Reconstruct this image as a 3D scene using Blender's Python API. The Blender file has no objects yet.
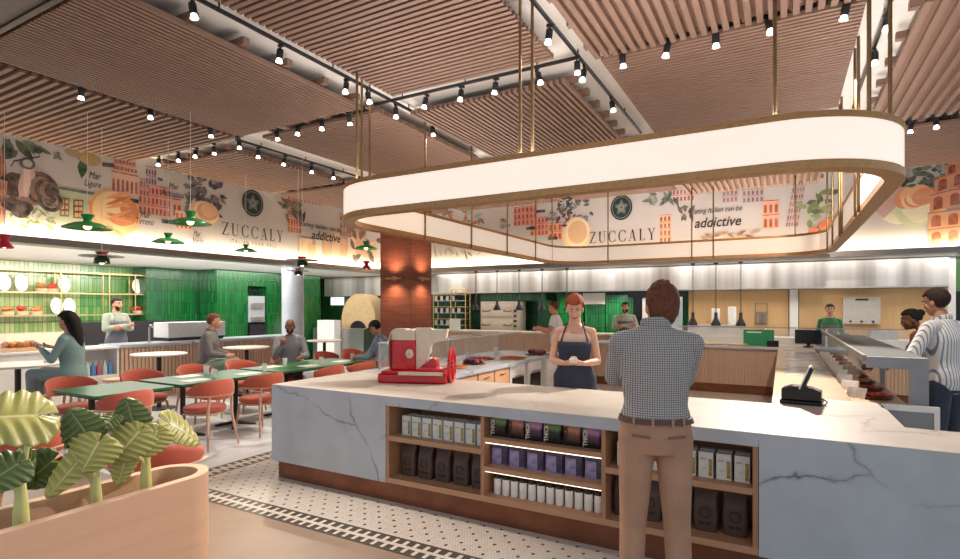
import bpy, bmesh, math, random
from mathutils import Vector, Matrix, Euler, Quaternion
random.seed(7)
PI = math.pi
SC = bpy.context.scene
COL = SC.collection
def R(d): return math.radians(d)
def lin(c):
    return c/12.92 if c <= .04045 else ((c+.055)/1.055)**2.4
def hx(h):
    h = h.lstrip('#')
    return tuple(lin(int(h[i:i+2], 16)/255) for i in (0, 2, 4)) + (1.0,)
ORD = ['first','second','third','fourth','fifth','sixth','seventh','eighth','ninth','tenth','eleventh','twelfth','thirteenth','fourteenth','fifteenth']

# ------------------------------------------------------------------ materials
def newmat(name):
    m = bpy.data.materials.new(name); m.use_nodes = True
    nt = m.node_tree; b = nt.nodes['Principled BSDF']
    return m, nt, b
def N(nt, typ, **kw):
    n = nt.nodes.new(typ)
    for k, v in kw.items():
        if k in n.inputs: n.inputs[k].default_value = v
        else: setattr(n, k, v)
    return n
def ramp(nt, fac, stops):
    r = nt.nodes.new('ShaderNodeValToRGB')
    e = r.color_ramp.elements
    while len(e) < len(stops): e.new(.5)
    for i, (p, c) in enumerate(stops):
        e[i].position = p; e[i].color = c
    nt.links.new(fac, r.inputs[0]); return r
def coords(nt, scale=(1,1,1), which='Object', rot=(0,0,0)):
    tc = nt.nodes.new('ShaderNodeTexCoord'); mp = nt.nodes.new('ShaderNodeMapping')
    mp.inputs['Scale'].default_value = scale; mp.inputs['Rotation'].default_value = rot
    nt.links.new(tc.outputs[which], mp.inputs[0]); return mp.outputs[0]
def mul(c, k): return tuple(min(1, x*k) for x in c[:3]) + (1,)
def plain(name, h, rough=.5, metal=0, var=.06, scale=12, bump=0, spec=.5, emit=None, es=0, alpha=1, trans=0, sheen=0, coat=0):
    m, nt, b = newmat(name); c = hx(h)
    v = coords(nt); nz = N(nt, 'ShaderNodeTexNoise', Scale=scale, Detail=4.0)
    nt.links.new(v, nz.inputs['Vector'])
    r = ramp(nt, nz.outputs[0], [(.3, mul(c, 1-var)), (.7, mul(c, 1+var))])
    nt.links.new(r.outputs[0], b.inputs['Base Color'])
    b.inputs['Roughness'].default_value = rough; b.inputs['Metallic'].default_value = metal
    b.inputs['Specular IOR Level'].default_value = spec
    b.inputs['Coat Weight'].default_value = coat
    if sheen: b.inputs['Sheen Weight'].default_value = sheen
    if emit:
        b.inputs['Emission Color'].default_value = hx(emit); b.inputs['Emission Strength'].default_value = es
    if alpha < 1: b.inputs['Alpha'].default_value = alpha
    if trans: b.inputs['Transmission Weight'].default_value = trans
    if bump:
        bp = N(nt, 'ShaderNodeBump', Strength=bump, Distance=.01)
        nt.links.new(nz.outputs[0], bp.inputs['Height']); nt.links.new(bp.outputs[0], b.inputs['Normal'])
    return m
def wood(name, h, axis='x', rough=.5, var=.16, scale=1.0, spec=.4):
    m, nt, b = newmat(name); c = hx(h)
    s = {'x': (.7, 14, 14), 'y': (14, .7, 14), 'z': (14, 14, .7)}[axis]
    v = coords(nt, tuple(k*scale for k in s)); nz = N(nt, 'ShaderNodeTexNoise', Scale=1.6, Detail=5.0, Roughness=.6)
    nz.inputs['Distortion'].default_value = .6
    nt.links.new(v, nz.inputs['Vector'])
    r = ramp(nt, nz.outputs[0], [(.25, mul(c, 1-var)), (.5, c), (.78, mul(c, 1+var*.8))])
    nt.links.new(r.outputs[0], b.inputs['Base Color'])
    b.inputs['Roughness'].default_value = rough; b.inputs['Specular IOR Level'].default_value = spec
    return m
def marble(name, base, vein, rough=.25, scale=1.0, warm=None):
    m, nt, b = newmat(name); c = hx(base); d = hx(vein)
    v = coords(nt, (scale,)*3)
    big = N(nt, 'ShaderNodeTexNoise', Scale=1.1, Detail=7.0, Roughness=.6); nt.links.new(v, big.inputs['Vector'])
    mx = N(nt, 'ShaderNodeMix', data_type='RGBA'); mx.inputs['Factor'].default_value = .35
    nt.links.new(v, mx.inputs['A']); nt.links.new(big.outputs[1], mx.inputs['B'])
    vo = N(nt, 'ShaderNodeTexVoronoi', feature='DISTANCE_TO_EDGE', Scale=1.5); nt.links.new(mx.outputs['Result'], vo.inputs['Vector'])
    r1 = ramp(nt, vo.outputs['Distance'], [(0, (.85,.85,.85,1)), (.008, (.25,.25,.25,1)), (.022, (0,0,0,1))])
    ms = N(nt, 'ShaderNodeTexNoise', Scale=1.7, Detail=3.0); nt.links.new(v, ms.inputs['Vector'])
    r2 = ramp(nt, ms.outputs[0], [(.42, (0,0,0,1)), (.62, (1,1,1,1))])
    mm = N(nt, 'ShaderNodeMath', operation='MULTIPLY'); nt.links.new(r1.outputs[0], mm.inputs[0]); nt.links.new(r2.outputs[0], mm.inputs[1])
    cl = N(nt, 'ShaderNodeTexNoise', Scale=3.0, Detail=8.0); nt.links.new(v, cl.inputs['Vector'])
    rc = ramp(nt, cl.outputs[0], [(.35, mul(c, .88)), (.6, c)])
    mix = N(nt, 'ShaderNodeMix', data_type='RGBA'); nt.links.new(mm.outputs[0], mix.inputs['Factor'])
    nt.links.new(rc.outputs[0], mix.inputs['A']); mix.inputs['B'].default_value = d
    nt.links.new(mix.outputs['Result'], b.inputs['Base Color']); b.inputs['Roughness'].default_value = rough
    return m
def brick(name, c1, c2, mortar, bw, bh, ms, vec_rot=(0,0,0), rough=.6, offset=.5, bump=.3, spec=.4, smooth=.1, swap=None):
    m, nt, b = newmat(name)
    tc = nt.nodes.new('ShaderNodeTexCoord'); src = tc.outputs['Object']
    if swap:
        sx = nt.nodes.new('ShaderNodeSeparateXYZ'); cx = nt.nodes.new('ShaderNodeCombineXYZ')
        nt.links.new(src, sx.inputs[0])
        for k, a in enumerate(swap):
            if a == 's':
                ad = N(nt, 'ShaderNodeMath', operation='ADD'); nt.links.new(sx.outputs[0], ad.inputs[0]); nt.links.new(sx.outputs[1], ad.inputs[1])
                nt.links.new(ad.outputs[0], cx.inputs[k])
            else: nt.links.new(sx.outputs['xyz'.index(a)], cx.inputs[k])
        src = cx.outputs[0]
    br = nt.nodes.new('ShaderNodeTexBrick'); br.offset = offset
    br.inputs['Color1'].default_value = hx(c1); br.inputs['Color2'].default_value = hx(c2); br.inputs['Mortar'].default_value = hx(mortar)
    br.inputs['Scale'].default_value = 1; br.inputs['Brick Width'].default_value = bw; br.inputs['Row Height'].default_value = bh
    br.inputs['Mortar Size'].default_value = ms; br.inputs['Mortar Smooth'].default_value = smooth
    nt.links.new(src, br.inputs['Vector']); nt.links.new(br.outputs[0], b.inputs['Base Color'])
    b.inputs['Roughness'].default_value = rough; b.inputs['Specular IOR Level'].default_value = spec
    if bump:
        inv = N(nt, 'ShaderNodeMath', operation='SUBTRACT'); inv.inputs[0].default_value = 1; nt.links.new(br.outputs[1], inv.inputs[1])
        bp = N(nt, 'ShaderNodeBump', Strength=bump, Distance=.005); nt.links.new(inv.outputs[0], bp.inputs['Height']); nt.links.new(bp.outputs[0], b.inputs['Normal'])
    return m
def glowmat(name, h, strength):
    m, nt, b = newmat(name); c = hx(h)
    b.inputs['Base Color'].default_value = c; b.inputs['Roughness'].default_value = .4
    b.inputs['Emission Color'].default_value = c; b.inputs['Emission Strength'].default_value = strength
    return m
def glass(name, tint='#eef4f4', alpha=.12, rough=.05):
    m, nt, b = newmat(name)
    b.inputs['Base Color'].default_value = hx(tint); b.inputs['Roughness'].default_value = rough
    b.inputs['Alpha'].default_value = alpha; b.inputs['Specular IOR Level'].default_value = .8
    return m
def attrmat(name, rough=.6):
    m, nt, b = newmat(name)
    a = N(nt, 'ShaderNodeVertexColor', layer_name='paint')
    v = coords(nt); nz = N(nt, 'ShaderNodeTexNoise', Scale=7.0, Detail=6.0, Roughness=.65); nt.links.new(v, nz.inputs['Vector'])
    r = ramp(nt, nz.outputs[0], [(.40, (.0,.0,.0,1)), (.75, (.36,.36,.36,1))]); mx = N(nt, 'ShaderNodeMix', data_type='RGBA')
    nt.links.new(r.outputs[0], mx.inputs['Factor']); nt.links.new(a.outputs[0], mx.inputs['A']); mx.inputs['B'].default_value = hx('#cdbfb6')
    nt.links.new(mx.outputs['Result'], b.inputs['Base Color'])
    b.inputs['Roughness'].default_value = rough; b.inputs['Specular IOR Level'].default_value = .25
    return m
def stripes(name, c1, c2, freq, width=.4, axis='x', axis2=None, c3=None, rough=.85, blur=.08):
    """woven stripes or checks in object space"""
    m, nt, b = newmat(name)
    tc = nt.nodes.new('ShaderNodeTexCoord'); sx = nt.nodes.new('ShaderNodeSeparateXYZ'); nt.links.new(tc.outputs['Object'], sx.inputs[0])
    def band(ax):
        ml = N(nt, 'ShaderNodeMath', operation='MULTIPLY'); nt.links.new(sx.outputs['xyz'.index(ax)], ml.inputs[0]); ml.inputs[1].default_value = freq
        fr = N(nt, 'ShaderNodeMath', operation='FRACT'); nt.links.new(ml.outputs[0], fr.inputs[0])
        return ramp(nt, fr.outputs[0], [(0, (1,1,1,1)), (width, (1,1,1,1)), (width+blur, (0,0,0,1)), (1-blur, (0,0,0,1))]).outputs[0]
    f = band(axis)
    if axis2:
        g = band(axis2); ad = N(nt, 'ShaderNodeMath', operation='ADD'); nt.links.new(f, ad.inputs[0]); nt.links.new(g, ad.inputs[1])
        hf = N(nt, 'ShaderNodeMath', operation='MULTIPLY'); nt.links.new(ad.outputs[0], hf.inputs[0]); hf.inputs[1].default_value = .5
        f = hf.outputs[0]
        r = ramp(nt, f, [(0, hx(c1)), (.5, hx(c2)), (1, hx(c3 or c2))])
    else:
        r = ramp(nt, f, [(0, hx(c1)), (1, hx(c2))])
    nt.links.new(r.outputs[0], b.inputs['Base Color']); b.inputs['Roughness'].default_value = rough
    b.inputs['Specular IOR Level'].default_value = .2
    nz = N(nt, 'ShaderNodeTexNoise', Scale=9.0, Detail=3.0); nt.links.new(tc.outputs['Object'], nz.inputs['Vector'])
    bp = N(nt, 'ShaderNodeBump', Strength=.5, Distance=.02); nt.links.new(nz.outputs[0], bp.inputs['Height']); nt.links.new(bp.outputs[0], b.inputs['Normal'])
    return m

# ------------------------------------------------------------------ mesh builder
class MB:
    def __init__(s): s.v = []; s.f = []; s.mi = []; s.col = []; s.cur = 0; s.c = None
    def add(s, vs, fs):
        o = len(s.v); s.v += [tuple(p) for p in vs]
        for f in fs:
            s.f.append([o+i for i in f]); s.mi.append(s.cur); s.col.append(s.c)
        return s
    def m(s, i): s.cur = i; return s
    def box(s, x0, y0, z0, x1, y1, z1, M=None):
        x0, x1 = min(x0, x1), max(x0, x1); y0, y1 = min(y0, y1), max(y0, y1); z0, z1 = min(z0, z1), max(z0, z1)
        vs = [Vector(p) for p in ((x0,y0,z0),(x1,y0,z0),(x1,y1,z0),(x0,y1,z0),(x0,y0,z1),(x1,y0,z1),(x1,y1,z1),(x0,y1,z1))]
        if M is not None: vs = [M @ p for p in vs]
        return s.add(vs, [(0,3,2,1),(4,5,6,7),(0,1,5,4),(1,2,6,5),(2,3,7,6),(3,0,4,7)])
    def bar(s, p0, p1, w, h=None, up=(0,0,1)):
        """square bar from p0 to p1"""
        h = h or w; p0, p1 = Vector(p0), Vector(p1); d = (p1-p0).normalized(); u = Vector(up)
        if abs(d.dot(u)) > .98: u = Vector((1,0,0))
        a = d.cross(u).normalized()*w/2; b = a.cross(d).normalized()*h/2
        vs = [p+i*a+j*b for p in (p0, p1) for i, j in ((-1,-1),(1,-1),(1,1),(-1,1))]
        return s.add(vs, [(0,1,2,3),(7,6,5,4),(0,4,5,1),(1,5,6,2),(2,6,7,3),(3,7,4,0)])
    def tube(s, pts, rad, n=8, up=(0,0,1), cap=True, closed=False):
        """swept tube; rad a number, or per point a number or (side, up) pair"""
        pts = [Vector(p) for p in pts]; k = len(pts); vs = []
        for i, p in enumerate(pts):
            if closed: t = pts[(i+1) % k]-pts[i-1]
            else: t = pts[min(i+1, k-1)]-pts[max(i-1, 0)]
            t = t.normalized() if t.length > 1e-9 else Vector((0,0,1)); u = Vector(up)
            if abs(t.dot(u)) > .95: u = Vector((0,1,0)) if abs(t.y) < .9 else Vector((1,0,0))
            a = t.cross(u).normalized(); b = a.cross(t).normalized()
            r = rad[i] if isinstance(rad, (list, tuple)) else rad
            ra, rb = r if isinstance(r, (list, tuple)) else (r, r)
            for j in range(n):
                w = 2*PI*j/n; vs.append(p + a*ra*math.cos(w) + b*rb*math.sin(w))
        fs = []
        for i in range(k if closed else k-1):
            for j in range(n):
                i2 = (i+1) % k
                fs.append((i*n+j, i*n+(j+1) % n, i2*n+(j+1) % n, i2*n+j))
        if cap and not closed: fs += [tuple(range(n-1, -1, -1)), tuple((k-1)*n+j for j in range(n))]
        return s.add(vs, fs)
    def cyl(s, p0, p1, r0, r1=None, n=16): return s.tube([p0, p1], [r0, r0 if r1 is None else r1], n)
    def lathe(s, prof, c=(0,0,0), n=24, M=None):
        vs = []; k = len(prof)
        for r, z in prof:
            for j in range(n):
                w = 2*PI*j/n; p = Vector((c[0]+r*math.cos(w), c[1]+r*math.sin(w), c[2]+z)); vs.append(M @ p if M is not None else p)
        fs = [(i*n+j, i*n+(j+1) % n, (i+1)*n+(j+1) % n, (i+1)*n+j) for i in range(k-1) for j in range(n)]
        if prof[0][0] > 1e-5: fs.append(tuple(range(n-1, -1, -1)))
        if prof[-1][0] > 1e-5: fs.append(tuple((k-1)*n+j for j in range(n)))
        return s.add(vs, fs)
    def ell(s, c, r, n=16, m=10, M=None, fn=None):
        c = Vector(c); r = r if isinstance(r, (tuple, list)) else (r,)*3; vs = []
        for i in range(m+1):
            ph = PI*i/m-PI/2
            for j in range(n):
                th = 2*PI*j/n; d = Vector((math.cos(ph)*math.cos(th), math.cos(ph)*math.sin(th), math.sin(ph)))
                k = fn(d) if fn else 1
                p = Vector((d.x*r[0]*k, d.y*r[1]*k, d.z*r[2]*k)); p = c+p
                vs.append(M @ p if M is not None else p)
        return s.add(vs, [(i*n+j, i*n+(j+1) % n, (i+1)*n+(j+1) % n, (i+1)*n+j) for i in range(m) for j in range(n)])
    def prism(s, poly, z0, z1, M=None):
        n = len(poly); a = sum(poly[i][0]*poly[(i+1) % n][1]-poly[(i+1) % n][0]*poly[i][1] for i in range(n))
        if a < 0: poly = poly[::-1]
        vs = [Vector((x, y, z)) for z in (z0, z1) for x, y in poly]
        if M is not None: vs = [M @ p for p in vs]
        return s.add(vs, [tuple(range(n-1, -1, -1)), tuple(range(n, 2*n))]+[(i, (i+1) % n, n+(i+1) % n, n+i) for i in range(n)])
    def loft(s, rings, n=20, p=2.2, cap=True):
        """rings: (centre, xaxis, yaxis, rx, ry)"""
        vs = []
        for c, ax, ay, rx, ry in rings:
            for j in range(n):
                w = 2*PI*j/n; cx, sy = math.cos(w), math.sin(w)
                vs.append(Vector(c)+Vector(ax)*(rx*math.copysign(abs(cx)**(2/p), cx))+Vector(ay)*(ry*math.copysign(abs(sy)**(2/p), sy)))
        k = len(rings)
        fs = [(i*n+j, i*n+(j+1) % n, (i+1)*n+(j+1) % n, (i+1)*n+j) for i in range(k-1) for j in range(n)]
        if cap: fs += [tuple(range(n-1, -1, -1)), tuple((k-1)*n+j for j in range(n))]
        return s.add(vs, fs)
    def capsule(s, p0, r0, p1, r1, n=12):
        s.ell(p0, r0, n, 8); s.ell(p1, r1, n, 8); return s.tube([p0, p1], [r0, r1], n)
    def grid(s, fn, nu, nv, flip=False):
        vs = [fn(i/nu, j/nv) for j in range(nv+1) for i in range(nu+1)]
        fs = [(j*(nu+1)+i, j*(nu+1)+i+1, (j+1)*(nu+1)+i+1, (j+1)*(nu+1)+i) for j in range(nv) for i in range(nu)]
        if flip: fs = [f[::-1] for f in fs]
        return s.add(vs, fs)
    def mesh(s, name):
        me = bpy.data.meshes.new(name); me.from_pydata(s.v, [], s.f); me.update(); return me
    def build(s, name, mats, parent=None, smooth=True, angle=35, loc=None, bevel=0, solid=0, subsurf=0, fix=True):
        me = s.mesh(name)
        if not isinstance(mats, (list, tuple)): mats = [mats]
        for x in mats: me.materials.append(x)
        me.polygons.foreach_set('material_index', s.mi)
        if any(c is not None for c in s.col):
            at = me.color_attributes.new('paint', 'FLOAT_COLOR', 'CORNER')
            for pl in me.polygons:
                c = s.col[pl.index] or (1,1,1,1)
                for li in pl.loop_indices: at.data[li].color = c
        if fix:
            bm = bmesh.new(); bm.from_mesh(me); bmesh.ops.recalc_face_normals(bm, faces=bm.faces); bm.to_mesh(me); bm.free()
        if smooth:
            me.polygons.foreach_set('use_smooth', [True]*len(me.polygons)); me.set_sharp_from_angle(angle=R(angle))
        o = bpy.data.objects.new(name, me); COL.objects.link(o)
        if parent is not None: o.parent = parent
        if loc is not None: o.location = loc
        if bevel:
            bv = o.modifiers.new('bevel', 'BEVEL'); bv.width = bevel; bv.segments = 2; bv.limit_method = 'ANGLE'; bv.angle_limit = R(40)
        if solid:
            sd = o.modifiers.new('solid', 'SOLIDIFY'); sd.thickness = solid; sd.offset = 0
        if subsurf:
            ss = o.modifiers.new('sub', 'SUBSURF'); ss.levels = subsurf; ss.render_levels = subsurf
        return o
def tag(o, label, cat, group=None, kind=None):
    o['label'] = label; o['category'] = cat
    if group: o['group'] = group
    if kind: o['kind'] = kind
    return o
def struct(o, label=None):
    o['kind'] = 'structure'
    if label: o['label'] = label
    elif o.get('label') == 'x': del o['label']
    o['category'] = o.name.split('_')[0].split('.')[0]
    return o
def thing(name, label, cat, loc=(0,0,0), rz=0, group=None):
    o = bpy.data.objects.new(name, None); COL.objects.link(o); o.location = loc; o.rotation_euler = (0,0,rz)
    return tag(o, label, cat, group)
def kids(o): return [c for c in ALLKIDS.get(o.name, [])] if False else list(o.children)
def dup(o, loc=None, rz=None, label=None, group=None, parent=None):
    c = o.copy(); COL.objects.link(c)
    if parent is not None: c.parent = parent
    if loc is not None: c.location = loc
    if rz is not None: c.rotation_euler = (0,0,rz)
    if label: c['label'] = label
    if group: c['group'] = group
    for k in list(o.children): dup(k, parent=c)
    return c
def bake(o):
    """apply the modifiers of o"""
    dg = bpy.context.evaluated_depsgraph_get(); dg.update()
    ev = o.evaluated_get(dg); me = bpy.data.meshes.new_from_object(ev)
    old = o.data; o.modifiers.clear(); o.data = me
    return o
def text_mesh(s, size, mat, M, name='lettering', parent=None, shear=0, align='CENTER', extrude=.0012, bold=0, spacing=1, width=None):
    cu = bpy.data.curves.new('t', 'FONT'); cu.body = s; cu.size = size; cu.shear = shear; cu.align_x = align; cu.align_y = 'CENTER'
    cu.extrude = extrude; cu.offset = bold; cu.space_character = spacing; cu.resolution_u = 3
    o = bpy.data.objects.new('t', cu); COL.objects.link(o)
    dg = bpy.context.evaluated_depsgraph_get(); dg.update()
    me = bpy.data.meshes.new_from_object(o.evaluated_get(dg)); bpy.data.objects.remove(o)
    k = 1
    if width:
        xs = [v.co.x for v in me.vertices]; k = width/(max(xs)-min(xs))
    me.transform(M @ Matrix.Diagonal((k,1,1,1))); me.materials.clear(); me.materials.append(mat)
    t = bpy.data.objects.new(name, me); COL.objects.link(t)
    if parent is not None: t.parent = parent
    return t
def frame(o, right, up):
    r, u = Vector(right).normalized(), Vector(up).normalized(); n = r.cross(u)
    return Matrix(((r.x,u.x,n.x,o[0]),(r.y,u.y,n.y,o[1]),(r.z,u.z,n.z,o[2]),(0,0,0,1)))
def rrect(x0, y0, x1, y1, r, k=8):
    out = []
    for cx, cy, a in ((x1-r,y1-r,0),(x0+r,y1-r,90),(x0+r,y0+r,180),(x1-r,y0+r,270)):
        for i in range(k+1):
            w = R(a+90*i/k); out.append((cx+r*math.cos(w), cy+r*math.sin(w)))
    return out
# ------------------------------------------------------------------ shared materials
M = {}
M['white'] = plain('white paint', '#e9e6e1', .7, var=.03)
M['soffit'] = plain('white soffit', '#efedea', .6, var=.02)
M['greywall'] = plain('grey paint', '#77726d', .6)
M['black'] = plain('black metal', '#17161a', .4, var=.2)
M['bronze'] = plain('brushed bronze', '#b88d60', .4, metal=.75, var=.12, scale=30)
M['rod'] = plain('aged bronze rod', '#8a7150', .42, metal=.8, var=.12)
M['brass'] = plain('brass', '#c9a873', .3, metal=.85, var=.1)
M['steel'] = plain('steel', '#b9b6b3', .3, metal=.9, var=.08)
M['greytrim'] = plain('grey trim metal', '#8b8581', .35, metal=.6, var=.08)
M['slat_x'] = wood('slat oak along x', '#8c7062', 'x', .6)
M['slat_y'] = wood('slat oak along y', '#8c7062', 'y', .6)
M['backing'] = wood('dark backing', '#866859', 'x', .7)
M['oak'] = wood('oak shelf', '#b58b6c', 'x', .5)
M['oakz'] = wood('pale oak panel', '#dcb582', 'z', .5, var=.08)
M['palewood'] = wood('pale ash', '#d9b08a', 'x', .55, var=.08)
M['ribwood'] = wood('ribbed beige timber', '#c2a48d', 'z', .6, var=.1)
M['copper'] = plain('copper brown plinth', '#7b4d38', .3, metal=.55, var=.2, scale=5)
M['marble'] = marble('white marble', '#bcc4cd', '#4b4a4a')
M['marbletop'] = marble('white marble top tinted as lit', '#c2b8ae', '#8a6850', rough=.45, scale=.8)  # same marble as the front, with the warm light tinted into its colour
M['marblegrey'] = marble('grey marble', '#b4b9c2', '#6d6f74', rough=.25, scale=1.2)
M['greentile'] = brick('green glazed tile', '#0c5a27', '#157a36', '#0a3a1c', .075, .30, .006, rough=.16, offset=0, bump=.6, swap='szx', spec=.8)
M['deeptile'] = brick('deep green glazed tile', '#0a4a20', '#106029', '#08301a', .075, .30, .006, rough=.16, offset=0, bump=.6, swap='szx', spec=.8)
M['darktile'] = brick('dark green tile', '#123f23', '#17502c', '#0a2415', .075, .30, .006, rough=.25, offset=0, bump=.5, swap='szx')
M['limetile'] = brick('pale green glazed tile', '#c2c48c', '#86ab62', '#5f8a4a', .085, .34, .006, rough=.2, offset=0, bump=.5, swap='yzx', spec=.8)
M['brickcol'] = brick('thin red brick', '#93543f', '#7f4735', '#5d3527', .30, .038, .004, rough=.7, bump=.4, swap='szx')
M['glass'] = glass('clear glass')
M['pale_glass'] = glass('milky glass', '#dfe4e6', .35, .15)
M['screenblack'] = plain('screen black', '#0c0c0f', .2, var=.1)
M['white_gloss'] = plain('white enamel', '#eeebe6', .3, var=.02)
M['cream'] = plain('cream enamel', '#d8cbb6', .4, var=.05)
M['greyplastic'] = plain('grey painted steel', '#8e9196', .45, var=.04)
M['red'] = plain('red enamel', '#c5161f', .25, var=.06, coat=.4)
M['label_ink'] = plain('dark ink', '#2a2623', .7)

# ------------------------------------------------------------------ floor
def mosaic_mat():
    m, nt, b = newmat('white mosaic with dark dots')
    tc = nt.nodes.new('ShaderNodeTexCoord'); sx = nt.nodes.new('ShaderNodeSeparateXYZ'); nt.links.new(tc.outputs['Object'], sx.inputs[0])
    def mt(op, a, bb=None):
        n = N(nt, 'ShaderNodeMath', operation=op)
        for i, q in enumerate((a, bb)):
            if q is None: continue
            if isinstance(q, (int, float)): n.inputs[i].default_value = q
            else: nt.links.new(q, n.inputs[i])
        return n.outputs[0]
    P = .15
    def dots(off):
        d = []
        for k in (0, 1):
            q = mt('ADD', mt('DIVIDE', sx.outputs[k], P*(1.0 if k == 0 else 1.15)), off)
            q = mt('SUBTRACT', mt('FRACT', q), .5); d.append(mt('MULTIPLY', q, q))
        return mt('LESS_THAN', mt('ADD', d[0], d[1]), .0075)
    dd = mt('MAXIMUM', dots(0), dots(.5))
    br = nt.nodes.new('ShaderNodeTexBrick'); br.inputs['Color1'].default_value = hx('#d9d2cc'); br.inputs['Color2'].default_value = hx('#cfc7c0')
    br.inputs['Mortar'].default_value = hx('#a69c94'); br.inputs['Brick Width'].default_value = .024; br.inputs['Row Height'].default_value = .021
    br.inputs['Mortar Size'].default_value = .0016; br.inputs['Scale'].default_value = 1
    nt.links.new(tc.outputs['Object'], br.inputs['Vector'])
    mx = N(nt, 'ShaderNodeMix', data_type='RGBA'); nt.links.new(dd, mx.inputs['Factor']); nt.links.new(br.outputs[0], mx.inputs['A']); mx.inputs['B'].default_value = hx('#3a322e')
    nt.links.new(mx.outputs['Result'], b.inputs['Base Color']); b.inputs['Roughness'].default_value = .35
    return m
M['mosaic'] = mosaic_mat()
M['concrete'] = plain('warm honed concrete', '#96806f', .38, var=.1, scale=2.5, bump=.05)
M['diningfloor'] = brick('pale grey floor tile', '#d3d5d8', '#cdcfd3', '#b4b6b9', .6, .6, .004, rough=.3, bump=.05)
M['bandblack'] = plain('black border tile', '#4f463f', .4)
M['bandwhite'] = plain('white border tile', '#cfc8be', .4)
def slab(name, x0, y0, x1, y1, m, z=0, t=.12):
    return struct(MB().box(x0, y0, z-t, x1, y1, z).build(name, m, smooth=False))
slab('floor', -16, -3, 6, 3.0, M['concrete'])
slab('floor', -5.0, 3.22, 6, 16, M['mosaic'])
slab('floor', -16, 3.22, -5.26, 16, M['diningfloor'])
def border_strip(name, L, wid, origin, right):
    """key pattern border: dark edges, white cross line with small dark blocks"""
    a = MB(); a.box(0, 0, -.12, L, wid, 0)
    o = a.build(name, M['bandblack'], smooth=False); struct(o)
    w = MB(); n = int(L/.09)
    w.box(0, wid*.42, 0, L, wid*.58, .0015)
    for i in range(n):
        x = i*.09
        w.box(x, wid*.13, 0, x+.030, wid*.42, .0015); w.box(x+.03, wid*.58, 0, x+.060, wid*.87, .0015)
    q = w.build('border_mosaic', M['bandwhite'], o, smooth=False)
    o.matrix_world = frame(origin, right, (-right[1], right[0], 0))
    return o
border_strip('floor_border', 11.2, .22, (-5.2, 3.0, 0), (1, 0, 0))
border_strip('floor_border', 12.78, .26, (-5.0, 3.22, 0), (0, 1, 0))
slab('floor', -16, 3.0, -5.2, 3.22, M['diningfloor'])

# ------------------------------------------------------------------ walls and soffits
ZT = 2.72
def sbox(name, m, *b): return struct(MB().box(*b).build(name, m, smooth=False))
sbox('wall_left', M['white'], -10.3, 0, ZT, -10.06, 12.76, 4.399)
sbox('wall_back', M['white'], -10.3, 12.56, ZT, 6, 12.8, 4.399)
sbox('ceiling', M['soffit'], -14.9, 0, ZT-.02, -10.31, 14.7, ZT+.05)
sbox('ceiling', M['soffit'], -10.3, 12.81, ZT-.02, 6, 14.7, ZT+.05)
sbox('ceiling', plain('white ceiling', '#f0eeeb', .8, var=.02), -14.9, -1.0, 4.40, 6, 14.7, 4.52)
M['midtile'] = brick('mid green glazed tile', '#7fa65a', '#3f8a45', '#2f6a35', .085, .34, .006, rough=.2, offset=0, bump=.5, swap='yzx', spec=.8)
sbox('wall_west', M['limetile'], -14.9, 0, 0, -14.6, 6.7, ZT-.03)
sbox('wall_west', M['midtile'], -14.9, 6.7, 0, -14.6, 14.7, ZT-.03)
sbox('wall_north', M['darktile'], -14.59, 14.42, 0, 6, 14.7, ZT-.03)
# ledge trims under the murals
sbox('trim_1', M['greytrim'], -10.31, 0, ZT-.07, -9.90, 12.4, ZT+.035)
sbox('trim_2', M['greytrim'], -10.31, 12.4, ZT-.07, 6, 12.8, ZT+.035)
# grey bulkhead over the camera's left
g = MB(); g.box(-9.9, -.8, 4.2, -4.2, 2.17, 4.398); o = struct(g.build('ceiling_bulkhead', M['greywall'], smooth=False))
MB().box(-9.9, 2.171, 4.18, -4.2, 2.22, 4.398).build('edge_trim', M['black'], o, smooth=False)

# ------------------------------------------------------------------ columns
c = MB().box(-7.40, 9.0, 0, -6.63, 9.77, 4.399).build('column', M['brickcol'], smooth=False); struct(c, 'square red brick column beside the ring light')
c = MB().lathe([(.27, 0), (.27, ZT-.02)], (-10.95, 9.85, 0), 32).build('column', M['marblegrey']); struct(c, 'round blue grey marble column by the left stall')
def sconce(p, n, label):
    t = thing('wall_sconce', label, 'wall lamp', p)
    n = Vector(n); side = Vector((-n.y, n.x, 0))
    MB().bar(n*.015-side*.05, n*.015+side*.05, .06, .08).build('backplate', M['bronze'], t, smooth=False)
    MB().tube([n*.06-side*.2, n*.06+side*.2], .022, 12).build('lamp_tube', M['bronze'], t)
    MB().bar(n*.0+Vector((0,0,0)), n*.06, .02).build('arm', M['bronze'], t)
    e = MB(); e.box(-.01,-.01,-.01,.01,.01,.01)
    for k in (1, -1):
        l = bpy.data.lights.new('sconce light', 'SPOT'); l.energy = 34; l.color = (1,.66,.40); l.spot_size = R(140); l.spot_blend = .8; l.shadow_soft_size = .05
        lo = bpy.data.objects.new('sconce_light', l); COL.objects.link(lo); lo.location = Vector(p)+n*.20+Vector((0,0,.05*k))
        lo.rotation_euler = (PI, 0, 0) if k > 0 else (0, 0, 0)
sconce((-7.0, 9.0, 2.28), (0,-1,0), 'bronze sconce on the left face of the brick column')
sconce((-6.63, 9.38, 2.28), (1,0,0), 'bronze sconce on the right face of the brick column')
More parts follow.
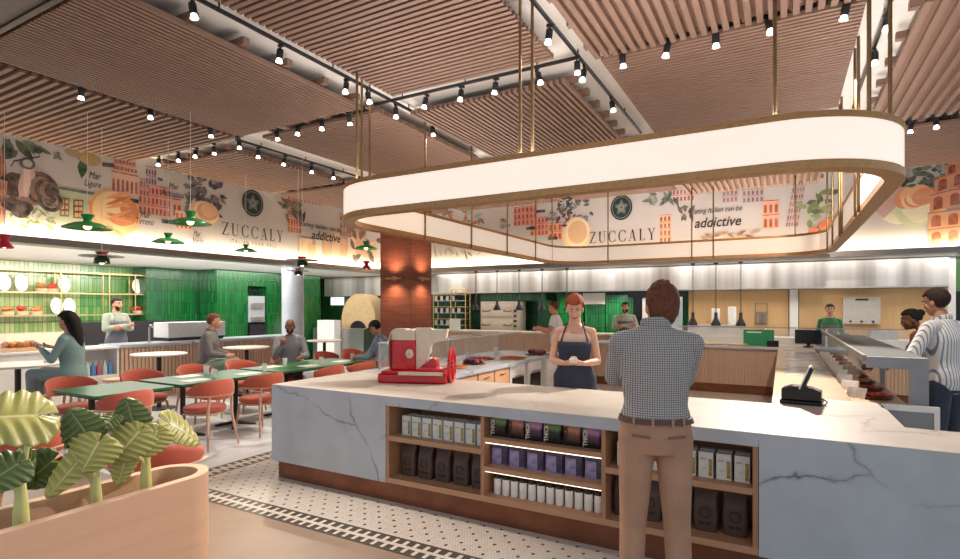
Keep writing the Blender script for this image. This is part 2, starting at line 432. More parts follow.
# ------------------------------------------------------------------ slatted ceiling panels
ZP = 4.2
def slat_panel(x0, x1, y0, y1, d, label, pitch=.085, w=.047, h=.045, z=ZP):
    a = MB(); ext = .05
    if d == 'x':
        n = int((y1-y0)/pitch); p = (y1-y0-w)/n
        for i in range(n+1): a.box(x0, y0+i*p, z, x1, y0+i*p+w, z+h)
    else:
        n = int((x1-x0)/pitch); p = (x1-x0-w)/n
        for i in range(n+1): a.box(x0+i*p, y0, z, x0+i*p+w, y1, z+h)
    o = a.build('slatted_ceiling_panel', M['slat_'+d], smooth=False)
    tag(o, label, 'ceiling panel', 'slatted timber ceiling panels')
    b = MB(); b.box(x0+ext, y0+ext, z+h, x1-ext, y1-ext, z+h+.018)
    b.build('backing_board', M['backing'], o, smooth=False)
    t = MB()                                             # battens above, ends sticking out
    if d == 'y':
        for i in range(6):
            yy = y0+.18+i*(y1-y0-.36)/5; t.box(x0-.07, yy, z+h+.018, x1+.07, yy+.07, z+h+.09)
    else:
        for i in range(6):
            xx = x0+.18+i*(x1-x0-.36)/5; t.box(xx, y0-.07, z+h+.018, xx+.07, y1+.07, z+h+.09)
    t.build('battens', M['slat_y' if d == 'x' else 'slat_x'], o, smooth=False)
    return o
slat_panel(-9.88, -7.10, 2.27, 5.30, 'x', 'timber slat panel over the scooter end of the left mural', pitch=.105)
slat_panel(-6.98, -4.66, 2.27, 5.30, 'y', 'large timber slat panel at top left beside the grey bulkhead', pitch=.066, w=.04)
slat_panel(-4.06, -2.02, 2.6, 5.16, 'x', 'timber slat panel above the front left corner of the ring light', pitch=.074, w=.044)
slat_panel(-1.66, .58, 2.6, 5.40, 'y', 'timber slat panel at the top right with long slats towards the viewer', pitch=.09, w=.05)
slat_panel(1.02, 3.4, 3.2, 5.40, 'x', 'timber slat panel in the far top right corner', pitch=.1)
slat_panel(-9.88, -7.75, 5.80, 8.25, 'x', 'timber slat panel over the round crest on the left mural', pitch=.1)
slat_panel(-6.75, -4.55, 5.50, 8.25, 'x', 'dark timber slat panel behind the left end of the ring light', pitch=.068, w=.042)
slat_panel(-4.24, -2.12, 5.76, 8.25, 'y', 'timber slat panel above the middle of the ring light, between two tracks', pitch=.074, w=.043)
slat_panel(-1.62, .60, 5.44, 8.15, 'x', 'broad timber slat panel above the right half of the ring light', pitch=.068, w=.042)
slat_panel(1.02, 3.4, 5.70, 9.20, 'y', 'timber slat panel beyond the right end of the ring light', pitch=.125, w=.06)
slat_panel(-9.88, -7.75, 8.55, 12.3, 'x', 'timber slat panel over the far end of the left mural', pitch=.1)
slat_panel(-7.35, -4.55, 8.55, 12.3, 'y', 'timber slat panel above the brick column', pitch=.1)
slat_panel(-4.24, -2.0, 8.55, 12.3, 'x', 'timber slat panel seen through the ring, above the back crest', pitch=.1)
slat_panel(-1.75, .60, 8.5, 12.3, 'y', 'pale lit slat panel seen through the ring near the slogan', pitch=.11, w=.05, z=4.07)
slat_panel(1.02, 3.6, 9.6, 12.3, 'x', 'lit timber slat panel above the arena painting on the right', pitch=.1)

# ------------------------------------------------------------------ tracks and spotlights
ZK = 4.33
def track(p0, p1, label):
    o = MB().bar((p0[0],p0[1],ZK), (p1[0],p1[1],ZK), .026, .032).build('lighting_track', M['black'], smooth=False)
    tag(o, label, 'lighting track')
    for i in range(3):
        q = Vector((p0[0],p0[1],ZK)).lerp(Vector((p1[0],p1[1],ZK)), (i+.5)/3); MB().cyl(q, (q.x, q.y, 4.40), .008, n=6).build('hanger', M['black'], o)
track((-4.37, 2.4), (-4.37, 6.6), 'black track running over the counter corner towards the column')
track((-1.88, 2.6), (-1.88, 8.4), 'black track between the middle and right ceiling panels')
track((.81, 3.5), (.81, 8.7), 'black track at the right end of the ring light')
track((-4.65, 5.53), (-1.9, 5.53), 'black cross track joining two long tracks above the ring')
track((-9.62, 5.55), (-7.25, 5.55), 'black cross track above the left mural')
track((-7.52, 5.62), (-7.52, 8.5), 'black track over the left dining tables, behind its corner')
M['lens'] = glowmat('lit spot lens', '#fff4e4', 5)
M['reflector'] = plain('spot reflector', '#d8d4cc', .2, metal=.6)
def make_spot():
    t = thing('track_spotlight', 'x', 'spotlight')
    MB().box(-.016,-.04,-.03, .016,.04,.0).cyl((0,0,-.03),(0,0,-.06),.010,n=8).build('adapter', M['black'], t, smooth=False)
    b = MB(); b.lathe([(.0,-.055),(.036,-.058),(.038,-.07),(.038,-.165),(.036,-.168)], n=16); b.build('body', M['black'], t)
    MB().lathe([(.026,-.165),(.040,-.210),(.036,-.210),(.024,-.168)], n=16).build('reflector', M['lens'], t)
    MB().lathe([(0,-.19),(.030,-.192)], n=16).build('lens', M['lens'], t)
    return t
SP0 = make_spot(); first_spot = [True]
def spots(pts, lab, rot=None):
    n = len(pts)
    for i, p in enumerate(pts):
        z = p[2] if len(p) > 2 else ZK-.02
        l = lab if n == 1 else lab.replace('@', ORD[i])
        o = SP0 if first_spot[0] else dup(SP0)
        first_spot[0] = False
        o.scale = (.85,)*3; o.location = (p[0], p[1], z); o['label'] = l; o['group'] = 'track spotlights'
        random.seed(int(abs(p[0]*100)+abs(p[1]*37)))
        o.rotation_euler = (random.uniform(-.22,.22), random.uniform(-.22,.22), random.uniform(0,3))
spots([(-4.37,2.84),(-4.37,3.78),(-4.37,4.72),(-4.37,5.06),(-4.37,5.62),(-4.37,6.45)], 'black spotlight, @ from the near end of the track over the counter corner')
spots([(-3.82,5.53),(-3.32,5.53),(-2.86,5.53),(-2.36,5.53)], 'black spotlight, @ from the left on the cross track above the ring')
spots([(-1.88,4.72),(-1.88,5.46),(-1.88,5.72),(-1.88,6.75)], 'black spotlight, @ from the near end of the track between middle and right panels')
spots([(.81,5.2),(.81,6.0),(.81,6.75)], 'black spotlight, @ from the near end of the track at the ring end')
spots([(-1.40,5.42,ZP+.06),(-.95,5.42,ZP+.06),(-.54,5.42,ZP+.06),(-.12,5.42,ZP+.06),(.47,5.42,ZP+.06)], 'black spotlight, @ from the left in the seam behind the top right slat panel')
spots([(-7.04,3.25,ZP+.06),(-7.04,4.03,ZP+.06),(-7.04,4.85,ZP+.06)], 'black spotlight, @ from the near end in the seam between the two left slat panels')
spots([(-6.35,5.40,ZP+.06),(-5.90,5.40,ZP+.06),(-5.45,5.40,ZP+.06),(-4.98,5.40,ZP+.06)], 'black spotlight, @ from the left in the seam behind the large top left panel')
spots([(-9.45,5.55),(-8.9,5.55),(-8.4,5.55),(-7.95,5.55),(-7.35,5.55)], 'black spotlight, @ from the left on the cross track above the left mural')
spots([(-7.52,6.05),(-7.52,6.6),(-7.52,7.2),(-7.52,7.75)], 'black spotlight, @ from the near end of the track over the left dining tables')
spots([(1.54,9.4,ZP+.06),(1.80,9.4,ZP+.06),(2.22,9.4,ZP+.06)], 'black spotlight, @ from the left in the seam above the arena painting')

# ------------------------------------------------------------------ ring light
RX0, RX1, RY0, RY1, RZ0, RZ1 = -4.52, .80, 4.30, 11.75, 2.64, 3.03
ring = thing('ring_light', 'long oval ring light with white glowing band and bronze edges above the counter', 'pendant light', ((RX0+RX1)/2, (RY0+RY1)/2, RZ0))
def rr(off, r): return [(x-(RX0+RX1)/2, y-(RY0+RY1)/2) for x, y in rrect(RX0+off, RY0+off, RX1-off, RY1-off, r-off, 14)]
H = RZ1-RZ0; RAD = .85
def band(o_off, i_off, z0, z1):
    a = MB(); A, B = rr(o_off, RAD), rr(i_off, RAD); n = len(A); vs = []
    for P_ in (A, B):
        for z in (z0, z1): vs += [(x, y, z) for x, y in P_]
    fs = []
    for i in range(n):
        j = (i+1) % n
        fs += [(i, j, n+j, n+i), (2*n+j, 2*n+i, 3*n+i, 3*n+j), (n+i, n+j, 3*n+j, 3*n+i), (j, i, 2*n+i, 2*n+j)]
    return a.add(vs, fs)
M['diffuser'] = glowmat('glowing acrylic', '#fff1e2', .60)
M['innerglow'] = glowmat('inner acrylic', '#ffeedb', .34)
band(0, .13, 0, .06).build('lower_rim', M['bronze'], ring)
band(0, .13, H-.045, H).build('upper_rim', M['bronze'], ring)
band(.008, .02, .06, H-.045).build('outer_diffuser', M['diffuser'], ring, angle=60)
band(.11, .122, .06, H-.045).build('inner_diffuser', M['innerglow'], ring, angle=60)
for (x, y, low) in [(-3.95,4.42,0),(-4.35,4.95,0),(-4.40,5.15,0),(-2.02,4.36,0),(-1.93,4.42,0),(-.05,4.36,0),(.52,4.60,0),(.70,5.05,0),
                    (.66,6.6,1),(.66,6.9,1),(.66,8.4,1),(.66,8.7,1),(.66,9.9,1),(.66,11.0,1),(-4.38,6.3,1),(-4.38,7.6,1),(-4.38,8.9,1),(-4.38,10.2,1),(-4.38,11.1,1),
                    (-3.3,11.62,1),(-1.6,11.62,1),(-1.2,11.62,1),(.2,11.62,1)]:
    cx, cy = (RX0+RX1)/2, (RY0+RY1)/2
    MB().cyl((x-cx, y-cy, (.0 if low else H-.03)), (x-cx, y-cy, 4.40-RZ0), .014, n=10).build('suspension_rod', M['rod'], ring)

# ------------------------------------------------------------------ pendants over the dining tables
M['green_en'] = plain('green enamel', '#2f8a45', .3, var=.04); M['red_en'] = plain('red enamel shade', '#b6293a', .3, var=.04)
M['dkgreen_en'] = plain('dark green enamel', '#23402d', .3); M['grey_en'] = plain('grey green disc', '#8b8f85', .4)
M['bulb'] = glowmat('warm bulb', '#ffd9a8', 5)
def pendant(x, y, z, kind, label, s=1.0):
    t = thing('pendant_lamp', label, 'pendant lamp', (x, y, z), 0, 'enamel pendants over the dining tables')
    c = plain('lamp cable', '#d8d0c6', .6) if 'cable' not in M else M['cable']; M['cable'] = c
    if kind == 'hat':      # wide green brim under a small flared crown
        MB().lathe([(.055*s,.17*s),(.075*s,.17*s),(.04*s,.10*s),(.05*s,.085*s)], n=28).build('crown', M['green_en'], t)
        MB().lathe([(.05*s,.085*s),(.15*s,.065*s),(.26*s,.01*s),(.262*s,.0),(.25*s,.006*s),(.14*s,.052*s),(.04*s,.07*s)], n=32).build('shade', M['green_en'], t)
        MB().ell((0,0,.03*s), .045*s, 12, 8).build('bulb', M['bulb'], t)
    elif kind == 'disc':   # flat disc with a dome below
        MB().lathe([(.07*s,.14*s),(.085*s,.14*s),(.05*s,.095*s)], n=24).build('crown', M['red_en'], t)
        MB().lathe([(.0,.10*s),(.27*s,.085*s),(.27*s,.075*s),(.0,.08*s)], n=32).build('disc', M['grey_en'], t)
        MB().lathe([(.0,.08*s),(.05*s,.08*s),(.09*s,.05*s),(.105*s,-.02*s),(.098*s,-.02*s),(.085*s,.04*s),(0,.06*s)], n=28).build('dome', M['dkgreen_en'], t)
        MB().ell((0,0,.0), .035*s, 12, 8).build('bulb', M['bulb'], t)
    else:                  # red hourglass
        MB().lathe([(.075*s,.17*s),(.08*s,.17*s),(.035*s,.10*s),(.095*s,.02*s),(.095*s,0),(.088*s,.0),(.03*s,.095*s)], n=28).build('shade', M['red_en'], t)
        MB().ell((0,0,.03*s), .03*s, 12, 8).build('bulb', M['bulb'], t)
    MB().cyl((0,0,.1*s), (0,0,4.2-z), .0035, n=6).build('cable', M['cable'], t)
pendant(-7.81, 3.67, 2.70, 'hat', 'green hat pendant in front of the painted windows', 1.05)
pendant(-8.09, 4.89, 2.66, 'hat', 'small green hat pendant low in front of the pasta painting', .85)
pendant(-6.65, 4.31, 2.76, 'hat', 'large green hat pendant right of the painted rooftops', .95)
pendant(-8.96, 6.92, 2.75, 'hat', 'green hat pendant under the big painted shop name', .78)
pendant(-8.3, 4.08, 2.32, 'disc', 'flat grey disc pendant with red cap above the chef in the apron')
pendant(-6.94, 6.44, 2.39, 'disc', 'flat grey disc pendant with red cap above the marble column', .95)
pendant(-7.7, 7.05, 2.29, 'disc', 'smaller disc pendant just below another, at the marble column top', .7)
pendant(-7.36, 8.5, 2.86, 'hat', 'green hat pendant close to the brick column', .9)
pendant(-7.78, 9.0, 2.50, 'hour', 'red hourglass pendant hanging near the brick column', 1.0)
pendant(-8.74, 3.15, 2.45, 'hour', 'red hourglass pendant at the left edge of the picture', 1.0)

# ------------------------------------------------------------------ island counter
ZC = .93; CF = 3.72
top = MB(); top.prism([(-4.43,CF),(1.35,CF),(1.35,4.35),(.68,4.35),(.68,5.36),(-.08,5.36),(-.08,4.92),(-4.43,4.92)], ZC-.045, ZC)
ct = top.build('marble_countertop', M['marbletop'], bevel=.004, smooth=False); tag(ct, 'long white marble countertop across the foreground, warm light tinted into its colour', 'countertop')
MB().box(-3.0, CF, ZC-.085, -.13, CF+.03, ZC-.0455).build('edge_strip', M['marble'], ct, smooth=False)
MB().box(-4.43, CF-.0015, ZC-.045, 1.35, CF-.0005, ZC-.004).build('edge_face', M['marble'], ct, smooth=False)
f = MB().box(-4.43, CF, .18, -3.002, 4.90, ZC-.0455).build('counter_block', M['marble'], smooth=False); tag(f, 'veined marble block carrying the left end of the countertop', 'counter')
f = MB().box(-.128, CF, .18, 1.35, 4.30, ZC-.0455).build('counter_block', M['marble'], smooth=False); tag(f, 'veined marble block carrying the right end of the countertop, at lower right', 'counter')
f = MB().box(-4.40, CF+.06, 0, 1.35, 4.25, .1795).build('counter_plinth', M['copper'], smooth=False); tag(f, 'copper brown plinth under the marble counter', 'plinth')
# shelf unit: three bays
DB = 4.22
su = thing('display_shelf_unit', 'oak shelf unit of three bays set into the marble counter front', 'shelf unit', (-1.565, CF, .18))
def sp(name, m, *b):
    x0,y0,z0,x1,y1,z1 = b
    return MB().box(x0+1.565, y0-CF, z0-.18, x1+1.565, y1-CF, z1-.18).build(name, m, su, smooth=False)
M['oakx'] = wood('oak shelf board', '#b98f70', 'x', .5, var=.1)
M['oaky'] = wood('oak side board', '#b08363', 'y', .5, var=.1)
Y0 = CF+.005
sp('back_panel', M['oakx'], -3.0, DB, .18, -.13, DB+.02, ZC-.045)
sp('base_board', M['oakx'], -3.0, Y0, .181, -.13, DB, .225)
for x in (-2.998, -2.065, -1.105, -.162): sp('upright', M['oaky'], x, Y0, .226, x+.03, DB, ZC-.086)
B1, B2, B3 = (-2.967, -2.066), (-2.034, -1.106), (-1.074, -.163)
sp('shelf', M['oakx'], B1[0], Y0, .545, B1[1], DB-.001, .585)
sp('shelf', M['oakx'], B3[0], Y0, .545, B3[1], DB, .585)
sp('shelf', M['oakx'], B2[0], Y0, .420, B2[1], DB, .455)
sp('shelf', M['oakx'], B2[0], Y0, .645, B2[1], DB, .68)
M['ledlit'] = glowmat('shelf led', '#fff0d8', 2.2)
for z in (.645, .420): sp('led_strip', M['ledlit'], B2[0], Y0+.02, z-.012, B2[1], Y0+.035, z-.001)

# ------------------------------------------------------------------ goods on the shelves
M['tea'] = plain('white carton', '#dcdcd6', .55); M['teagold'] = plain('ochre carton side print', '#a08a4a', .6, var=.5, scale=60); M['teagreen'] = plain('sage print', '#9fb3a4', .6)
M['bag'] = plain('brown coffee bag', '#4e3b32', .55, var=.15, bump=.2); M['baglabel'] = plain('dark bag print', '#2a1f1b', .6)
M['purple'] = plain('violet carton print', '#8d84ad', .5, var=.45, scale=22); M['purpled'] = plain('dark carton print', '#3b3550', .5, var=.5, scale=30)
M['tub'] = plain('white tub', '#e9e7e3', .35); M['tubcap'] = plain('black tub lid', '#221d1b', .4)
def tea_box(loc, label, grp):
    t = thing('tea_box', label, 'box', loc, 0, grp); w, d, h = .088, .06, .165
    MB().box(-w/2, 0, 0, w/2, d, h).build('carton', M['tea'], t, smooth=False)
    MB().prism([(0,0),(.055,0),(.055,.045),(0,.045)], -.045, .045, Matrix(((0,0,1,0),(1,0,0,.002),(0,1,0,h+.0),(0,0,0,1)))).build('folded_lid', M['tea'], t, smooth=False) if False else None
    MB().box(w*.20, -.0015, .012, w*.46, 0, h*.74).build('side_print', M['teagold'], t, smooth=False)
    e = MB(); e.bar((-w*.30,-.0015,h*.42),(-w*.12,-.0015,h*.30),.004,.002); e.bar((-w*.12,-.0015,h*.30),(w*.10,-.0015,h*.46),.004,.002); e.box(-w*.4,-.0015,h*.70,w*.0,0,h*.76)
    e.build('print', M['teagreen'], t, smooth=False)
    return t
tb = None
for bay, (x0, n, name) in enumerate(((-2.90, 8, 'left'), (-1.02, 8, 'right'))):
    for r in range(2):
        for i in range(n):
            x = x0+.045+i*.107; lab = f'white tea carton, {ORD[i]} from the left in the {"front" if r == 0 else "back"} row of the {name} upper shelf'
            tb = tea_box((x, CF+.10+r*.085, .586), lab, f'tea cartons on the {name} bay upper shelf') if tb is None else dup(tb, (x, CF+.10+r*.085, .586), 0, lab, f'tea cartons on the {name} bay upper shelf')
def coffee_bag(loc, label, grp):
    t = thing('coffee_bag', label, 'bag', loc, 0, grp); w, d, h = .155, .09, .27
    def fn(u, v):
        a = 2*PI*u; z = h*v; k = min(1, (1-v)*3.2+.04); e = .88+.12*math.sin(PI*min(1, v*1.3)); tk = d/2*(k if v > .68 else 1)
        cx, sy = math.cos(a), math.sin(a); q = 2/5
        return Vector((w/2*e*math.copysign(abs(cx)**q, cx), tk*math.copysign(abs(sy)**q, sy)+d/2, z))
    b = MB().grid(fn, 28, 12); b.add([(-w*.4,0.01,0),(w*.4,.01,0),(w*.4,d-.01,0),(-w*.4,d-.01,0)], [(0,1,2,3)])
    b.build('pouch', M['bag'], t, angle=60)
    MB().box(-w*.46, d/2-.008, h*.86, w*.46, d/2+.004, h).build('folded_seal', M['bag'], t, smooth=False)
    e = MB(); e.tube([(.032*math.cos(a), -.002, h*.46+.032*math.sin(a)) for a in [2*PI*i/14 for i in range(14)]], .0035, 6, closed=True); e.box(-.036,-.003,h*.17,-.004,.004,h*.24); e.box(.004,-.003,h*.17,.036,.004,h*.24)
    e.build('print', M['baglabel'], t, smooth=False)
    return t
cb = None
for x0, n, name in ((-2.87, 5, 'left'), (-.99, 5, 'right')):
    for i in range(n):
        lab = f'brown coffee bag, {ORD[i]} from the left on the {name} lower shelf'
        loc = (x0+.01+i*.178, CF+.12, .226)
        cb = coffee_bag(loc, lab, f'coffee bags on the {name} lower shelf') if cb is None else dup(cb, loc, 0, lab, f'coffee bags on the {name} lower shelf')
SN = [('#27352a','#79a04e'),('#8f5c4a','#d9967a'),('#6d4a72','#cf96c9'),('#27352a','#79a04e'),('#8f5c4a','#d9967a'),('#6d4a72','#cf96c9')]
M['snacktxt'] = plain('snack lettering light', '#e6dfd0', .6); M['snackdk'] = plain('snack lettering dark', '#2b1d1a', .6)
def snackmat(k, a, b):
    m, nt, bs = newmat('snack print %d' % k); v = coords(nt, (1,1,1)); nz = N(nt, 'ShaderNodeTexVoronoi', Scale=26.0); nt.links.new(v, nz.inputs['Vector'])
    gz = nt.nodes.new('ShaderNodeSeparateXYZ'); nt.links.new(v, gz.inputs[0])
    gr = ramp(nt, gz.outputs[2], [(.02, hx('#2a2422')), (.085, hx(a)), (.12, hx(b))])
    mx = N(nt, 'ShaderNodeMix', data_type='RGBA', blend_type='MULTIPLY'); mx.inputs['Factor'].default_value = .55
    nt.links.new(gr.outputs[0], mx.inputs['A']); nt.links.new(nz.outputs['Color'], mx.inputs['B']); nt.links.new(mx.outputs['Result'], bs.inputs['Base Color'])
    bs.inputs['Roughness'].default_value = .4; return m
SM = [snackmat(k, *SN[k]) for k in range(3)]
names = ['dark green', 'salmon pink', 'lilac']
for i in range(6):
    x = B2[0]+.09+i*.150; k = i % 3
    t = thing('snack_bag', f'{names[k]} snack pouch, {ORD[i]} from the left on the top shelf of the middle bay', 'bag', (x, CF+.07, .681), 0, 'snack pouches on the middle top shelf')
    w, h, d = .135, .155, .05
    def fn(u, v):
        a = 2*PI*u; e = 1-.10*math.sin(PI*v); tk = d/2*(math.sin(PI*min(.97, max(.03, v)))**.5)
        cx, sy = math.cos(a), math.sin(a); return Vector((w/2*e*math.copysign(abs(cx)**.4, cx), tk*math.copysign(abs(sy)**.6, sy)+d/2, h*v))
    MB().grid(fn, 24, 8).build('pouch', SM[k], t, angle=60)
    text_mesh('THICK', .046, M['snacktxt' if k != 1 else 'snackdk'], frame((-w*.34, -.003, h*.5), (0,0,1), (-1,0,0)), 'lettering', t, width=h*.82, bold=.001)
for i in range(6):
    x = B2[0]+.085+i*.152
    lab = f'violet patterned carton, {ORD[i]} from the left on the middle shelf of the middle bay'
    if i == 0:
        pc = thing('cereal_carton', lab, 'carton', (x, CF+.09, .456), 0, 'violet cartons on the middle shelf')
        MB().box(-.06, 0, 0, .06, .07, .168).build('carton', M['purple'], pc, smooth=False)
        MB().box(.022, -.0015, .01, .06, 0, .16).box(-.06,-.0015,.13,.022,0,.165).build('dark_print', M['purpled'], pc, smooth=False)
    else: dup(pc, (x, CF+.09, .456), 0, lab)
for i in range(12):
    x = B2[0]+.065+i*.074
    lab = f'slim white tub with black lid, {ORD[i]} from the left on the bottom shelf'
    if i == 0:
        tu = thing('tub', lab, 'tub', (x, CF+.11, .226), 0, 'white tubs on the bottom shelf')
        MB().lathe([(.029,0),(.031,.004),(.031,.118),(.028,.122)], n=20).build('body', M['tub'], tu)
        MB().lathe([(.0285,.122),(.0285,.146),(.025,.149),(0,.149)], n=20).build('lid', M['tubcap'], tu)
    else: dup(tu, (x, CF+.11, .226), 0, lab)

# ------------------------------------------------------------------ left leg, back leg, right leg of the island
def ribbed(x0, x1, y, z0, z1, pitch=.06, dep=.022, axis='x'):
    a = MB(); n = max(1, int(abs(x1-x0)/pitch)); p = (x1-x0)/n
    for i in range(n):
        q = x0+i*p
        if axis == 'x': a.box(q+p*.14, y-dep, z0, q+p*.86, y, z1)
        else: a.box(y, q+p*.14, z0, y+dep, q+p*.86, z1)
    return a
ll = MB().box(-4.43, 4.93, ZC-.05, -3.24, 8.62, ZC).build('island_worktop', M['marblegrey'], bevel=.004, smooth=False); tag(ll, 'grey marble worktop with pizzas, left leg of the island', 'worktop')
MB().box(-4.38, 4.95, .1, -3.9, 8.6, ZC-.051).build('outer_body', M['ribwood'], ll, smooth=False)
def cab(name, label, y0, y1, x0=-3.89, x1=-3.27):
    t = thing(name, label, 'cabinet', ((x0+x1)/2, (y0+y1)/2, 0.1)); cx, cy = (x0+x1)/2, (y0+y1)/2
    return t, cx, cy
xf = -3.28
M['cabwood'] = wood('cabinet door oak', '#c79a78', 'z', .5, var=.1)
y = 4.96; k = 0
for wdt in (.44, .44, .44, .44):
    t, cx, cy = cab('base_cabinet', f'oak base cabinet under the island worktop, {ORD[k]} from the front', y, y+wdt-.005); t['group'] = 'oak cabinets under the island worktop'
    MB().box(-.31, -(wdt-.005)/2, 0, .285, (wdt-.005)/2, .775).build('body', M['ribwood'], t, smooth=False)
    d = MB().box(.286, -(wdt-.03)/2, .03, .306, (wdt-.03)/2, .77).build('door', M['cabwood'], t, smooth=False)
    MB().bar((.318,-.06,.70),(.318,.06,.70),.014).build('handle', M['brass'], d, smooth=False)
    y += wdt; k += 1
for k in range(2):
    t, cx, cy = cab('undercounter_oven', f'built in oven with black glass door under the island worktop, {"nearer" if k == 0 else "farther"} one', y+.06, y+.56)
    MB().box(-.31, -.25, 0, .285, .25, .775).build('body', M['white_gloss'], t, smooth=False)
    d = MB().box(.286, -.18, .12, .304, .18, .60).build('door', M['screenblack'], t, smooth=False)
    MB().bar((.325,-.16,.63),(.325,.16,.63),.016).build('handle', M['steel'], t, smooth=False)
    y += .62
t, cx, cy = cab('drawer_unit', 'white drawer unit at the end of the island worktop', y+.05, 8.6)
MB().box(-.31, -.24, 0, .285, .24, .775).build('body', M['white_gloss'], t, smooth=False)
for i in range(4): MB().box(.286, -.22, .03+i*.185, .302, .22, .2+i*.185).build('drawer', M['white'], t, smooth=False)
# back leg
bl = MB().box(-4.43, 11.62, ZC-.05, 2.0, 12.35, ZC-.0).build('rear_worktop', M['marblegrey'], bevel=.004, smooth=False); tag(bl, 'rear worktop of the island with ribbed timber front and dark plinth', 'worktop')
ribbed(-4.4, 1.95, 11.70, .18, ZC-.051, .055).box(-4.4, 11.70, .18, 1.95, 12.3, ZC-.051).build('ribbed_front', M['ribwood'], bl, smooth=False)
MB().box(-4.4, 11.74, 0, 1.95, 12.3, .18).build('plinth', M['copper'], bl, smooth=False)
# right leg
M['beigetop'] = marble('beige stone top', '#9c8468', '#a58c70', .5, 1.0)
rl = MB().box(-.08, 5.37, ZC-.05, .495, 11.61, ZC).build('service_worktop', M['beigetop'], bevel=.004, smooth=False); tag(rl, 'beige stone service worktop beside the chilled display, right leg of the island', 'worktop')
MB().box(-.04, 5.37, .0, .48, 11.6, ZC-.051).build('body', M['ribwood'], rl, smooth=False)
a = MB()
for i in range(5): a.bar((.02, 7.2+i*.55, ZC+.004), (.48, 7.9+i*.55, ZC+.004), .02, .006)
a.build('diagonal_bars', M['greyplastic'], rl, smooth=False)  # plain grey bars laid diagonally across the worktop
MB().box(.03, 7.0, ZC+.001, .47, 10.8, ZC+.003).build('inset_tray', M['pale_glass'], rl, smooth=False)  # thin milky sheet lying on the stone

# ------------------------------------------------------------------ chilled display case
dc = thing('display_case', 'grey chilled display case with slanted glass on the right leg of the island', 'display case', (.78, 5.45, 0))
def dp(name, m, bld, **k): 
    for i, v in enumerate(bld.v): bld.v[i] = (v[0]-.78, v[1]-5.45, v[2])
    return bld.build(name, m, dc, smooth=False, **k)
dp('cabinet', M['greyplastic'], MB().box(.51, 5.46, 0, .98, 11.4, .72))
dp('shelf', M['palewood'], MB().box(.515, 5.62, .83, .93, 11.3, .86))
dp('front_rail', M['palewood'], MB().box(.5, 5.40, .80, .514, 11.3, .885))
dp('end_panel', M['greyplastic'], MB().box(.88, 5.44, .72, 1.0, 5.50, 1.29).box(.60, 5.44, 1.20, .8795, 5.50, 1.29))
dp('canopy', plain('dark grey canopy', '#3c3f41', .7), MB().box(.60, 5.501, 1.265, 1.0, 9.4, 1.29).box(.72, 9.4, 1.2, 1.0, 11.3, 1.22))
dp('canopy_edge', M['greytrim'], MB().box(.575, 5.46, 1.25, .60, 11.2, 1.30))
dp('glass_front', M['glass'], MB().add([(.53,5.6,.89),(.53,11.2,.89),(.59,11.2,1.25),(.59,5.6,1.25)], [(0,1,2,3)]))
for yy in (7.4, 9.4, 11.2): dp('post', M['greyplastic'], MB().box(.94, yy, .72, .98, yy+.04, 1.25))
# gate panel closing the counter
gp = thing('counter_gate', 'low gate with white frame and grey panel between counter end and display case', 'gate', (.86, 5.38, 0))
MB().box(-.16, -.02, .02, .16, 0, .88).build('panel', M['greyplastic'], gp, smooth=False)
MB().box(-.17,-.03,.88,.19,.01,.925).box(.155,-.03,0,.19,.01,.88).build('frame', M['white_gloss'], gp, smooth=False)
# food in the case
M['meat'] = plain('cured meat', '#8e3a2c', .5, var=.3, scale=40); M['crust'] = plain('baked crust', '#b5793f', .7, var=.25, scale=30); M['tomato'] = plain('tomato red', '#c4392d', .4, var=.2, scale=30)
M['plate'] = plain('white china', '#efece6', .25, var=.02); M['tag'] = plain('white price card', '#f3f0ea', .6, var=.02); M['bowl'] = plain('dark bowl', '#5b3b2e', .4)
for i in range(9):
    yv = 6.0+i*.56
    lab = f'white price card, {ORD[i]} from the near end of the display case'
    o = MB().box(-.08,-.012,0,.08,.0,.10, Matrix.Rotation(R(-25),4,'X')).build('price_card', M['tag'], smooth=False); o.location = (.575, yv, .866); o.rotation_euler = (0,0,R(-35)); tag(o, lab, 'price card', 'price cards in the display case')
    t = thing('deli_tray', f'tray of sliced deli food, {ORD[i]} from the near end of the display case', 'tray', (.745, yv+.1, .861), 0, 'deli trays in the display case')
    MB().lathe([(.11,0),(.14,.03),(.135,.03),(.105,.006),(0,.006)], n=20).build('bowl', M['bowl'], t)
    a = MB(); random.seed(i)
    for q in range(7): a.ell((random.uniform(-.07,.07), random.uniform(-.07,.07), .035), (.04,.03,.02), 8, 6)
    a.build('food', (M['tomato'], M['meat'], M['crust'])[i % 3 if i else 0], t)
# ------------------------------------------------------------------ slicer, till, pizzas
sl = thing('meat_slicer', 'red antique meat slicer with flywheel on the left of the marble counter', 'slicer', (-3.27, 4.58, ZC+.0005), R(20)); sl.scale = (.84,.88,.97)
def rb(x0,y0,z0,x1,y1,z1): return MB().box(x0,y0,z0,x1,y1,z1)
rb(-.45,-.20,.0,.40,.20,.10).build('base', M['red'], sl, bevel=.02)
rb(-.40,-.22,.10,.38,.22,.13).build('base_plate', M['red'], sl, bevel=.012)
MB().box(-.20,-.205,.115,.40,-.195,.14).build('base_stripe', M['cream'], sl, smooth=False) if False else MB().box(-.18,-.232,.09,.36,-.221,.125).build('cream_stripe', M['cream'], sl, smooth=False)
rb(-.31,-.10,.13,-.02,.10,.44).build('upright', M['red'], sl, bevel=.012)
hd = [(-.31,.44),(-.02,.44),(-.02,.53),(-.06,.56),(-.10,.54),(-.14,.56),(-.27,.56),(-.31,.52)]
XZ = Matrix(((1,0,0,0),(0,0,-1,0),(0,1,0,0),(0,0,0,1)))
MB().prism(hd, -.10, .10, XZ).build('head_cover', M['cream'], sl, bevel=.006, smooth=False)
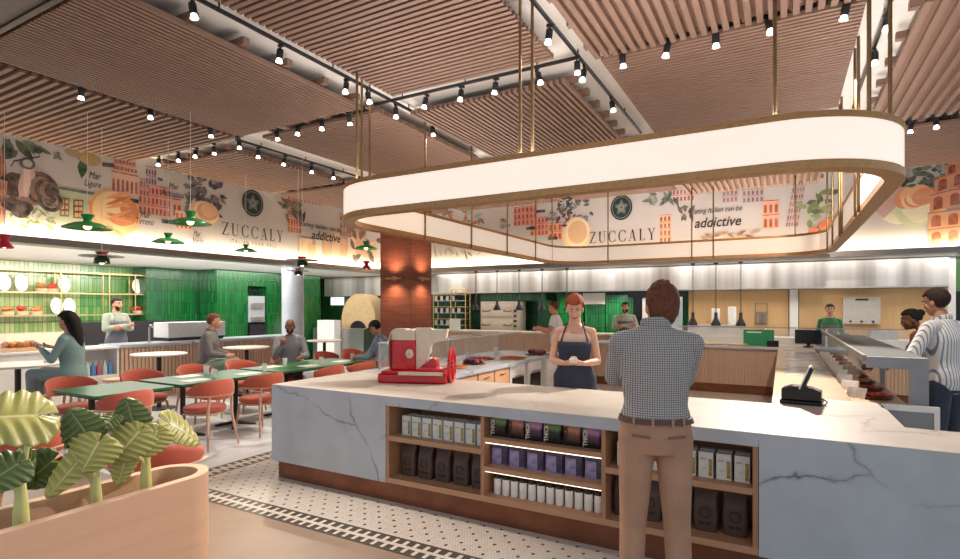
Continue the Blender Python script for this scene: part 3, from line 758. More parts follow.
gd = [(-.02,.10),(.10,.20),(.20,.30),(.24,.42),(.38,.46),(.40,.56),(.20,.55),(.17,.57),(-.02,.57)]
MB().prism([(-.015,.13),(.05,.16),(.16,.30),(.18,.40),(.36,.46),(.38,.56),(.20,.55),(.17,.57),(-.015,.57)], -.015, .06, XZ).build('blade_guard', M['cream'], sl, bevel=.004, smooth=False)
MB().lathe([(0,.0),(.215,.0),(.22,.006),(.215,.012),(0,.014)], n=48, M=frame((-.325,.02,.33), (0,1,0), (0,0,1))).build('blade', M['steel'], sl)
d = MB().lathe([(0,0),(.042,0),(.048,.004),(.042,.014),(.03,.016),(0,.012)], n=28, M=frame((-.08,-.10,.30), (1,0,0), (0,0,1))).build('dial', M['cream'], sl)
MB().lathe([(0,0),(.018,0),(.018,.012),(0,.014)], n=16, M=frame((-.08,-.112,.30), (1,0,0), (0,0,1))).build('dial_knob', M['steel'], d)
MB().prism([(.0,.13),(.20,.13),(.24,.15),(.22,.24),(.17,.25),(.10,.20)], -.14, .02, XZ).build('carriage', M['red'], sl, bevel=.01, smooth=False)
MB().box(.02,-.18,.13,.34,.12,.155).build('feed_table', M['red'], sl, bevel=.006, smooth=False)
FW = frame((.42,0,.18), (0,1,0), (0,0,1))
w = MB().tube([FW @ Vector((.175*math.cos(a), .175*math.sin(a), 0)) for a in [2*PI*i/36 for i in range(36)]], .018, 10, closed=True)
for i in range(6):
    a = PI*i/3; w.tube([FW @ Vector((.02*math.cos(a), .02*math.sin(a), 0)), FW @ Vector((.165*math.cos(a), .165*math.sin(a), 0))], .011, 8)
w.lathe([(0,-.02),(.035,-.02),(.035,.02),(0,.02)], n=16, M=FW); w.build('flywheel', M['red'], sl)
MB().cyl((.36,0,.18),(.42,0,.18),.018).build('axle', M['steel'], sl)

pt = thing('payment_terminal', 'black till with tilted touch screen on the right of the marble counter', 'till', (.13, 5.02, ZC+.0005), R(-6)); pt.scale = (.85,.85,.9)
MB().box(-.17,-.11,0,.17,.11,.035).build('base', M['screenblack'], pt, bevel=.01, smooth=False)
MB().prism([(-.16,.035),(.16,.035),(.16,.12),(.08,.15),(-.08,.16),(-.16,.13)], -.08, .08, XZ).build('printer', M['screenblack'], pt, bevel=.008, smooth=False)
Ms = Matrix.Translation((.05,0,.23)) @ Matrix.Rotation(R(22), 4, 'Y')
MB().box(-.016,-.13,-.105,.016,.13,.105, Ms).build('screen_shell', M['screenblack'], pt, bevel=.006, smooth=False)
MB().box(-.028,-.13,-.105,-.0165,.13,.105, Ms).build('screen', M['white_gloss'], pt, smooth=False)
MB().tube([(.16,.05,.05),(.2,.02,.03),(.19,-.06,.012),(.10,-.12,.012)], .006, 8).build('cable', M['black'], pt)

def pizza(x, y, r, label, seed):
    t = thing('pizza', label, 'pizza', (x, y, ZC+.001), 0, 'pizzas on the island worktop'); random.seed(seed)
    MB().lathe([(0,.0),(r,.0),(r*1.02,.012),(r*.98,.02),(r*.9,.014),(0,.012)], n=28).build('crust', M['crust'], t)
    a = MB()
    for q in range(26):
        an, rr_ = random.uniform(0, 2*PI), r*.85*random.random()**.5; a.ell((rr_*math.cos(an), rr_*math.sin(an), .016), (.022,.022,.010), 8, 6)
    a.build('topping', M['tomato'], t); return t
pizza(-3.55, 5.35, .19, 'nearest pizza on the island worktop, behind the red flywheel', 1)
pizza(-3.62, 5.85, .17, 'second pizza on the island worktop, beyond the red flywheel', 2)
pizza(-3.50, 7.30, .19, 'flat pizza halfway along the island worktop', 3)
pizza(-3.85, 7.0, .17, 'pizza farther from the cabinet edge, halfway along the worktop', 4)
def antipasti(x, y, label, seed, s=1):
    t = thing('antipasti_board', label, 'food board', (x, y, ZC+.001), 0, 'food boards on the island worktop'); random.seed(seed)
    MB().lathe([(0,0),(.16*s,0),(.165*s,.012),(0,.014)], n=24).build('board', M['bowl'], t)
    a = MB()
    for q in range(10): a.ell((random.uniform(-.1,.1)*s, random.uniform(-.1,.1)*s, .035), (.04*s,.035*s,.03*s), 10, 6)
    a.build('cold_cuts', M['meat'], t)
    b = MB()
    for q in range(5): b.ell((random.uniform(-.1,.1)*s, random.uniform(-.1,.1)*s, .055), (.03*s,.03*s,.025*s), 10, 6)
    b.build('grapes', plain('violet grapes', '#5d3a6b', .35) if 'grape' not in M else M['grape'], t); return t
M['grape'] = plain('violet grapes', '#5d3a6b', .35)
antipasti(-3.62, 6.35, 'board of grapes and cold cuts on the island worktop', 5)
antipasti(-3.45, 8.1, 'board piled with bread and meat at the far end of the worktop', 6, 1.25)
for i, (x, y) in enumerate([(-4.05,5.25),(-4.1,6.0),(-4.1,7.0),(-4.1,7.9)]):
    o = MB().lathe([(0,0),(.032,0),(.036,.10),(.030,.10),(.028,.008),(0,.008)], n=18).build('tumbler', M['plate']); o.location = (x, y, ZC+.001); tag(o, f'small white cup behind the glass on the island worktop, {ORD[i]} from the near end', 'cup', 'cups on the island worktop')
# sneeze guard above the left leg
sg = thing('glass_guard', 'clear glass guard with grey shelf along the left leg of the island', 'glass guard', (-4.2, 5.2, ZC))
MB().box(-.12,0,.32,.30,3.3,.335).build('top_glass', M['pale_glass'], sg, smooth=False)
MB().box(-.13,0,.0,-.12,3.3,.32).build('side_glass', M['glass'], sg, smooth=False)
for yy in (.02, 1.6, 3.25): MB().box(-.12,yy,0,-.10,yy+.025,.33).build('post', M['steel'], sg, smooth=False)
# glass guard above the back leg
sg = thing('glass_guard', 'straight glass guard with white posts on the rear worktop', 'glass guard', (-1.9, 12.22, ZC))
MB().box(-.05,0,.02,3.85,.008,.345).build('glass', M['glass'], sg, smooth=False)
MB().box(-.05,-.015,.345,3.85,.02,.362).build('top_rail', M['greyplastic'], sg, smooth=False)
for xx in (1.58, 2.60): MB().box(xx,-.02,0,xx+.04,.02,.345).build('post', M['white_gloss'], sg, smooth=False)
for i, x in enumerate((-1.75,-1.25,-.78)):
    t = thing('pizza', f'pale pizza under the heat lamps on the rear worktop, {ORD[i]} from the left', 'pizza', (x, 12.0, ZC+.001), 0, 'pizzas under the heat lamps')
    MB().lathe([(0,0),(.21,0),(.21,.015),(0,.02)], n=24).build('dough', M['crust'], t)
    MB().lathe([(0,.02),(.17,.02),(.16,.028),(0,.03)], n=24).build('cheese', plain('cheese', '#e3c69a', .6, var=.2, scale=30) if 'cheese' not in M else M['cheese'], t)
    M.setdefault('cheese', bpy.data.materials['cheese'])
o = thing('till_screen', 'black till screen on the rear worktop near the woman in green', 'till', (.42, 12.05, ZC+.001))
MB().box(-.22,-.03,.06,.22,.0,.33).build('screen', M['screenblack'], o, bevel=.006, smooth=False)
MB().box(-.08,-.05,0,.08,.08,.02).box(-.03,0.001,.02,.03,.04,.2).build('stand', M['black'], o, smooth=False)
o = thing('menu_screen', 'green sided box with a small black reader on the rear worktop', 'box', (-.42, 12.08, ZC+.001))
MB().box(-.27,-.02,.0,.27,.05,.31).build('case', plain('green board', '#1f8a55', .4), o, smooth=False)
MB().box(-.21,-.024,.25,.05,-.0205,.27).build('white_line', M['tag'], o, smooth=False)
o = MB().box(-.10,-.05,0,.10,.03,.12).build('card_reader', M['screenblack'], bevel=.006, smooth=False); o.location = (-.17, 11.85, ZC+.001); tag(o, 'small black card reader in front of the green box', 'card reader')
# heat lamps over the back leg and the pizza bench
def heat_lamp(x, y, label, zt=2.68, zb=1.32, coil=True):
    t = thing('heat_lamp', label, 'heat lamp', (x, y, zb), 0, 'hanging heat lamps')
    MB().lathe([(.02,.30),(.035,.29),(.04,.17),(.06,.13),(.105,.03),(.105,0),(.095,0),(.05,.12),(.0,.13)], n=22).build('bell_shade', M['black'], t)
    pts = []
    L = zt-zb-.30; n = 120
    for i in range(n+1):
        a = 2*PI*i/7; pts.append((.019*math.cos(a), .019*math.sin(a), .30+L*i/n))
    MB().tube(pts, .0075, 5).build('coiled_cable', M['black'], t)
    MB().lathe([(.045,L+.26),(.05,L+.30)], n=16).build('ceiling_rose', M['black'], t)
    return t
for i, x in enumerate((-1.82,-1.33,-.82)): heat_lamp(x, 13.4, f'black heat lamp on a coiled cable, {ORD[i]} of the three right of the checked shirt', zt=2.70, zb=1.27)
for i, (x, zb) in enumerate(((-7.58,1.60),(-6.91,1.60),(-6.24,1.60),(-5.57,1.60),(-4.88,1.60))): heat_lamp(x, 13.4, f'black heat lamp on a thin cable, {ORD[i]} of the five right of the brick column', zt=2.70, zb=zb)
# ------------------------------------------------------------------ back stall along wall_north (y = 14.42)
def thing_box(name, label, cat, m, b, group=None, bevel=0):
    x0,y0,z0,x1,y1,z1 = b
    o = MB().box(0,0,0,x1-x0,y1-y0,z1-z0).build(name, m, smooth=False, bevel=bevel); o.location = (x0,y0,z0); return tag(o, label, cat, group)
def steel_mat():
    m, nt, b = newmat('brushed steel hood'); v = coords(nt, (1.0, 1.0, .02)); nz = N(nt, 'ShaderNodeTexNoise', Scale=1.5, Detail=3.0); nt.links.new(v, nz.inputs['Vector'])
    r = ramp(nt, nz.outputs[0], [(.36, hx('#7d756f')), (.5, hx('#b3aeaa')), (.62, hx('#d0ccc9'))]); nt.links.new(r.outputs[0], b.inputs['Base Color'])
    b.inputs['Metallic'].default_value = .55; b.inputs['Roughness'].default_value = .38; return m
M['hood'] = steel_mat()
h = thing_box('extractor_hood', 'long brushed steel hood band under the white soffit on the back wall', 'hood', M['hood'], (-9.6, 13.9, 2.09, 2.86, 14.40, 2.69))
MB().box(0,-.012,0,12.46,0,.03).build('lower_lip', M['steel'], h, smooth=False)
thing_box('timber_panel', 'pale timber wall panel behind the three heat lamps', 'wall panel', M['oakz'], (-2.05, 14.36, 0, .11, 14.41, 2.085))
thing_box('timber_panel', 'pale timber wall panel behind the woman in green', 'wall panel', M['oakz'], (.32, 14.36, 0, 2.86, 14.41, 2.085))
struct(thing_box('pillar_trim', 'x', 'trim', M['white'], (.13, 14.20, 0, .30, 14.41, 2.085)))
struct(thing_box('pillar_trim', 'x', 'trim', M['white'], (2.87, 14.0, 0, 2.99, 14.41, 2.69)))
struct(thing_box('wall_east', 'x', 'wall', M['limetile'], (3.0, 14.2, 2.0, 5.9, 14.41, 2.69)))
struct(thing_box('wall_east', 'x', 'wall', M['black'], (3.0, 14.1, 0, 5.9, 14.41, 2.0)))
# stall counter and back bench
bc = thing_box('stall_counter', 'pale timber stall counter along the back wall, left part', 'counter', M['ribwood'], (-9.4, 12.95, 0, -3.3, 13.55, 1.0))
ribbed(0, 6.1, -.001, .05, .95, .075).build('ribbed_front', M['ribwood'], bc, smooth=False)
MB().box(-.03,-.05,1.0,6.13,.62,1.04).build('counter_top', M['cream'], bc, smooth=False)
b2 = thing_box('stall_counter', 'white stall bench along the back wall behind the heat lamps', 'counter', M['white'], (-2.6, 13.5, 0, 2.8, 13.98, 1.0))
MB().box(-.02,-.03,1.0,5.42,.48,1.03).build('counter_top', M['white_gloss'], b2, smooth=False)
# cream deck oven in a green surround
ov = thing('pizza_oven', 'cream steel deck oven with bracket handles inside a green surround', 'oven', (-6.9, 13.75, 1.045))
MB().box(-.72,0,-.4,.48,.5,.80).build('body', plain('cream steel', '#c4b6a6', .4), ov, smooth=False)
for z in (.38, -.02):
    d = MB().box(-.66,-.02,z,.30,0,z+.33).build('door', plain('cream steel door', '#cfc2b2', .35) if 'cdoor' not in M else M['cdoor'], ov, smooth=False)
    for x in (-.52, .16): MB().tube([(x-.11,-.02,z+.18),(x-.11,-.07,z+.14),(x+.11,-.07,z+.14),(x+.11,-.02,z+.18)], .014, 8).build('handle', M['copper'], d)
for z in (.5,.36,.22,.08): MB().box(.34,-.015,z,.42,0,z+.06).build('control', M['black'], ov, smooth=False)
struct(MB().box(-7.75, 14.0, 1.87, -5.7, 14.4, 2.06).box(-7.75,14.0,0,-7.66,14.4,1.87).box(-5.9,13.9,0,-5.55,14.4,1.87).build('wall_niche', M['darktile'], smooth=False))
struct(thing_box('wall_tile', 'x', 'wall', M['greentile'], (-5.5, 14.30, 0, -4.75, 14.41, 2.06)))
struct(thing_box('wall_tile', 'x', 'wall', M['greentile'], (-4.70, 14.32, 0, -4.15, 14.41, 1.75)))
struct(thing_box('wall_tile', 'x', 'wall', M['greentile'], (-4.12, 14.28, 0, -3.35, 14.41, 2.0)))
struct(thing_box('wall_patch', 'x', 'wall', M['white'], (-4.74, 14.26, 1.76, -4.13, 14.41, 2.06)))
fr = MB().box(-3.33, 14.0, 0, -3.12, 14.41, 1.95).box(-3.45,13.95,1.93,-2.62,14.41,2.07).build('black_frame', M['screenblack'], smooth=False); tag(fr, 'black door frame beside the bearded man in apron', 'frame')
thing_box('fridge', 'tall white fridge behind the checked shirt man', 'fridge', M['white_gloss'], (-3.1, 14.0, 0, -2.55, 14.4, 1.92))
o = thing_box('menu_board', 'pale blue white menu board right of the checked shirt collar', 'sign', plain('pale blue board', '#b9cad6', .5), (-2.42, 13.55, 1.05, -2.08, 13.62, 1.93))
# white wall unit, apron on hook
u = thing_box('wall_unit', 'white wall box with a dark slot and three knobs on the timber panel', 'wall unit', plain('putty enamel', '#b3aea8', .5), (1.14, 14.15, 1.33, 1.80, 14.355, 1.90))
MB().box(.22,-.012,.50,.45,0,.535).build('slot', M['black'], u, smooth=False)
for x in (.13,.33,.53): MB().cyl((x,0,.05),(x,-.03,.05),.022).build('knob', M['black'], u)
ap = thing('cloth_rack', 'grey brown cloth rack hanging on the timber panel', 'cloth rack', (-.44, 14.34, 1.28))
MB().tube([(-.12,-.06,.25),(-.12,-.06,.50),(.12,-.06,.50),(.12,-.06,.25)], .012, 8).build('wire_frame', M['greyplastic'], ap)
def clf(u, v): return Vector(((u-.5)*.24, -.08-.03*math.sin(u*9)-.02*v, .30*(v)))
MB().grid(clf, 14, 6).build('cloth', plain('taupe cloth', '#8a7d74', .9), ap, solid=.012)
for i, (x, hh) in enumerate(((-1.38,.62),(-1.03,.66))):
    o = MB().lathe([(0,0),(.085,0),(.09,.01),(.09,hh),(.0,hh+.01)], (0,0,0), 20).build('white_cylinder', M['white_gloss']); o.location = (x, 13.85, 1.032); tag(o, f'tall white canister on the back bench, {"left" if i == 0 else "right"} of the pair', 'canister', 'canisters on the back bench')
thing_box('glass_cabinet', 'low milky glass cabinet on the back bench behind the heat lamps', 'cabinet', plain('pale grey glass', '#d5d3d0', .25), (-1.95, 13.52, 1.032, -.72, 13.75, 1.28))
thing_box('steel_container', 'grey steel container at the right of the back bench', 'container', M['steel'], (1.55, 13.52, 1.032, 2.0, 13.9, 1.2))
# bread trolley
br = thing('bread_trolley', 'brass framed rack of bread trays next to the brick column', 'trolley', (-8.55, 13.62, 1.042))
f = MB()
for x in (-.62, 0, .50):
    for yv in (0, .26): f.bar((x,yv,0),(x,yv,1.06 if x < 0 else 1.12), .025)
f.tube([(0,0,1.08),(.03,0,1.15),(.1,0,1.18),(.42,0,1.18),(.48,0,1.15),(.5,0,1.08)], .018, 8)
f.build('frame', M['brass'], br, smooth=False)
for k in range(6):
    MB().box(-.62,0,.10+k*.18,.5,.26,.118+k*.18).build('tray', M['brass'] if k % 2 else M['steel'], br, smooth=False)
for k, n in ((1,5),(3,5),(5,4)):
    for i in range(n):
        o = MB().box(-.05,0,0,.05,.2,.13).build('tin', M['steel'], smooth=False); o.location = (-8.55-.54+i*.2, 13.64, 1.042+.12+k*.18-.18); tag(o, f'grey tin on the bread trolley, {ORD[i]} from the left on the {["lower","","middle","","upper"][k-1]} row', 'tin', 'tins on the bread trolley')
o = thing_box('white_sign', 'blank white card on the counter beside the bread trolley', 'sign', M['tag'], (-8.2, 12.98, 1.042, -7.85, 13.0, 1.36))
# cream domed oven left of the column
od = thing('domed_oven', 'cream domed oven front left of the brick column', 'oven', (-11.6, 13.5, .0))
arch = [(-.85,0),(.55,0)]+[(-.15+.70*math.cos(a)*1.0, 1.25+.85*math.sin(a)) for a in [PI*i/20 for i in range(21)]]+[]
MB().prism(arch, -.3, .3, XZ).build('dome', plain('cream plaster', '#cdb084', .7, var=.1), od, smooth=False)
MB().prism([(-.5,.9),(.2,.9)]+[(-.15+.32*math.cos(a), 1.0+.25*math.sin(a)) for a in [PI*i/12 for i in range(13)]], .302, .315, XZ).build('mouth', M['black'], od, smooth=False)
thing_box('wall_screen', 'small white screen high on the green wall beside the marble column', 'screen', glowmat('white screen', '#ffffff', 1.1), (-13.9, 14.2, 1.75, -13.35, 14.28, 2.02))
h = thing_box('extractor_hood', 'short steel hood left of the brick column', 'hood', M['hood'], (-13.9, 13.9, 2.05, -10.4, 14.4, 2.69))
thing_box('steel_bench', 'grey steel bench behind the bald man', 'bench', M['steel'], (-13.1, 12.6, 0, -11.0, 13.1, 1.02))
thing_box('white_cabinet', 'white cabinet beside the domed oven', 'cabinet', M['white_gloss'], (-12.6, 12.3, 0, -11.9, 12.58, 1.28))

# ------------------------------------------------------------------ left stall along wall_west
struct(MB().box(-14.0, 9.3, 0, -13.2, 10.25, ZT-.03).box(-14.0,10.9,0,-13.2,13.0,ZT-.03).box(-14.0,10.25,2.28,-13.2,10.9,ZT-.03).box(-14.0,10.25,0,-13.7,10.9,2.28).build('wall_inner', M['deeptile'], smooth=False))
struct(MB().box(-14.59, 7.9, 0, -14.0, 9.29, ZT-.03).build('wall_inner', M['deeptile'], smooth=False))
cm = thing('coffee_machine', 'grey coffee machine in the niche of the green tiled wall', 'machine', (-13.4, 10.57, .9))
MB().box(-.25,-.28,.35,.18,.28,1.1).build('body', M['greyplastic'], cm, smooth=False)
MB().box(-.25,-.28,0,.25,.28,.30).build('base', M['black'], cm, smooth=False)
MB().box(.18,-.2,.75,.24,.2,.9).build('spout', M['steel'], cm, smooth=False); MB().box(.18,-.2,.4,.26,.2,.5).build('drip_tray', M['steel'], cm, smooth=False)
# stall counters
sc = thing('stall_counter', 'stall counter with ribbed timber front and marble top before the green tiles', 'counter', (-10.2, 5.3, 0))
MB().box(-.6,0,0,0,4.1,.97).build('body', M['ribwood'], sc, smooth=False)
ribbed(0, 4.1, .001, .05, .95, .07, axis='y').build('ribbed_front', M['ribwood'], sc, smooth=False)
MB().box(-.64,-.02,.97,.05,4.14,1.02).build('counter_top', M['marble'], sc, smooth=False)
s2 = thing('stall_counter', 'white stall counter with bottle niche at the left edge', 'counter', (-10.2, 1.5, 0))
MB().box(-.6,0,0,0,3.08,.97).box(-.6,3.08,0,-.35,3.76,.97).box(-.35,3.08,0,0,3.76,.52).box(-.35,3.76,0,0,3.79,.97).build('body', M['white'], s2, smooth=False)
MB().box(-.64,-.02,.97,.05,3.775,1.0).build('counter_top', M['white_gloss'], s2, smooth=False)
g = MB().box(.0,0.0,1.0,.012,2.2,1.28).build('glass_front', M['glass'], s2, smooth=False)
M['blueb'] = plain('blue bottle', '#5b86b5', .2); M['pinkb'] = plain('pink bottle', '#b5667a', .2); M['clearb'] = plain('pale bottle', '#b9cfd8', .2)
for i in range(7):
    o = MB().lathe([(0,0),(.038,0),(.04,.01),(.04,.15),(.015,.20),(.015,.24),(0,.24)], n=14).build('bottle', (M['blueb'],M['pinkb'],M['clearb'])[i % 3]); o.location = (-10.27, 4.64+i*.09, .522); tag(o, f'{("blue","pink","clear")[i%3]} drinks bottle, {ORD[i]} from the left in the white counter niche', 'bottle', 'drinks bottles in the counter niche')
for i, (yv, mm, ll_) in enumerate(((3.0,'tomato','pile of red tomatoes'),(3.9,'crust','heap of brown rolls'))):
    t = thing('produce_crate', f'{ll_} in a small crate on the white stall counter', 'crate', (-10.5, yv, 1.002)); a = MB(); random.seed(i)
    MB().box(-.13,-.28,0,.13,.28,.06).build('crate', M['palewood'], t, smooth=False)
    for q in range(24): a.ell((random.uniform(-.1,.1), random.uniform(-.25,.25), .085+random.random()*.04), .045, 8, 6)
    a.build('produce', M[mm], t); t.location.x = -10.45
wm = thing('service_machine', 'white box shaped counter machine on the marble stall counter', 'machine', (-10.75, 6.35, 1.022))
MB().box(-.25,0,.06,.25,1.25,.36).build('body', plain('white grey enamel', '#c9c9c9', .4), wm, bevel=.01, smooth=False)
MB().box(-.22,.03,0,.22,1.22,.06).build('foot', M['black'], wm, smooth=False)
tp = thing('beer_tap', 'chrome tap column next to the chef on the stall counter', 'tap', (-10.35, 5.9, 1.022))
MB().tube([(0,0,0),(0,0,.28),(.03,0,.33),(.09,0,.33),(.11,0,.28)], .018, 10).build('spout', M['steel'], tp)
# back bench with dark oven behind the chef
thing_box('back_bench', 'low bench with dark oven fronts behind the chef', 'bench', M['black'], (-13.9, 6.1, 0, -13.3, 8.6, 1.35))
thing_box('bench_panel', 'timber faced bench under the plate shelves', 'bench', M['ribwood'], (-13.9, 2.5, .0, -13.3, 6.05, 1.15))
# plate shelves with brass frame
sh = thing('plate_shelf', 'long brass framed shelf with plates and bread, over the green tiles', 'shelf', (-14.25, 4.6, 1.5))
L_ = 4.55; f = MB()
for z in (0, .5, .98):
    f.bar((.14,0,z),(.14,L_,z),.022); f.bar((-.14,0,z),(-.14,L_,z),.022)
for yv in (0, 1.5, 2.5, 3.1, L_):
    f.bar((.14,yv,0),(.14,yv,1.0),.02); f.bar((-.14,yv,0),(-.14,yv,1.0),.02)
f.build('frame', M['brass'], sh, smooth=False)
for z in (.012, .512):
    MB().box(-.13,0,z,.13,2.0,z+.012).box(-.13,2.9,z,.13,L_,z+.012).build('shelf_board', M['pale_glass'], sh, smooth=False)
pl0 = None; k = 0
for z, lev in ((.526,'upper'), (.026,'lower')):
    ys = (.55,.85,1.65,3.25,3.75,4.25) if lev == 'upper' else (.1,.3,1.5,1.75,3.75,3.95,4.15)
    for i, yv in enumerate(ys):
        lab = f'white oval plate standing on the {lev} brass shelf, {ORD[i]} from the left'
        loc = (-14.27, 4.6+yv, 1.5+z)
        if pl0 is None:
            pl0 = MB().ell((0,0,.19), (.02,.12,.19), 20, 12, Matrix.Rotation(R(-10),4,'Y')).build('plate', M['plate']); tag(pl0, lab, 'plate', 'plates on the brass shelf'); pl0.location = loc
        else: dup(pl0, loc, 0, lab)
    bs = (.15,1.2,1.4,3.5,4.0) if lev == 'upper' else (.6,.85,1.1,3.25,3.5)
    for i, yv in enumerate(bs):
        t = thing('bread_basket', f'basket of rolls on the {lev} brass shelf, {ORD[i]} from the left', 'basket', (-14.27, 4.6+yv, 1.5+z), 0, 'bread baskets on the brass shelf'); a = MB(); random.seed(i+9)
        MB().lathe([(0,0),(.10,0),(.125,.07),(.115,.07),(.09,.01),(0,.01)], n=18).build('basket', M['palewood'], t)
        for q in range(8): a.ell((random.uniform(-.07,.07), random.uniform(-.08,.08), .09+random.random()*.07), (.05,.055,.04), 8, 6)
        a.build('rolls', M['crust'] if (i+k) % 2 else M['tomato'], t)
    k += 1
M['seatcloth'] = plain('terracotta upholstery', '#b9563f', .75, var=.07, scale=40, sheen=.3)
M['chairwood'] = wood('pale beech chair frame', '#c9a58a', 'z', .5, var=.08)
M['tablegreen'] = plain('green table top', '#2f6b3c', .35, var=.05); M['tableedge'] = plain('dark table edge', '#26221f', .5)
# ------------------------------------------------------------------ chair
def make_chair():
    t = thing('dining_chair', 'x', 'chair', group='terracotta dining chairs')
    s = MB().lathe([(0,.415),(.20,.415),(.235,.43),(.245,.455),(.235,.482),(.19,.497),(0,.502)], n=32)
    s.build('seat', M['seatcloth'], t, angle=60)
    MB().lathe([(.0,.385),(.20,.385),(.225,.395),(.225,.414),(0,.414)], n=28).build('seat_frame', M['chairwood'], t)
    pts, rad = [], []
    for i in range(25):
        a = R(-90-78+156*i/24); e = math.sin(PI*i/24)**.45
        rr_ = .285; lean = .03
        pts.append((rr_*math.cos(a)*1.02, rr_*math.sin(a)-lean, .70)); rad.append((.032*max(e, .15), .125*max(e, .25)))
    MB().tube(pts, rad, 14).build('backrest', M['seatcloth'], t, angle=60)
    rail = [(.275*math.cos(R(-90-88+176*i/20))*1.06, .285*math.sin(R(-90-88+176*i/20))-.045, .635) for i in range(21)]
    MB().tube(rail, (.013), 8).build('back_rail', M['chairwood'], t)
    for sx in (-1, 1):
        MB().tube([(sx*.17,.16,.40),(sx*.215,.20,0)], [.017,.012], 10).build('leg', M['chairwood'], t)
        MB().tube([(sx*.155,-.285,.635),(sx*.165,-.26,.42),(sx*.215,-.33,0)], [.013,.018,.012], 10).build('leg', M['chairwood'], t)
    return t
CH = make_chair(); chused = [0]
def chair(x, y, rz, label):
    o = CH if chused[0] == 0 else dup(CH); chused[0] += 1
    o.location = (x, y, 0); o.rotation_euler = (0,0,R(rz)); o['label'] = label
# near side of the green tables (sitter faces -x : local +y -> -x : rz 90)
for y, l in ((3.22,'terracotta chair with its back to the viewer at the end of the first green table'),
             (4.22,'terracotta chair with its whole back and legs in view, left of the marble counter'),
             (5.0,'terracotta chair with its back to the viewer, touching the left corner of the marble counter'),
             (6.10,'terracotta chair back peeping over the left end of the counter, before the bald man'),
             (6.85,'terracotta chair back over the counter, between the bald man and the red slicer'),
             (7.55,'terracotta chair back beside the red slicer, below the capped man')):
    chair(-6.22 if y < 6 else -6.15, y, 90+random.uniform(-6,6), l)
for y, l in ((3.46,'orange lit chair facing the viewer behind the front green table, by the seated woman'),
             (4.32,'orange lit chair facing the viewer, second along the far side of the green tables'),
             (5.10,'orange lit chair facing the viewer in front of the grey jacketed man'),
             (5.90,'dark red chair facing the viewer just right of the grey jacketed man'),
             (7.80,'terracotta chair facing the viewer between the bald man and the capped man'),
             (8.55,'terracotta chair beyond the capped man at the far table end')):
    chair(-7.62, y, -90+random.uniform(-6,6), l)
chair(-7.58, 6.76, -100, 'terracotta chair under the bald man at the long green table')
chair(-4.12, 2.44, 40, 'terracotta chair right behind the planter box, its back round and close')
cl_ = [o for o in bpy.data.objects if o.get('label', '').startswith('terracotta chair right behind')][0]; cl_.scale = (1.15, 1.1, .88)
chair(-5.15, 2.02, 65, 'terracotta chair behind the planter at the left edge of the picture')
# ------------------------------------------------------------------ green tables
def green_table(x0, x1, y0, y1, label):
    cx, cy = (x0+x1)/2, (y0+y1)/2
    t = thing('dining_table', label, 'table', (cx, cy, 0), 0, 'green dining tables')
    MB().prism(rrect(x0-cx, y0-cy, x1-cx, y1-cy, .03, 4), .722, .748).build('tabletop', M['tablegreen'], t)
    MB().prism(rrect(x0-cx+.015, y0-cy+.015, x1-cx-.015, y1-cy-.015, .03, 4), .705, .7215).build('edge_board', M['tableedge'], t)
    for s in (-1, 1):
        yy = s*(y1-y0)*.28
        MB().cyl((0,yy,.03),(0,yy,.704),.032).build('pedestal', M['tableedge'], t)
        a = MB()
        for k in range(4):
            w = PI/4+PI/2*k; a.tube([(0,yy,.05),(.2*math.cos(w),yy+.2*math.sin(w),.022),(.27*math.cos(w),yy+.27*math.sin(w),.012)], [.03,.02,.012], 8)
        a.build('foot', M['tableedge'], t)
green_table(-7.30, -6.35, 3.06, 3.92, 'short green dining table nearest the planter')
green_table(-7.30, -6.38, 4.02, 5.42, 'green dining table set with glasses and napkins, middle of the row')
green_table(-7.30, -6.38, 5.52, 7.45, 'long green dining table at which the bald man sits')
M['paper'] = plain('white napkin paper', '#ecebe8', .8, var=.02)
M['tumbler'] = glass('tumbler glass', '#e8eeee', .45, .08)
k = 0
for (x, y, l) in ((-6.62,4.35,'near left corner of the middle green table'),(-7.08,4.55,'far side of the middle green table'),(-6.62,5.15,'near right corner of the middle green table'),
                  (-7.05,5.9,'far left part of the long green table'),(-6.65,6.3,'near side of the long green table'),(-6.7,7.1,'in front of the capped man')):
    o = MB().box(-.11,-.16,0,.11,.16,.004).build('place_mat', M['paper'], smooth=False); o.location = (x, y, .749); o.rotation_euler = (0,0,R(random.uniform(-8,8))); tag(o, 'white paper place mat, '+l, 'place mat', 'white place mats')
    o = MB().lathe([(0,0),(.032,0),(.038,.12),(.035,.12),(.030,.006),(0,.006)], n=18).build('drinking_glass', M['tumbler']); o.location = (x+.02, y+.26, .749); tag(o, 'clear tumbler by the place mat, '+l, 'glass', 'tumblers on the green tables')
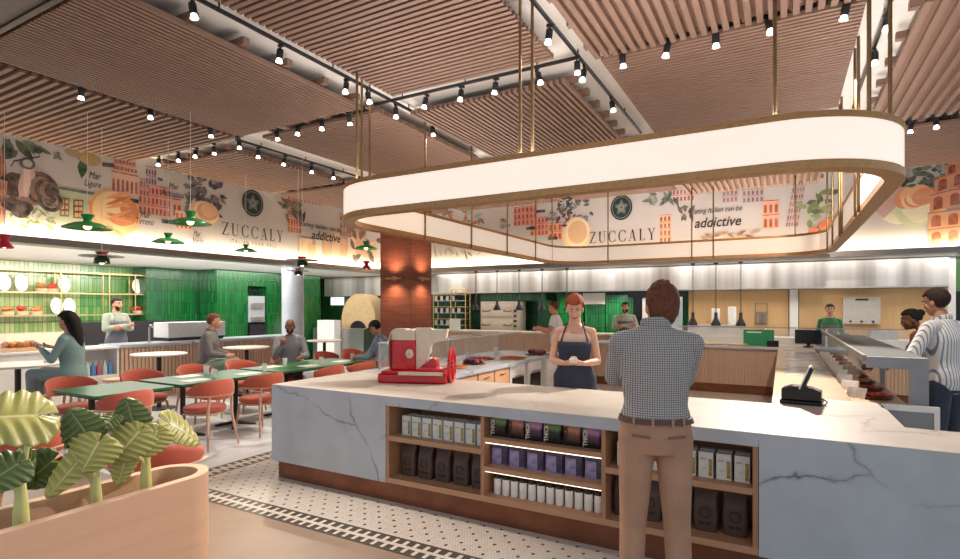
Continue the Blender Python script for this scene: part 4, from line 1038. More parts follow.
# ------------------------------------------------------------------ round bar tables
M['roundtop'] = plain('pale cream table top', '#e8ddce', .4, var=.03)
def round_table(x, y, label, r=.42, h=.92):
    t = thing('round_table', label, 'table', (x, y, 0), 0, 'round white bar tables')
    MB().lathe([(0,h-.03),(r-.02,h-.03),(r,h-.015),(r,h-.004),(r-.01,h),(0,h)], n=40).build('tabletop', M['roundtop'], t)
    MB().cyl((0,0,.02),(0,0,h-.03),.035,n=20).build('pedestal', M['black'], t)
    MB().lathe([(0,0),(.25,0),(.25,.012),(.04,.03),(0,.03)], n=32).build('base', M['black'], t)
round_table(-9.08, 3.42, 'round white bar table in front of the seated woman', .48)
round_table(-9.1, 5.35, 'round white bar table between the apron chef and the grey jacketed man')
round_table(-9.1, 7.05, 'round white bar table right of the grey jacketed man')
round_table(-9.3, 9.3, 'round white bar table behind the bald man', .40)
def stool(x, y, label, h=.62):
    t = thing('bar_stool', label, 'stool', (x, y, 0), 0, 'wooden stools')
    MB().lathe([(0,h-.04),(.17,h-.04),(.18,h-.02),(.17,h),(0,h)], n=28).build('seat', M['palewood'], t)
    for k in range(4):
        w = PI/4+PI/2*k; MB().tube([(.11*math.cos(w),.11*math.sin(w),h-.04),(.17*math.cos(w),.17*math.sin(w),0)], [.017,.013], 8).build('leg', M['palewood'], t)
    a = MB(); a.tube([(.15*math.cos(2*PI*i/20),.15*math.sin(2*PI*i/20),.22) for i in range(20)], .009, 6, closed=True); a.build('foot_ring', M['black'], t)
stool(-8.75, 4.50, 'wooden stool right behind the seated woman')
stool(-8.0, 2.72, 'wooden stool at the left edge of the picture above the big leaf')
stool(-8.06, 3.64, 'wooden stool under the seated woman with the phone')
stool(-8.40, 5.72, 'wooden stool under the grey jacketed man')
stool(-8.6, 6.55, 'wooden stool in front of the ribbed counter, right of the grey jacketed man')
o = thing('menu_holder', 'small white card stand on the round table by the seated woman', 'card stand', (-9.0, 3.75, .921))
MB().box(-.012,-.06,0,.012,.06,.17).build('card', M['paper'], o, smooth=False); MB().box(-.03,-.06,-.0005,.03,.06,.01).build('foot', M['greyplastic'], o, smooth=False)

# ------------------------------------------------------------------ planter with elephant ear plants
M['planterwood'] = wood('smooth peach timber', '#e0b598', 'y', .4, var=.07, scale=.7, spec=.5)
M['soil'] = plain('dark potting soil', '#4a2d22', .9, var=.4, scale=40, bump=.4)
PX0, PX1, PY1, PZ = -3.24, -2.855, 2.05, .75
pl = thing('planter_box', 'long peach timber planter box with rounded end in the left foreground', 'planter', (-3.05, 1.0, 0))
def stad(off, y0=-1.6):
    x0, x1 = PX0-(-3.05)+off, PX1-(-3.05)-off; r = (x1-x0)/2; yc = PY1-1.0-r-off*1.0
    out = [(x1, y0), (x1, yc)]+[((x0+x1)/2+r*math.cos(PI*i/16), yc+r*math.sin(PI*i/16)) for i in range(1, 16)]+[(x0, yc), (x0, y0)]
    return out
outer, inner = stad(0), stad(.055)
a = MB(); n = len(outer); vs = []
for P_ in (outer, inner):
    for z in (0, PZ): vs += [(x, y, z) for x, y in P_]
fs = []
for i in range(n-1):
    fs += [(i, i+1, n+i+1, n+i), (2*n+i+1, 2*n+i, 3*n+i, 3*n+i+1), (n+i, n+i+1, 3*n+i+1, 3*n+i)]
fs += [(0, n, 3*n, 2*n), (n-1, 2*n+n-1, 3*n+n-1, n+n-1)]
a.add(vs, fs).build('shell', M['planterwood'], pl, angle=50)
MB().prism(stad(.056), .3, .60).build('soil', M['soil'], pl, smooth=False)
def leafmat(name, a, b, vein):
    m, nt, bs = newmat(name); v = coords(nt, (1,1,1)); nz = N(nt, 'ShaderNodeTexNoise', Scale=6.0, Detail=4.0); nt.links.new(v, nz.inputs['Vector'])
    at = N(nt, 'ShaderNodeVertexColor', layer_name='paint')
    r = ramp(nt, nz.outputs[0], [(.3, hx(a)), (.7, hx(b))]); mx = N(nt, 'ShaderNodeMix', data_type='RGBA')
    nt.links.new(at.outputs[0], mx.inputs['Factor']); nt.links.new(r.outputs[0], mx.inputs['A']); mx.inputs['B'].default_value = hx(vein)
    nt.links.new(mx.outputs['Result'], bs.inputs['Base Color']); bs.inputs['Roughness'].default_value = .38
    bs.inputs['Subsurface Weight'].default_value = .0; bs.inputs['Transmission Weight'].default_value = 0
    return m
M['leaf'] = leafmat('elephant ear leaf', '#949247', '#b0ac5e', '#dcd6a4'); M['leafdk'] = leafmat('dark elephant ear leaf', '#465a30', '#5a6c38', '#93a062')
M['stem'] = plain('pale green stalk', '#d6d68a', .4, var=.1)
def leaf(base, tip, width, normal, m, parent, droop=.25):
    """heart shaped ribbed leaf: base is where the stalk joins, tip its point"""
    base, tip = Vector(base), Vector(tip); L = (tip-base); ln = L.length; d = L.normalized(); nrm = Vector(normal); nrm = (nrm-d*nrm.dot(d)).normalized(); sd = d.cross(nrm)
    NU, NV = 32, 56; NR = 11.0
    def half(t):
        if t < 0: return .86*math.sqrt(max(0, 1-(t/.30)**2))*.98+.02
        return max(.004, math.cos(t*PI/2)**.55)*.90
    vs, cols = [], []
    for j in range(NV+1):
        t = -.295+1.295*j/NV
        for i in range(NU+1):
            s = 2*i/NU-1; w = half(t)*width/2; x = s*w; tt = t
            if t < 0: tt = t*min(1, abs(s)*2.2)                     # notch between the lobes
            ph = (t*NR+abs(s)*1.5)*2*PI*.5
            wave = math.sin(ph); a_ = min(1, abs(s)*2.2)
            x *= 1+.045*wave*abs(s)**2
            z = -droop*width*.40*s*s - droop*ln*max(0, tt)**2*.6 + 0.013*width*wave*a_ + .05*width*abs(s)
            vs.append(base+d*(tt*ln)+sd*x+nrm*z)
            v = 1.0 if abs(s) < .035 else max(0, (wave-.80)/.2)*.55*a_
            cols.append((v, v, v, 1))
    W = NU+1; fs = [(j*W+i, j*W+i+1, (j+1)*W+i+1, (j+1)*W+i) for j in range(NV) for i in range(NU)]
    o = MB().add(vs, fs).build('leaf', m, parent, angle=80, solid=.002, fix=False)
    at = o.data.color_attributes.new('paint', 'FLOAT_COLOR', 'POINT')
    for k, c in enumerate(cols): at.data[k].color = c
    return o
def stalk(pts, r0, r1, parent):
    n = 12; out = []; P_ = [Vector(p) for p in pts]
    for i in range(n+1):
        t = i/n
        out.append((1-t)**2*P_[0]+2*t*(1-t)*P_[1]+t*t*P_[2])
    return MB().tube(out, [r0+(r1-r0)*i/n for i in range(n+1)], 10).build('stalk', M['stem'], parent)
CAMP = Vector((0,0,1.7))
def plant(x, y, label, leaves, trunk=.30, tr=.035):
    t = thing('elephant_ear_plant', label, 'plant', (x, y, .602), 0, 'elephant ear plants in the planter')
    MB().tube([(0,0,0),(0,0,trunk*.5),(0,0,trunk)], [tr, tr*.85, tr*.45], 12).build('trunk', M['stem'], t)
    for (bx, by, bz, tx, ty, tz, w, dark, nrm) in leaves:
        leaf((bx,by,bz), (tx,ty,tz), w, nrm, M['leafdk'] if dark else M['leaf'], t)
        stalk([(0,0,trunk*.55), (bx*.15, by*.15, trunk+(bz-trunk)*.6), (bx,by,bz)], tr*.45, .006, t)
def L(y0, b, t, w, dark=0, nrm=(.8,-.3,.5), u0=0, u1=0):
    return (u0, b[0]-y0, b[1]-.602, u1, t[0]-y0, t[1]-.602, w*1.12, dark, nrm)
y0 = 1.16
plant(-3.05, y0, 'elephant ear plant with one huge leaf, at the left edge of the planter', [
    L(y0,(1.22,1.19),(.90,1.24),.30,0,(.75,-.3,.65)), L(y0,(1.13,.99),(.98,.92),.18,1,(.8,-.2,.5),.04,.06), L(y0,(1.20,.95),(1.34,.84),.20,1,(.7,-.3,.5),-.10,-.16),
    L(y0,(1.05,1.02),(.90,.98),.18,1,(.7,-.3,.5),-.05,-.1)], .32, .036)
y0 = 1.47
plant(-3.05, y0, 'elephant ear plant in the middle of the planter with dark and pale leaves', [
    L(y0,(1.44,1.04),(1.36,1.19),.20,1,(.9,-.3,.1)), L(y0,(1.46,1.02),(1.37,.90),.23,0,(.8,-.3,.5),.05,.08), L(y0,(1.38,.95),(1.24,.81),.13,0,(.8,-.1,.5),.04,.05),
    L(y0,(1.52,1.10),(1.62,1.15),.10,1,(.6,-.3,.7),0,-.03), L(y0,(1.33,.93),(1.22,.83),.20,1,(.7,-.3,.5),-.12,-.16)], .30, .032)
y0 = 1.72
plant(-3.05, y0, 'elephant ear plant nearest the rounded end of the planter', [
    L(y0,(1.66,1.05),(1.62,1.21),.19,1,(.9,-.3,.1)), L(y0,(1.66,1.03),(1.53,.92),.22,0,(.8,-.3,.5),.04,.06), L(y0,(1.74,1.02),(1.66,.91),.18,0,(.85,-.3,.4),.07,.1),
    L(y0,(1.84,1.04),(2.04,.90),.19,0,(.7,-.2,.7),.02,.04), L(y0,(1.60,.90),(1.55,.78),.12,0,(.8,-.3,.4),.03,.05)], .34, .032)
# ------------------------------------------------------------------ people
SK = {}; PEOPLE = []
def skinmat(n, h):
    if n not in SK: SK[n] = plain('skin '+n, h, .5, var=.05, scale=20, spec=.35)
    return SK[n]
M['eyewhite'] = plain('eye white', '#c9c0b8', .3, var=.01); M['iris'] = plain('dark iris', '#2a1c16', .2)
M['lip'] = plain('lips', '#a8524a', .5); M['shoe'] = plain('dark leather shoe', '#2c221e', .5)
V3 = Vector
def pose(s=1.0, female=False, sit=None, lean=0, hipshift=0):
    """joints in local space: +y the way the person faces, z up"""
    J = {}
    hz = .93*s if sit is None else sit+.10*s
    P_ = V3((hipshift, 0, hz+.03*s)); J['pelvis'] = P_
    rot = Matrix.Rotation(-R(lean), 3, 'X')
    def up(x, y, z): return P_ + rot @ (V3((x, y, z))*s)
    sw = .158 if female else .188
    J['up'] = rot
    J['waist'] = up(0,0,.13); J['chest'] = up(0,0,.33); J['neck'] = up(0,-.01,.53); J['head'] = up(0,.03,.675)
    for k, sx in (('L', -1), ('R', 1)):
        J['sh'+k] = up(sx*sw, -.01, .445); J['el'+k] = up(sx*(sw+.06), -.03, .17); J['wr'+k] = up(sx*(sw+.055), .05, -.08)
        J['hip'+k] = P_+V3((sx*.088*s, 0, -.04*s))
        if sit is None:
            J['kn'+k] = V3((sx*.10*s, .01, .50*s)); J['an'+k] = V3((sx*.105*s, -.02, .085*s))
        else:
            J['kn'+k] = P_+V3((sx*.11*s, .42*s, .01)); J['an'+k] = V3((sx*.11*s, .40*s, max(.085*s, P_.z-.45*s)))
    return J
def torso_rings(J, s, female, off, lo, hi):
    prof = [(-.13,.125,.10),(-.05,.165,.118),(.03,.168,.118),(.12,.142 if not female else .122,.104),(.22,.155 if not female else .135,.112),(.33,.172 if not female else .15,.122),(.40,.172 if not female else .148,.110),(.445,.142 if not female else .122,.092),(.485,.098,.078),(.53,.064,.064)]
    rot = J['up']; out = []
    ax, ay = rot @ V3((1,0,0)), rot @ V3((0,1,0))
    zs = [p[0] for p in prof]
    def at(z):
        for i in range(len(prof)-1):
            a, b = prof[i], prof[i+1]
            if a[0] <= z <= b[0]:
                t = (z-a[0])/(b[0]-a[0]); return (a[1]+(b[1]-a[1])*t, a[2]+(b[2]-a[2])*t)
        return prof[-1][1:]
    n = 14
    for i in range(n+1):
        z = lo+(hi-lo)*i/n; rx, ry = at(z); out.append((J['pelvis']+rot @ V3((0,0,z*s)), ax, ay, rx*s+off, ry*s+off))
    return out
def hand(b, wr, fwd, palm, s, side, curl=25, spread=5):
    """five fingered hand: fwd the way the fingers point, palm the palm's normal"""
    f = V3(fwd).normalized(); p = V3(palm); p = (p-f*p.dot(f)).normalized(); lat = f.cross(p)*side      # lat points to the thumb side
    wr = V3(wr)
    kn = []
    for i, (q, ln) in enumerate(((.032,.074),(.011,.082),(-.011,.077),(-.031,.060))):
        k = wr+f*(.088-.006*abs(i-1))*s+lat*q*s; kn.append(k)
        b.capsule(wr+f*.01*s+lat*q*.6*s, .0135*s, k, .0115*s, 8)
        d = (f+lat*q*spread*.9).normalized(); c0 = k; ang = R(curl)
        for j, fr in enumerate((.45,.32,.25)):
            dd = d*math.cos(ang)+p*math.sin(ang); c1 = c0+dd*ln*fr*s; b.capsule(c0, (.0098-.0008*j)*s, c1, (.0090-.0010*j)*s, 8); c0 = c1; ang += R(curl*.9)
    b.ell(wr+f*.05*s, (.026*s,)*3, 10, 8)
    t0 = wr+f*.022*s+lat*.024*s+p*.006*s; t1 = t0+(f*.55+lat*.75+p*.35).normalized()*.042*s; t2 = t1+(f*.85+lat*.25+p*.45).normalized()*.032*s; t3 = t2+(f*.95+p*.35).normalized()*.024*s
    b.capsule(t0, .0155*s, t1, .0125*s, 8); b.capsule(t1, .0115*s, t2, .0105*s, 8); b.capsule(t2, .0105*s, t3, .0085*s, 8)
def remesh(o, vox, it=6, keep=True):
    md = o.modifiers.new('r', 'REMESH'); md.mode = 'VOXEL'; md.voxel_size = vox; md.adaptivity = 0
    sm = o.modifiers.new('s', 'SMOOTH'); sm.factor = .5; sm.iterations = it
    bake(o); o.data.polygons.foreach_set('use_smooth', [True]*len(o.data.polygons)); return o
def person(name, label, loc, yaw, J, s, skin, shirt, pants, hair, female=False, sleeve='long', head=(0,0), vox=.009, hands=None, hem=-.07, apron=None, beard=None, glass=False, hat=None, shirt_parts=None, neckline=.515, belt=None, shoes=True, smile=False, collar=None, grp=None):
    T = thing(name, label, 'person', loc, R(yaw))
    PEOPLE.append(T)
    hd = J['head']; HM = Matrix.Translation(hd) @ (J['up'].to_4x4() if False else Matrix.Identity(4)) @ Matrix.Rotation(R(head[0]),4,'Z') @ Matrix.Rotation(R(head[1]),4,'X') @ Matrix.Scale(s,4)
    b = MB()
    # head: skull, face, jaw, nose, ears, brow, neck
    b.ell((0,-.012,.03), (.074,.095,.086), 20, 14, HM); b.ell((0,.022,-.035), (.058,.066,.082), 20, 14, HM)
    b.ell((0,.05,-.088), (.034,.034,.03), 14, 10, HM); b.ell((0,.066,.022), (.046,.020,.014), 14, 8, HM)
    b.tube([HM @ V3((0,.082,.008)), HM @ V3((0,.098,-.018)), HM @ V3((0,.104,-.034)), HM @ V3((0,.085,-.042))], [.007*s,.010*s,.0145*s,.010*s], 10)
    b.ell((0,.083,-.066), (.024,.012,.011), 12, 8, HM)
    for sx in (-1,1):
        b.ell((sx*.075,-.008,-.018), (.011,.022,.033), 10, 8, HM); b.ell((sx*.034,.055,-.03), (.026,.026,.026), 10, 8, HM)
    nk = J['neck']; b.tube([nk-V3((0,0,.05*s)), nk.lerp(hd, .45), hd+V3((0,-.01,-.03*s))], [.066*s,.052*s,.050*s], 16)
    b.loft(torso_rings(J, s, female, -.004, -.13, .53), 24)
    ar = 1 if not female else .84
    for k, sx in (('L',-1),('R',1)):
        b.capsule(J['neck']-V3((0,0,.06*s)), .055*s, J['sh'+k], .052*s*ar, 12)
        b.capsule(J['sh'+k], .054*s*ar, J['el'+k], .040*s*ar, 12); m_ = J['el'+k].lerp(J['wr'+k], .35)
        b.capsule(J['el'+k], .040*s*ar, m_, .041*s*ar, 12); b.capsule(m_, .041*s*ar, J['wr'+k], .026*s*ar, 12)
        b.capsule(J['hip'+k], .088*s, J['kn'+k], .056*s, 14); m_ = J['kn'+k].lerp(J['an'+k], .3)
        b.capsule(J['kn'+k], .055*s, m_, .056*s, 12); b.capsule(m_, .056*s, J['an'+k], .036*s, 12)
        b.capsule(J['an'+k]+V3((0,-.03,-.04*s)), .036*s, J['an'+k]+V3((0,.12*s,-.052*s)), .028*s, 10)
        h = (hands or {}).get(k)
        if h is None: h = ((J['wr'+k]-J['el'+k]), (-sx*.8,.3,0), 22)
        hand(b, J['wr'+k], h[0], h[1], s*(.92 if female else 1), -sx if False else (1 if k == 'L' else -1)*(h[3] if len(h) > 3 else 1), h[2])
    body = b.build('body', skin, T); remesh(body, vox, 5)
    # face details
    lp = MB()
    for sx in (-1,1):
        eo = MB().ell((sx*.030,.0745,.002), (.0115,.0105,.0052), 12, 8, HM).build('eye', M['eyewhite'], T)
        MB().ell((sx*.030,.0825,.002), (.0055,.005,.0050), 10, 8, HM).build('iris', M['iris'], eo)
        MB().tube([HM @ V3((sx*.014,.088,.020)), HM @ V3((sx*.030,.088,.027)), HM @ V3((sx*.046,.076,.021))], [.0038*s,.0045*s,.002*s], 8).build('eyebrow', hair['mat'], T)
    w = .030 if smile else .023
    lp.tube([HM @ V3((-w,.079,-.064+(.008 if smile else 0))), HM @ V3((-w*.4,.0925,-.067)), HM @ V3((w*.4,.0925,-.067)), HM @ V3((w,.079,-.064+(.008 if smile else 0)))], [.003*s,(.005*s,.0065*s),(.005*s,.0065*s),.003*s], 8)
    lp.build('lips', M['lip'], T)
    # hair
    if hair.get('kind', 'short') != 'none':
        hl = hair.get('front', .045); nape = hair.get('nape', -.075); vol = hair.get('vol', 1.10); rough = hair.get('rough', .03)
        random.seed(len(label)); ph = [random.uniform(0, 6) for _ in range(6)]
        def fn(d):
            z = d.z*.09; face = d.y > -.05
            lim = hl if d.y > .35 else (hl-.11*(.35-d.y)/.4 if face else nape)
            if d.y > -.05 and d.y <= .35 and abs(d.x) > .5: lim = max(lim, -.02)
            k = vol+rough*(math.sin(d.x*17+ph[0])*math.sin(d.y*13+ph[1])+.6*math.sin(d.x*31+d.z*9+ph[2]))+hair.get('top', .0)*max(0, d.z)
            if z < lim: k = .80
            return k
        a = MB(); a.ell((0,-.012,.028 if 'rz' not in hair else .006), (.077,.099,hair.get('rz', .09)), 44, 30, HM, fn)
        if hair['kind'] == 'long':
            pts = [HM @ V3(p) for p in ((0,-.05,.06),(.0,-.095,-.02),(.0,-.105,-.12),(0,-.10,-.24),(0,-.085,-.36),(0,-.08,-.44))]
            a.tube(pts, [(.085*s,.06*s),(.09*s,.055*s),(.085*s,.045*s),(.075*s,.04*s),(.06*s,.03*s),(.02*s,.012*s)], 16, up=(0,1,0))
            for sx in (-1,1):
                a.tube([HM @ V3(p) for p in ((sx*.05,-.02,.08),(sx*.075,-.04,.0),(sx*.078,-.06,-.1),(sx*.07,-.08,-.22))], [.02*s,.024*s,.026*s,.015*s], 10)
        if hair['kind'] == 'bun': a.ell((0,-.105,.06), .045, 16, 12, HM)
        hb = a.build('hair', hair['mat'], T, angle=60)
    if beard:
        a = MB()
        def bf(d): return 1.05 if (d.y > -.1 and (abs(d.x) > .55 or d.z < -.30)) and d.z < .15 else .86
        a.ell((0,.022,-.045), (.058,.066,.082), 28, 20, HM, bf); a.build('beard', beard, T, angle=60)
    if hat:
        a = MB(); a.ell((0,-.012,.04), (.083,.104,.088), 24, 16, HM, lambda d: 1 if d.z > -.12 else .8)
        a.tube([HM @ V3(p) for p in ((0,.06,.045),(0,.12,.038),(0,.165,.026))], [(.070*s,.008*s),(.066*s,.007*s),(.03*s,.005*s)], 16); a.build('cap', hat, T)
    # shirt
    if shirt:
        a = MB(); off = .014
        a.loft(torso_rings(J, s, female, off, hem, neckline), 28)
        for k, sx in (('L',-1),('R',1)):
            S, E, W = J['sh'+k], J['el'+k], J['wr'+k]
            if sleeve != 'none': a.capsule(J['neck']-V3((0,0,.065*s)), .062*s, S, .060*s*ar, 14)
            if sleeve == 'long': a.capsule(S, .061*s*ar, E, .055*s*ar, 14); a.tube([E, E.lerp(W,.4), E.lerp(W,.93)], [.055*s*ar,.052*s*ar,.039*s*ar], 14)
            elif sleeve == 'rolled': a.capsule(S, .062*s*ar, E, .056*s*ar, 14); a.tube([E, E.lerp(W,.35)], [.056*s*ar,.054*s*ar], 14)
            elif sleeve == 'short': a.ell(S, .062*s*ar, 14, 10); a.tube([S, S.lerp(E,.55)], [.062*s*ar,.062*s*ar], 14)
        sh = a.build('shirt', shirt, T); remesh(sh, max(vox, .009), 5)
        if collar:
            MB().tube([J['neck']+V3((.068*s*math.cos(w), 0.066*s*math.sin(w)+.004, -.012*s-.018*s*math.sin(w))) for w in [2*PI*i/24 for i in range(24)]], [(.009*s,.028*s)]*24, 8, closed=True).build('collar', collar, sh)
    if pants:
        a = MB(); a.loft(torso_rings(J, s, female, .008, -.13, .045), 28)
        for k in 'LR':
            H_, K, A = J['hip'+k], J['kn'+k], J['an'+k]
            a.ell(H_, .097*s, 14, 10); a.tube([H_, H_.lerp(K,.5), K], [.099*s,.083*s,.068*s], 16); a.ell(K, .067*s, 14, 10); a.tube([K, K.lerp(A,.35), K.lerp(A,1.02)], [.068*s,.066*s,.058*s], 16)
        pp = a.build('trousers', pants, T); remesh(pp, max(vox, .009), 4)
        if belt:
            rr_ = torso_rings(J, s, female, .020, .03, .055); MB().loft([rr_[0], rr_[-1]], 40).build('belt', belt, pp)
            q = rr_[7]
            for w in (-70,-100,-130,-50,90): MB().box(-.006,-.005,-.022,.006,.005,.022, Matrix.Translation(V3(q[0])+V3((q[3]*math.cos(R(w)), q[4]*math.sin(R(w))*1.02, 0))) @ Matrix.Rotation(R(w+90),4,'Z')).build('belt_loop', pants, pp, smooth=False)
    if shoes:
        for k in 'LR':
            A = J['an'+k]; a = MB()
            a.loft([(A+V3((0,-.065*s,-.045*s)),(1,0,0),(0,0,1),.030*s,.036*s),(A+V3((0,-.02*s,-.035*s)),(1,0,0),(0,0,1),.042*s,.048*s),(A+V3((0,.06*s,-.045*s)),(1,0,0),(0,0,1),.044*s,.039*s),(A+V3((0,.13*s,-.055*s)),(1,0,0),(0,0,1),.046*s,.029*s),(A+V3((0,.185*s,-.064*s)),(1,0,0),(0,0,1),.024*s,.018*s)], 16)
            a.build('shoe', M['shoe'], T)
    if apron:
        a = MB(); rot = J['up']
        def af(u, v):
            z = .36-.86*v*(1 if apron.get('long', 1) else .6); half = 58 if z > .16 else min(100, 58+(.16-z)*320)
            w = R(90-half+2*half*u)
            if z > -.06:
                rg = torso_rings(J, s, female, .030, z, z+.001)[0]; rx, ry = rg[3], rg[4]; c_ = rg[0]
            else:
                rg = torso_rings(J, s, female, .032, -.05, -.049)[0]; rx, ry = rg[3], rg[4]+.012; c_ = J['pelvis']+V3((0,0,z*s))
            return V3(c_)+(rot if z > -.06 else Matrix.Identity(3)) @ V3((rx*1.03*math.cos(w), ry*1.08*math.sin(w), 0))
        ab = a.grid(af, 24, 24).build('apron', apron['mat'], T, angle=70, solid=.006)
        rg = torso_rings(J, s, female, .03, .36, .361)[0]
        for sx in (-1,1):
            p0 = V3(rg[0])+rot @ V3((sx*.125*s, rg[4]*.72, 0))
            MB().tube([p0, J['neck']+V3((sx*.088*s,.075*s,-.05*s)), J['neck']+V3((sx*.078*s,.0,.004*s)), J['neck']+V3((0,-.085*s,-.015*s))], .008*s, 8).build('strap', apron['mat'], ab)
    return T
def hairmat(n, h): return plain('hair '+n, h, .75, var=.3, scale=50, bump=.3, spec=.22)
H_BR = hairmat('red brown', '#6b4132'); H_RED = hairmat('copper red', '#914a33'); H_BLK = hairmat('black', '#1c1715'); H_DK = hairmat('dark brown', '#33261f')

# 1 man in a checked shirt at the counter, seen from behind
s = 1.045; J = pose(s); J['head'] += V3((.035,0,.0)); J['up'] = Matrix.Identity(3)
for k in ('pelvis','waist','chest','neck','shL','shR','hipL','hipR'): J[k] = J[k]+V3((0,0,.055))
for k, sx in (('L',-1),('R',1)): J['sh'+k] += V3((-sx*.012,0,-.02))
for k, sx in (('L',-1),('R',1)):
    J['el'+k] = V3(((.165 if sx > 0 else -.196)*s, .11, 1.25*s)); J['wr'+k] = V3((sx*-.02*s, .26*s, 1.25*s+sx*.02))
    J['kn'+k] = V3((sx*.11*s, .02, .50*s)); J['an'+k] = V3((sx*.125*s, -.02, .085*s))
M['check'] = stripes('small grey check cloth', '#c0bab4', '#85868a', 84, .26, 'x', 'z', '#3d4147', blur=.16)
M['khaki'] = plain('tan chino cloth', '#b08a72', .85, var=.10, scale=7, bump=.5)
M['belt'] = plain('brown leather belt', '#5a3a2e', .5)
person('person', 'man in grey checked shirt and tan trousers, arms folded, back turned, at the counter', (-.60, 3.02, 0), 20, J, s, skinmat('fair', '#c98f78'), M['check'], M['khaki'],
    {'mat': H_BR, 'kind': 'short', 'front': .028, 'nape': -.2, 'vol': 1.06, 'rough': .03, 'top': .02, 'rz': .118}, head=(14,4), vox=.006, hem=.048, belt=M['belt'], collar=M['check'],
    hands={'L': ((1,.5,0),(0,-1,0),25), 'R': ((-1,.5,0),(0,-1,0),25)}, shoes=True)
tr = [c for c in PEOPLE[0].children if c.name.startswith('trousers')][0]; q = J['pelvis']
for sx in (-1, 1):
    MB().bar(q+V3((sx*.045,-.137,-.035)), q+V3((sx*.135,-.108,-.03)), .006, .012).build('back_pocket', plain('pocket seam', '#8a6752', .9) if 'pseam' not in M else M['pseam'], tr, smooth=False)
# 2 red haired woman in navy apron behind the counter, looking at her phone
s = 1.03; J = pose(s, True)
for k, sx in (('L',-1),('R',1)):
    J['el'+k] = V3((sx*.215*s, .02, 1.13*s)); J['wr'+k] = V3((sx*.085*s, .215*s, 1.125*s))
M['navy'] = plain('navy apron cloth', '#33384a', .85, var=.08, bump=.3); M['skintop'] = plain('pale vest', '#d9b9a6', .8)
M['jeansd'] = plain('dark trousers', '#2b2d35', .85)
person('person', 'red haired woman in navy apron looking down at her phone behind the counter', (-1.80, 5.17, 0), 180+17, J, s, skinmat('pale', '#dba98f'), M['skintop'], M['jeansd'],
    {'mat': H_RED, 'kind': 'short', 'front': .028, 'nape': -.075, 'vol': 1.17, 'rough': .04, 'top': .10}, female=True, sleeve='none', head=(0,-22), vox=.006, neckline=.44, apron={'mat': M['navy']},
    hands={'L': ((.75,.6,.15),(.3,-.5,.8),38), 'R': ((-.75,.6,.15),(-.3,-.5,.8),38)}, smile=True)
def held_phone(name, label, loc, rz, tilt, m='white_gloss'):
    t = thing(name, label, 'phone', loc, R(rz))
    Mx = Matrix.Rotation(R(tilt),4,'X'); MB().box(-.037,-.075,-.005,.037,.075,.005, Mx).build('case', M[m], t, bevel=.004, smooth=False); MB().box(-.033,-.07,.0052,.033,.07,.0056, Mx).build('screen', M['screenblack'], t, smooth=False)
held_phone('phone', 'white phone in the hands of the red haired woman', (-1.715, 4.885, 1.185), 180+17, 25)
# 3 bearded chef with folded arms in the left stall
def folded(J, s, z=1.20):
    for k, sx in (('L',-1),('R',1)):
        J['el'+k] = V3((sx*.255*s, .06, z*s-.02)); J['wr'+k] = V3((sx*-.07*s, .225*s, z*s+.03+sx*.02))
    return {'L': ((1,.05,.1),(0,-1,.2),30), 'R': ((-1,.05,.1),(0,-1,.2),30)}
M['olive'] = plain('grey olive shirt', '#8f9484', .85, var=.06, bump=.3); M['greyapron'] = plain('slate apron', '#5a5d68', .85)
s = 1.07; J = pose(s); hh = folded(J, s)
person('person', 'bearded man in olive shirt and slate apron, arms folded, in the left stall', (-11.45, 5.88, 0), -62-15, J, s, skinmat('tan', '#b98468'), M['olive'], M['jeansd'], {'mat': H_BLK, 'kind': 'short', 'front': .032, 'vol': 1.12, 'nape': -.06}, beard=H_BLK, apron={'mat': M['greyapron']}, hands=hh)
# 4 long haired woman with phone at the round table (faces left)
M['teal'] = plain('dusty teal jumper', '#7f9a98', .9, var=.06, bump=.3); M['pantsteal'] = plain('grey blue trousers', '#7d8a8a', .85)
s = 1.02; J = pose(s, True, sit=.70, lean=4)
for k, sx in (('L',-1),('R',1)):
    J['el'+k] = J['sh'+k]+V3((sx*.05, .10, -.26)); J['wr'+k] = J['el'+k]+V3((-sx*.10, .20, .14))
person('person', 'seated woman with long black hair and teal jumper holding a phone at the round table', (-8.06, 3.62, 0), 90+33, J, s, skinmat('warm', '#c08a70'), M['teal'], M['pantsteal'], {'mat': H_BLK, 'kind': 'long', 'front': .032, 'vol': 1.13, 'nape': -.1}, female=True, head=(0,-12), hem=-.12,
    hands={'L': ((.35,.9,.2),(.5,0,.8),28), 'R': ((-.35,.9,.2),(-.5,0,.8),28)})
q = Matrix.Rotation(R(123),4,'Z') @ ((J['wrL']+J['wrR'])/2+V3((0,.09,.035)))
held_phone('phone', 'phone in the hands of the long haired seated woman', (-8.06+q.x, 3.62+q.y, q.z), 123, 30)
# 5 man in grey jacket on a stool (faces right)
M['jacket'] = plain('grey wool jacket', '#6f6d6d', .9, var=.1, bump=.3); M['greenp'] = plain('grey green trousers', '#7a9382', .85)
s = 1.05; J = pose(s, sit=.62, lean=8)
for k, sx in (('L',-1),('R',1)):
    J['el'+k] = J['sh'+k]+V3((sx*.04, .06, -.28)); J['wr'+k] = J['el'+k]+V3((-sx*.12, .22, -.06))
person('person', 'man in grey jacket and green trousers sitting sideways on a stool', (-8.40, 5.72, 0), -48, J, s, skinmat('fair', '#c98f78'), M['jacket'], M['greenp'], {'mat': H_BR, 'kind': 'short', 'front': .03, 'vol': 1.12, 'nape': -.07}, hem=-.15, collar=M['jacket'])
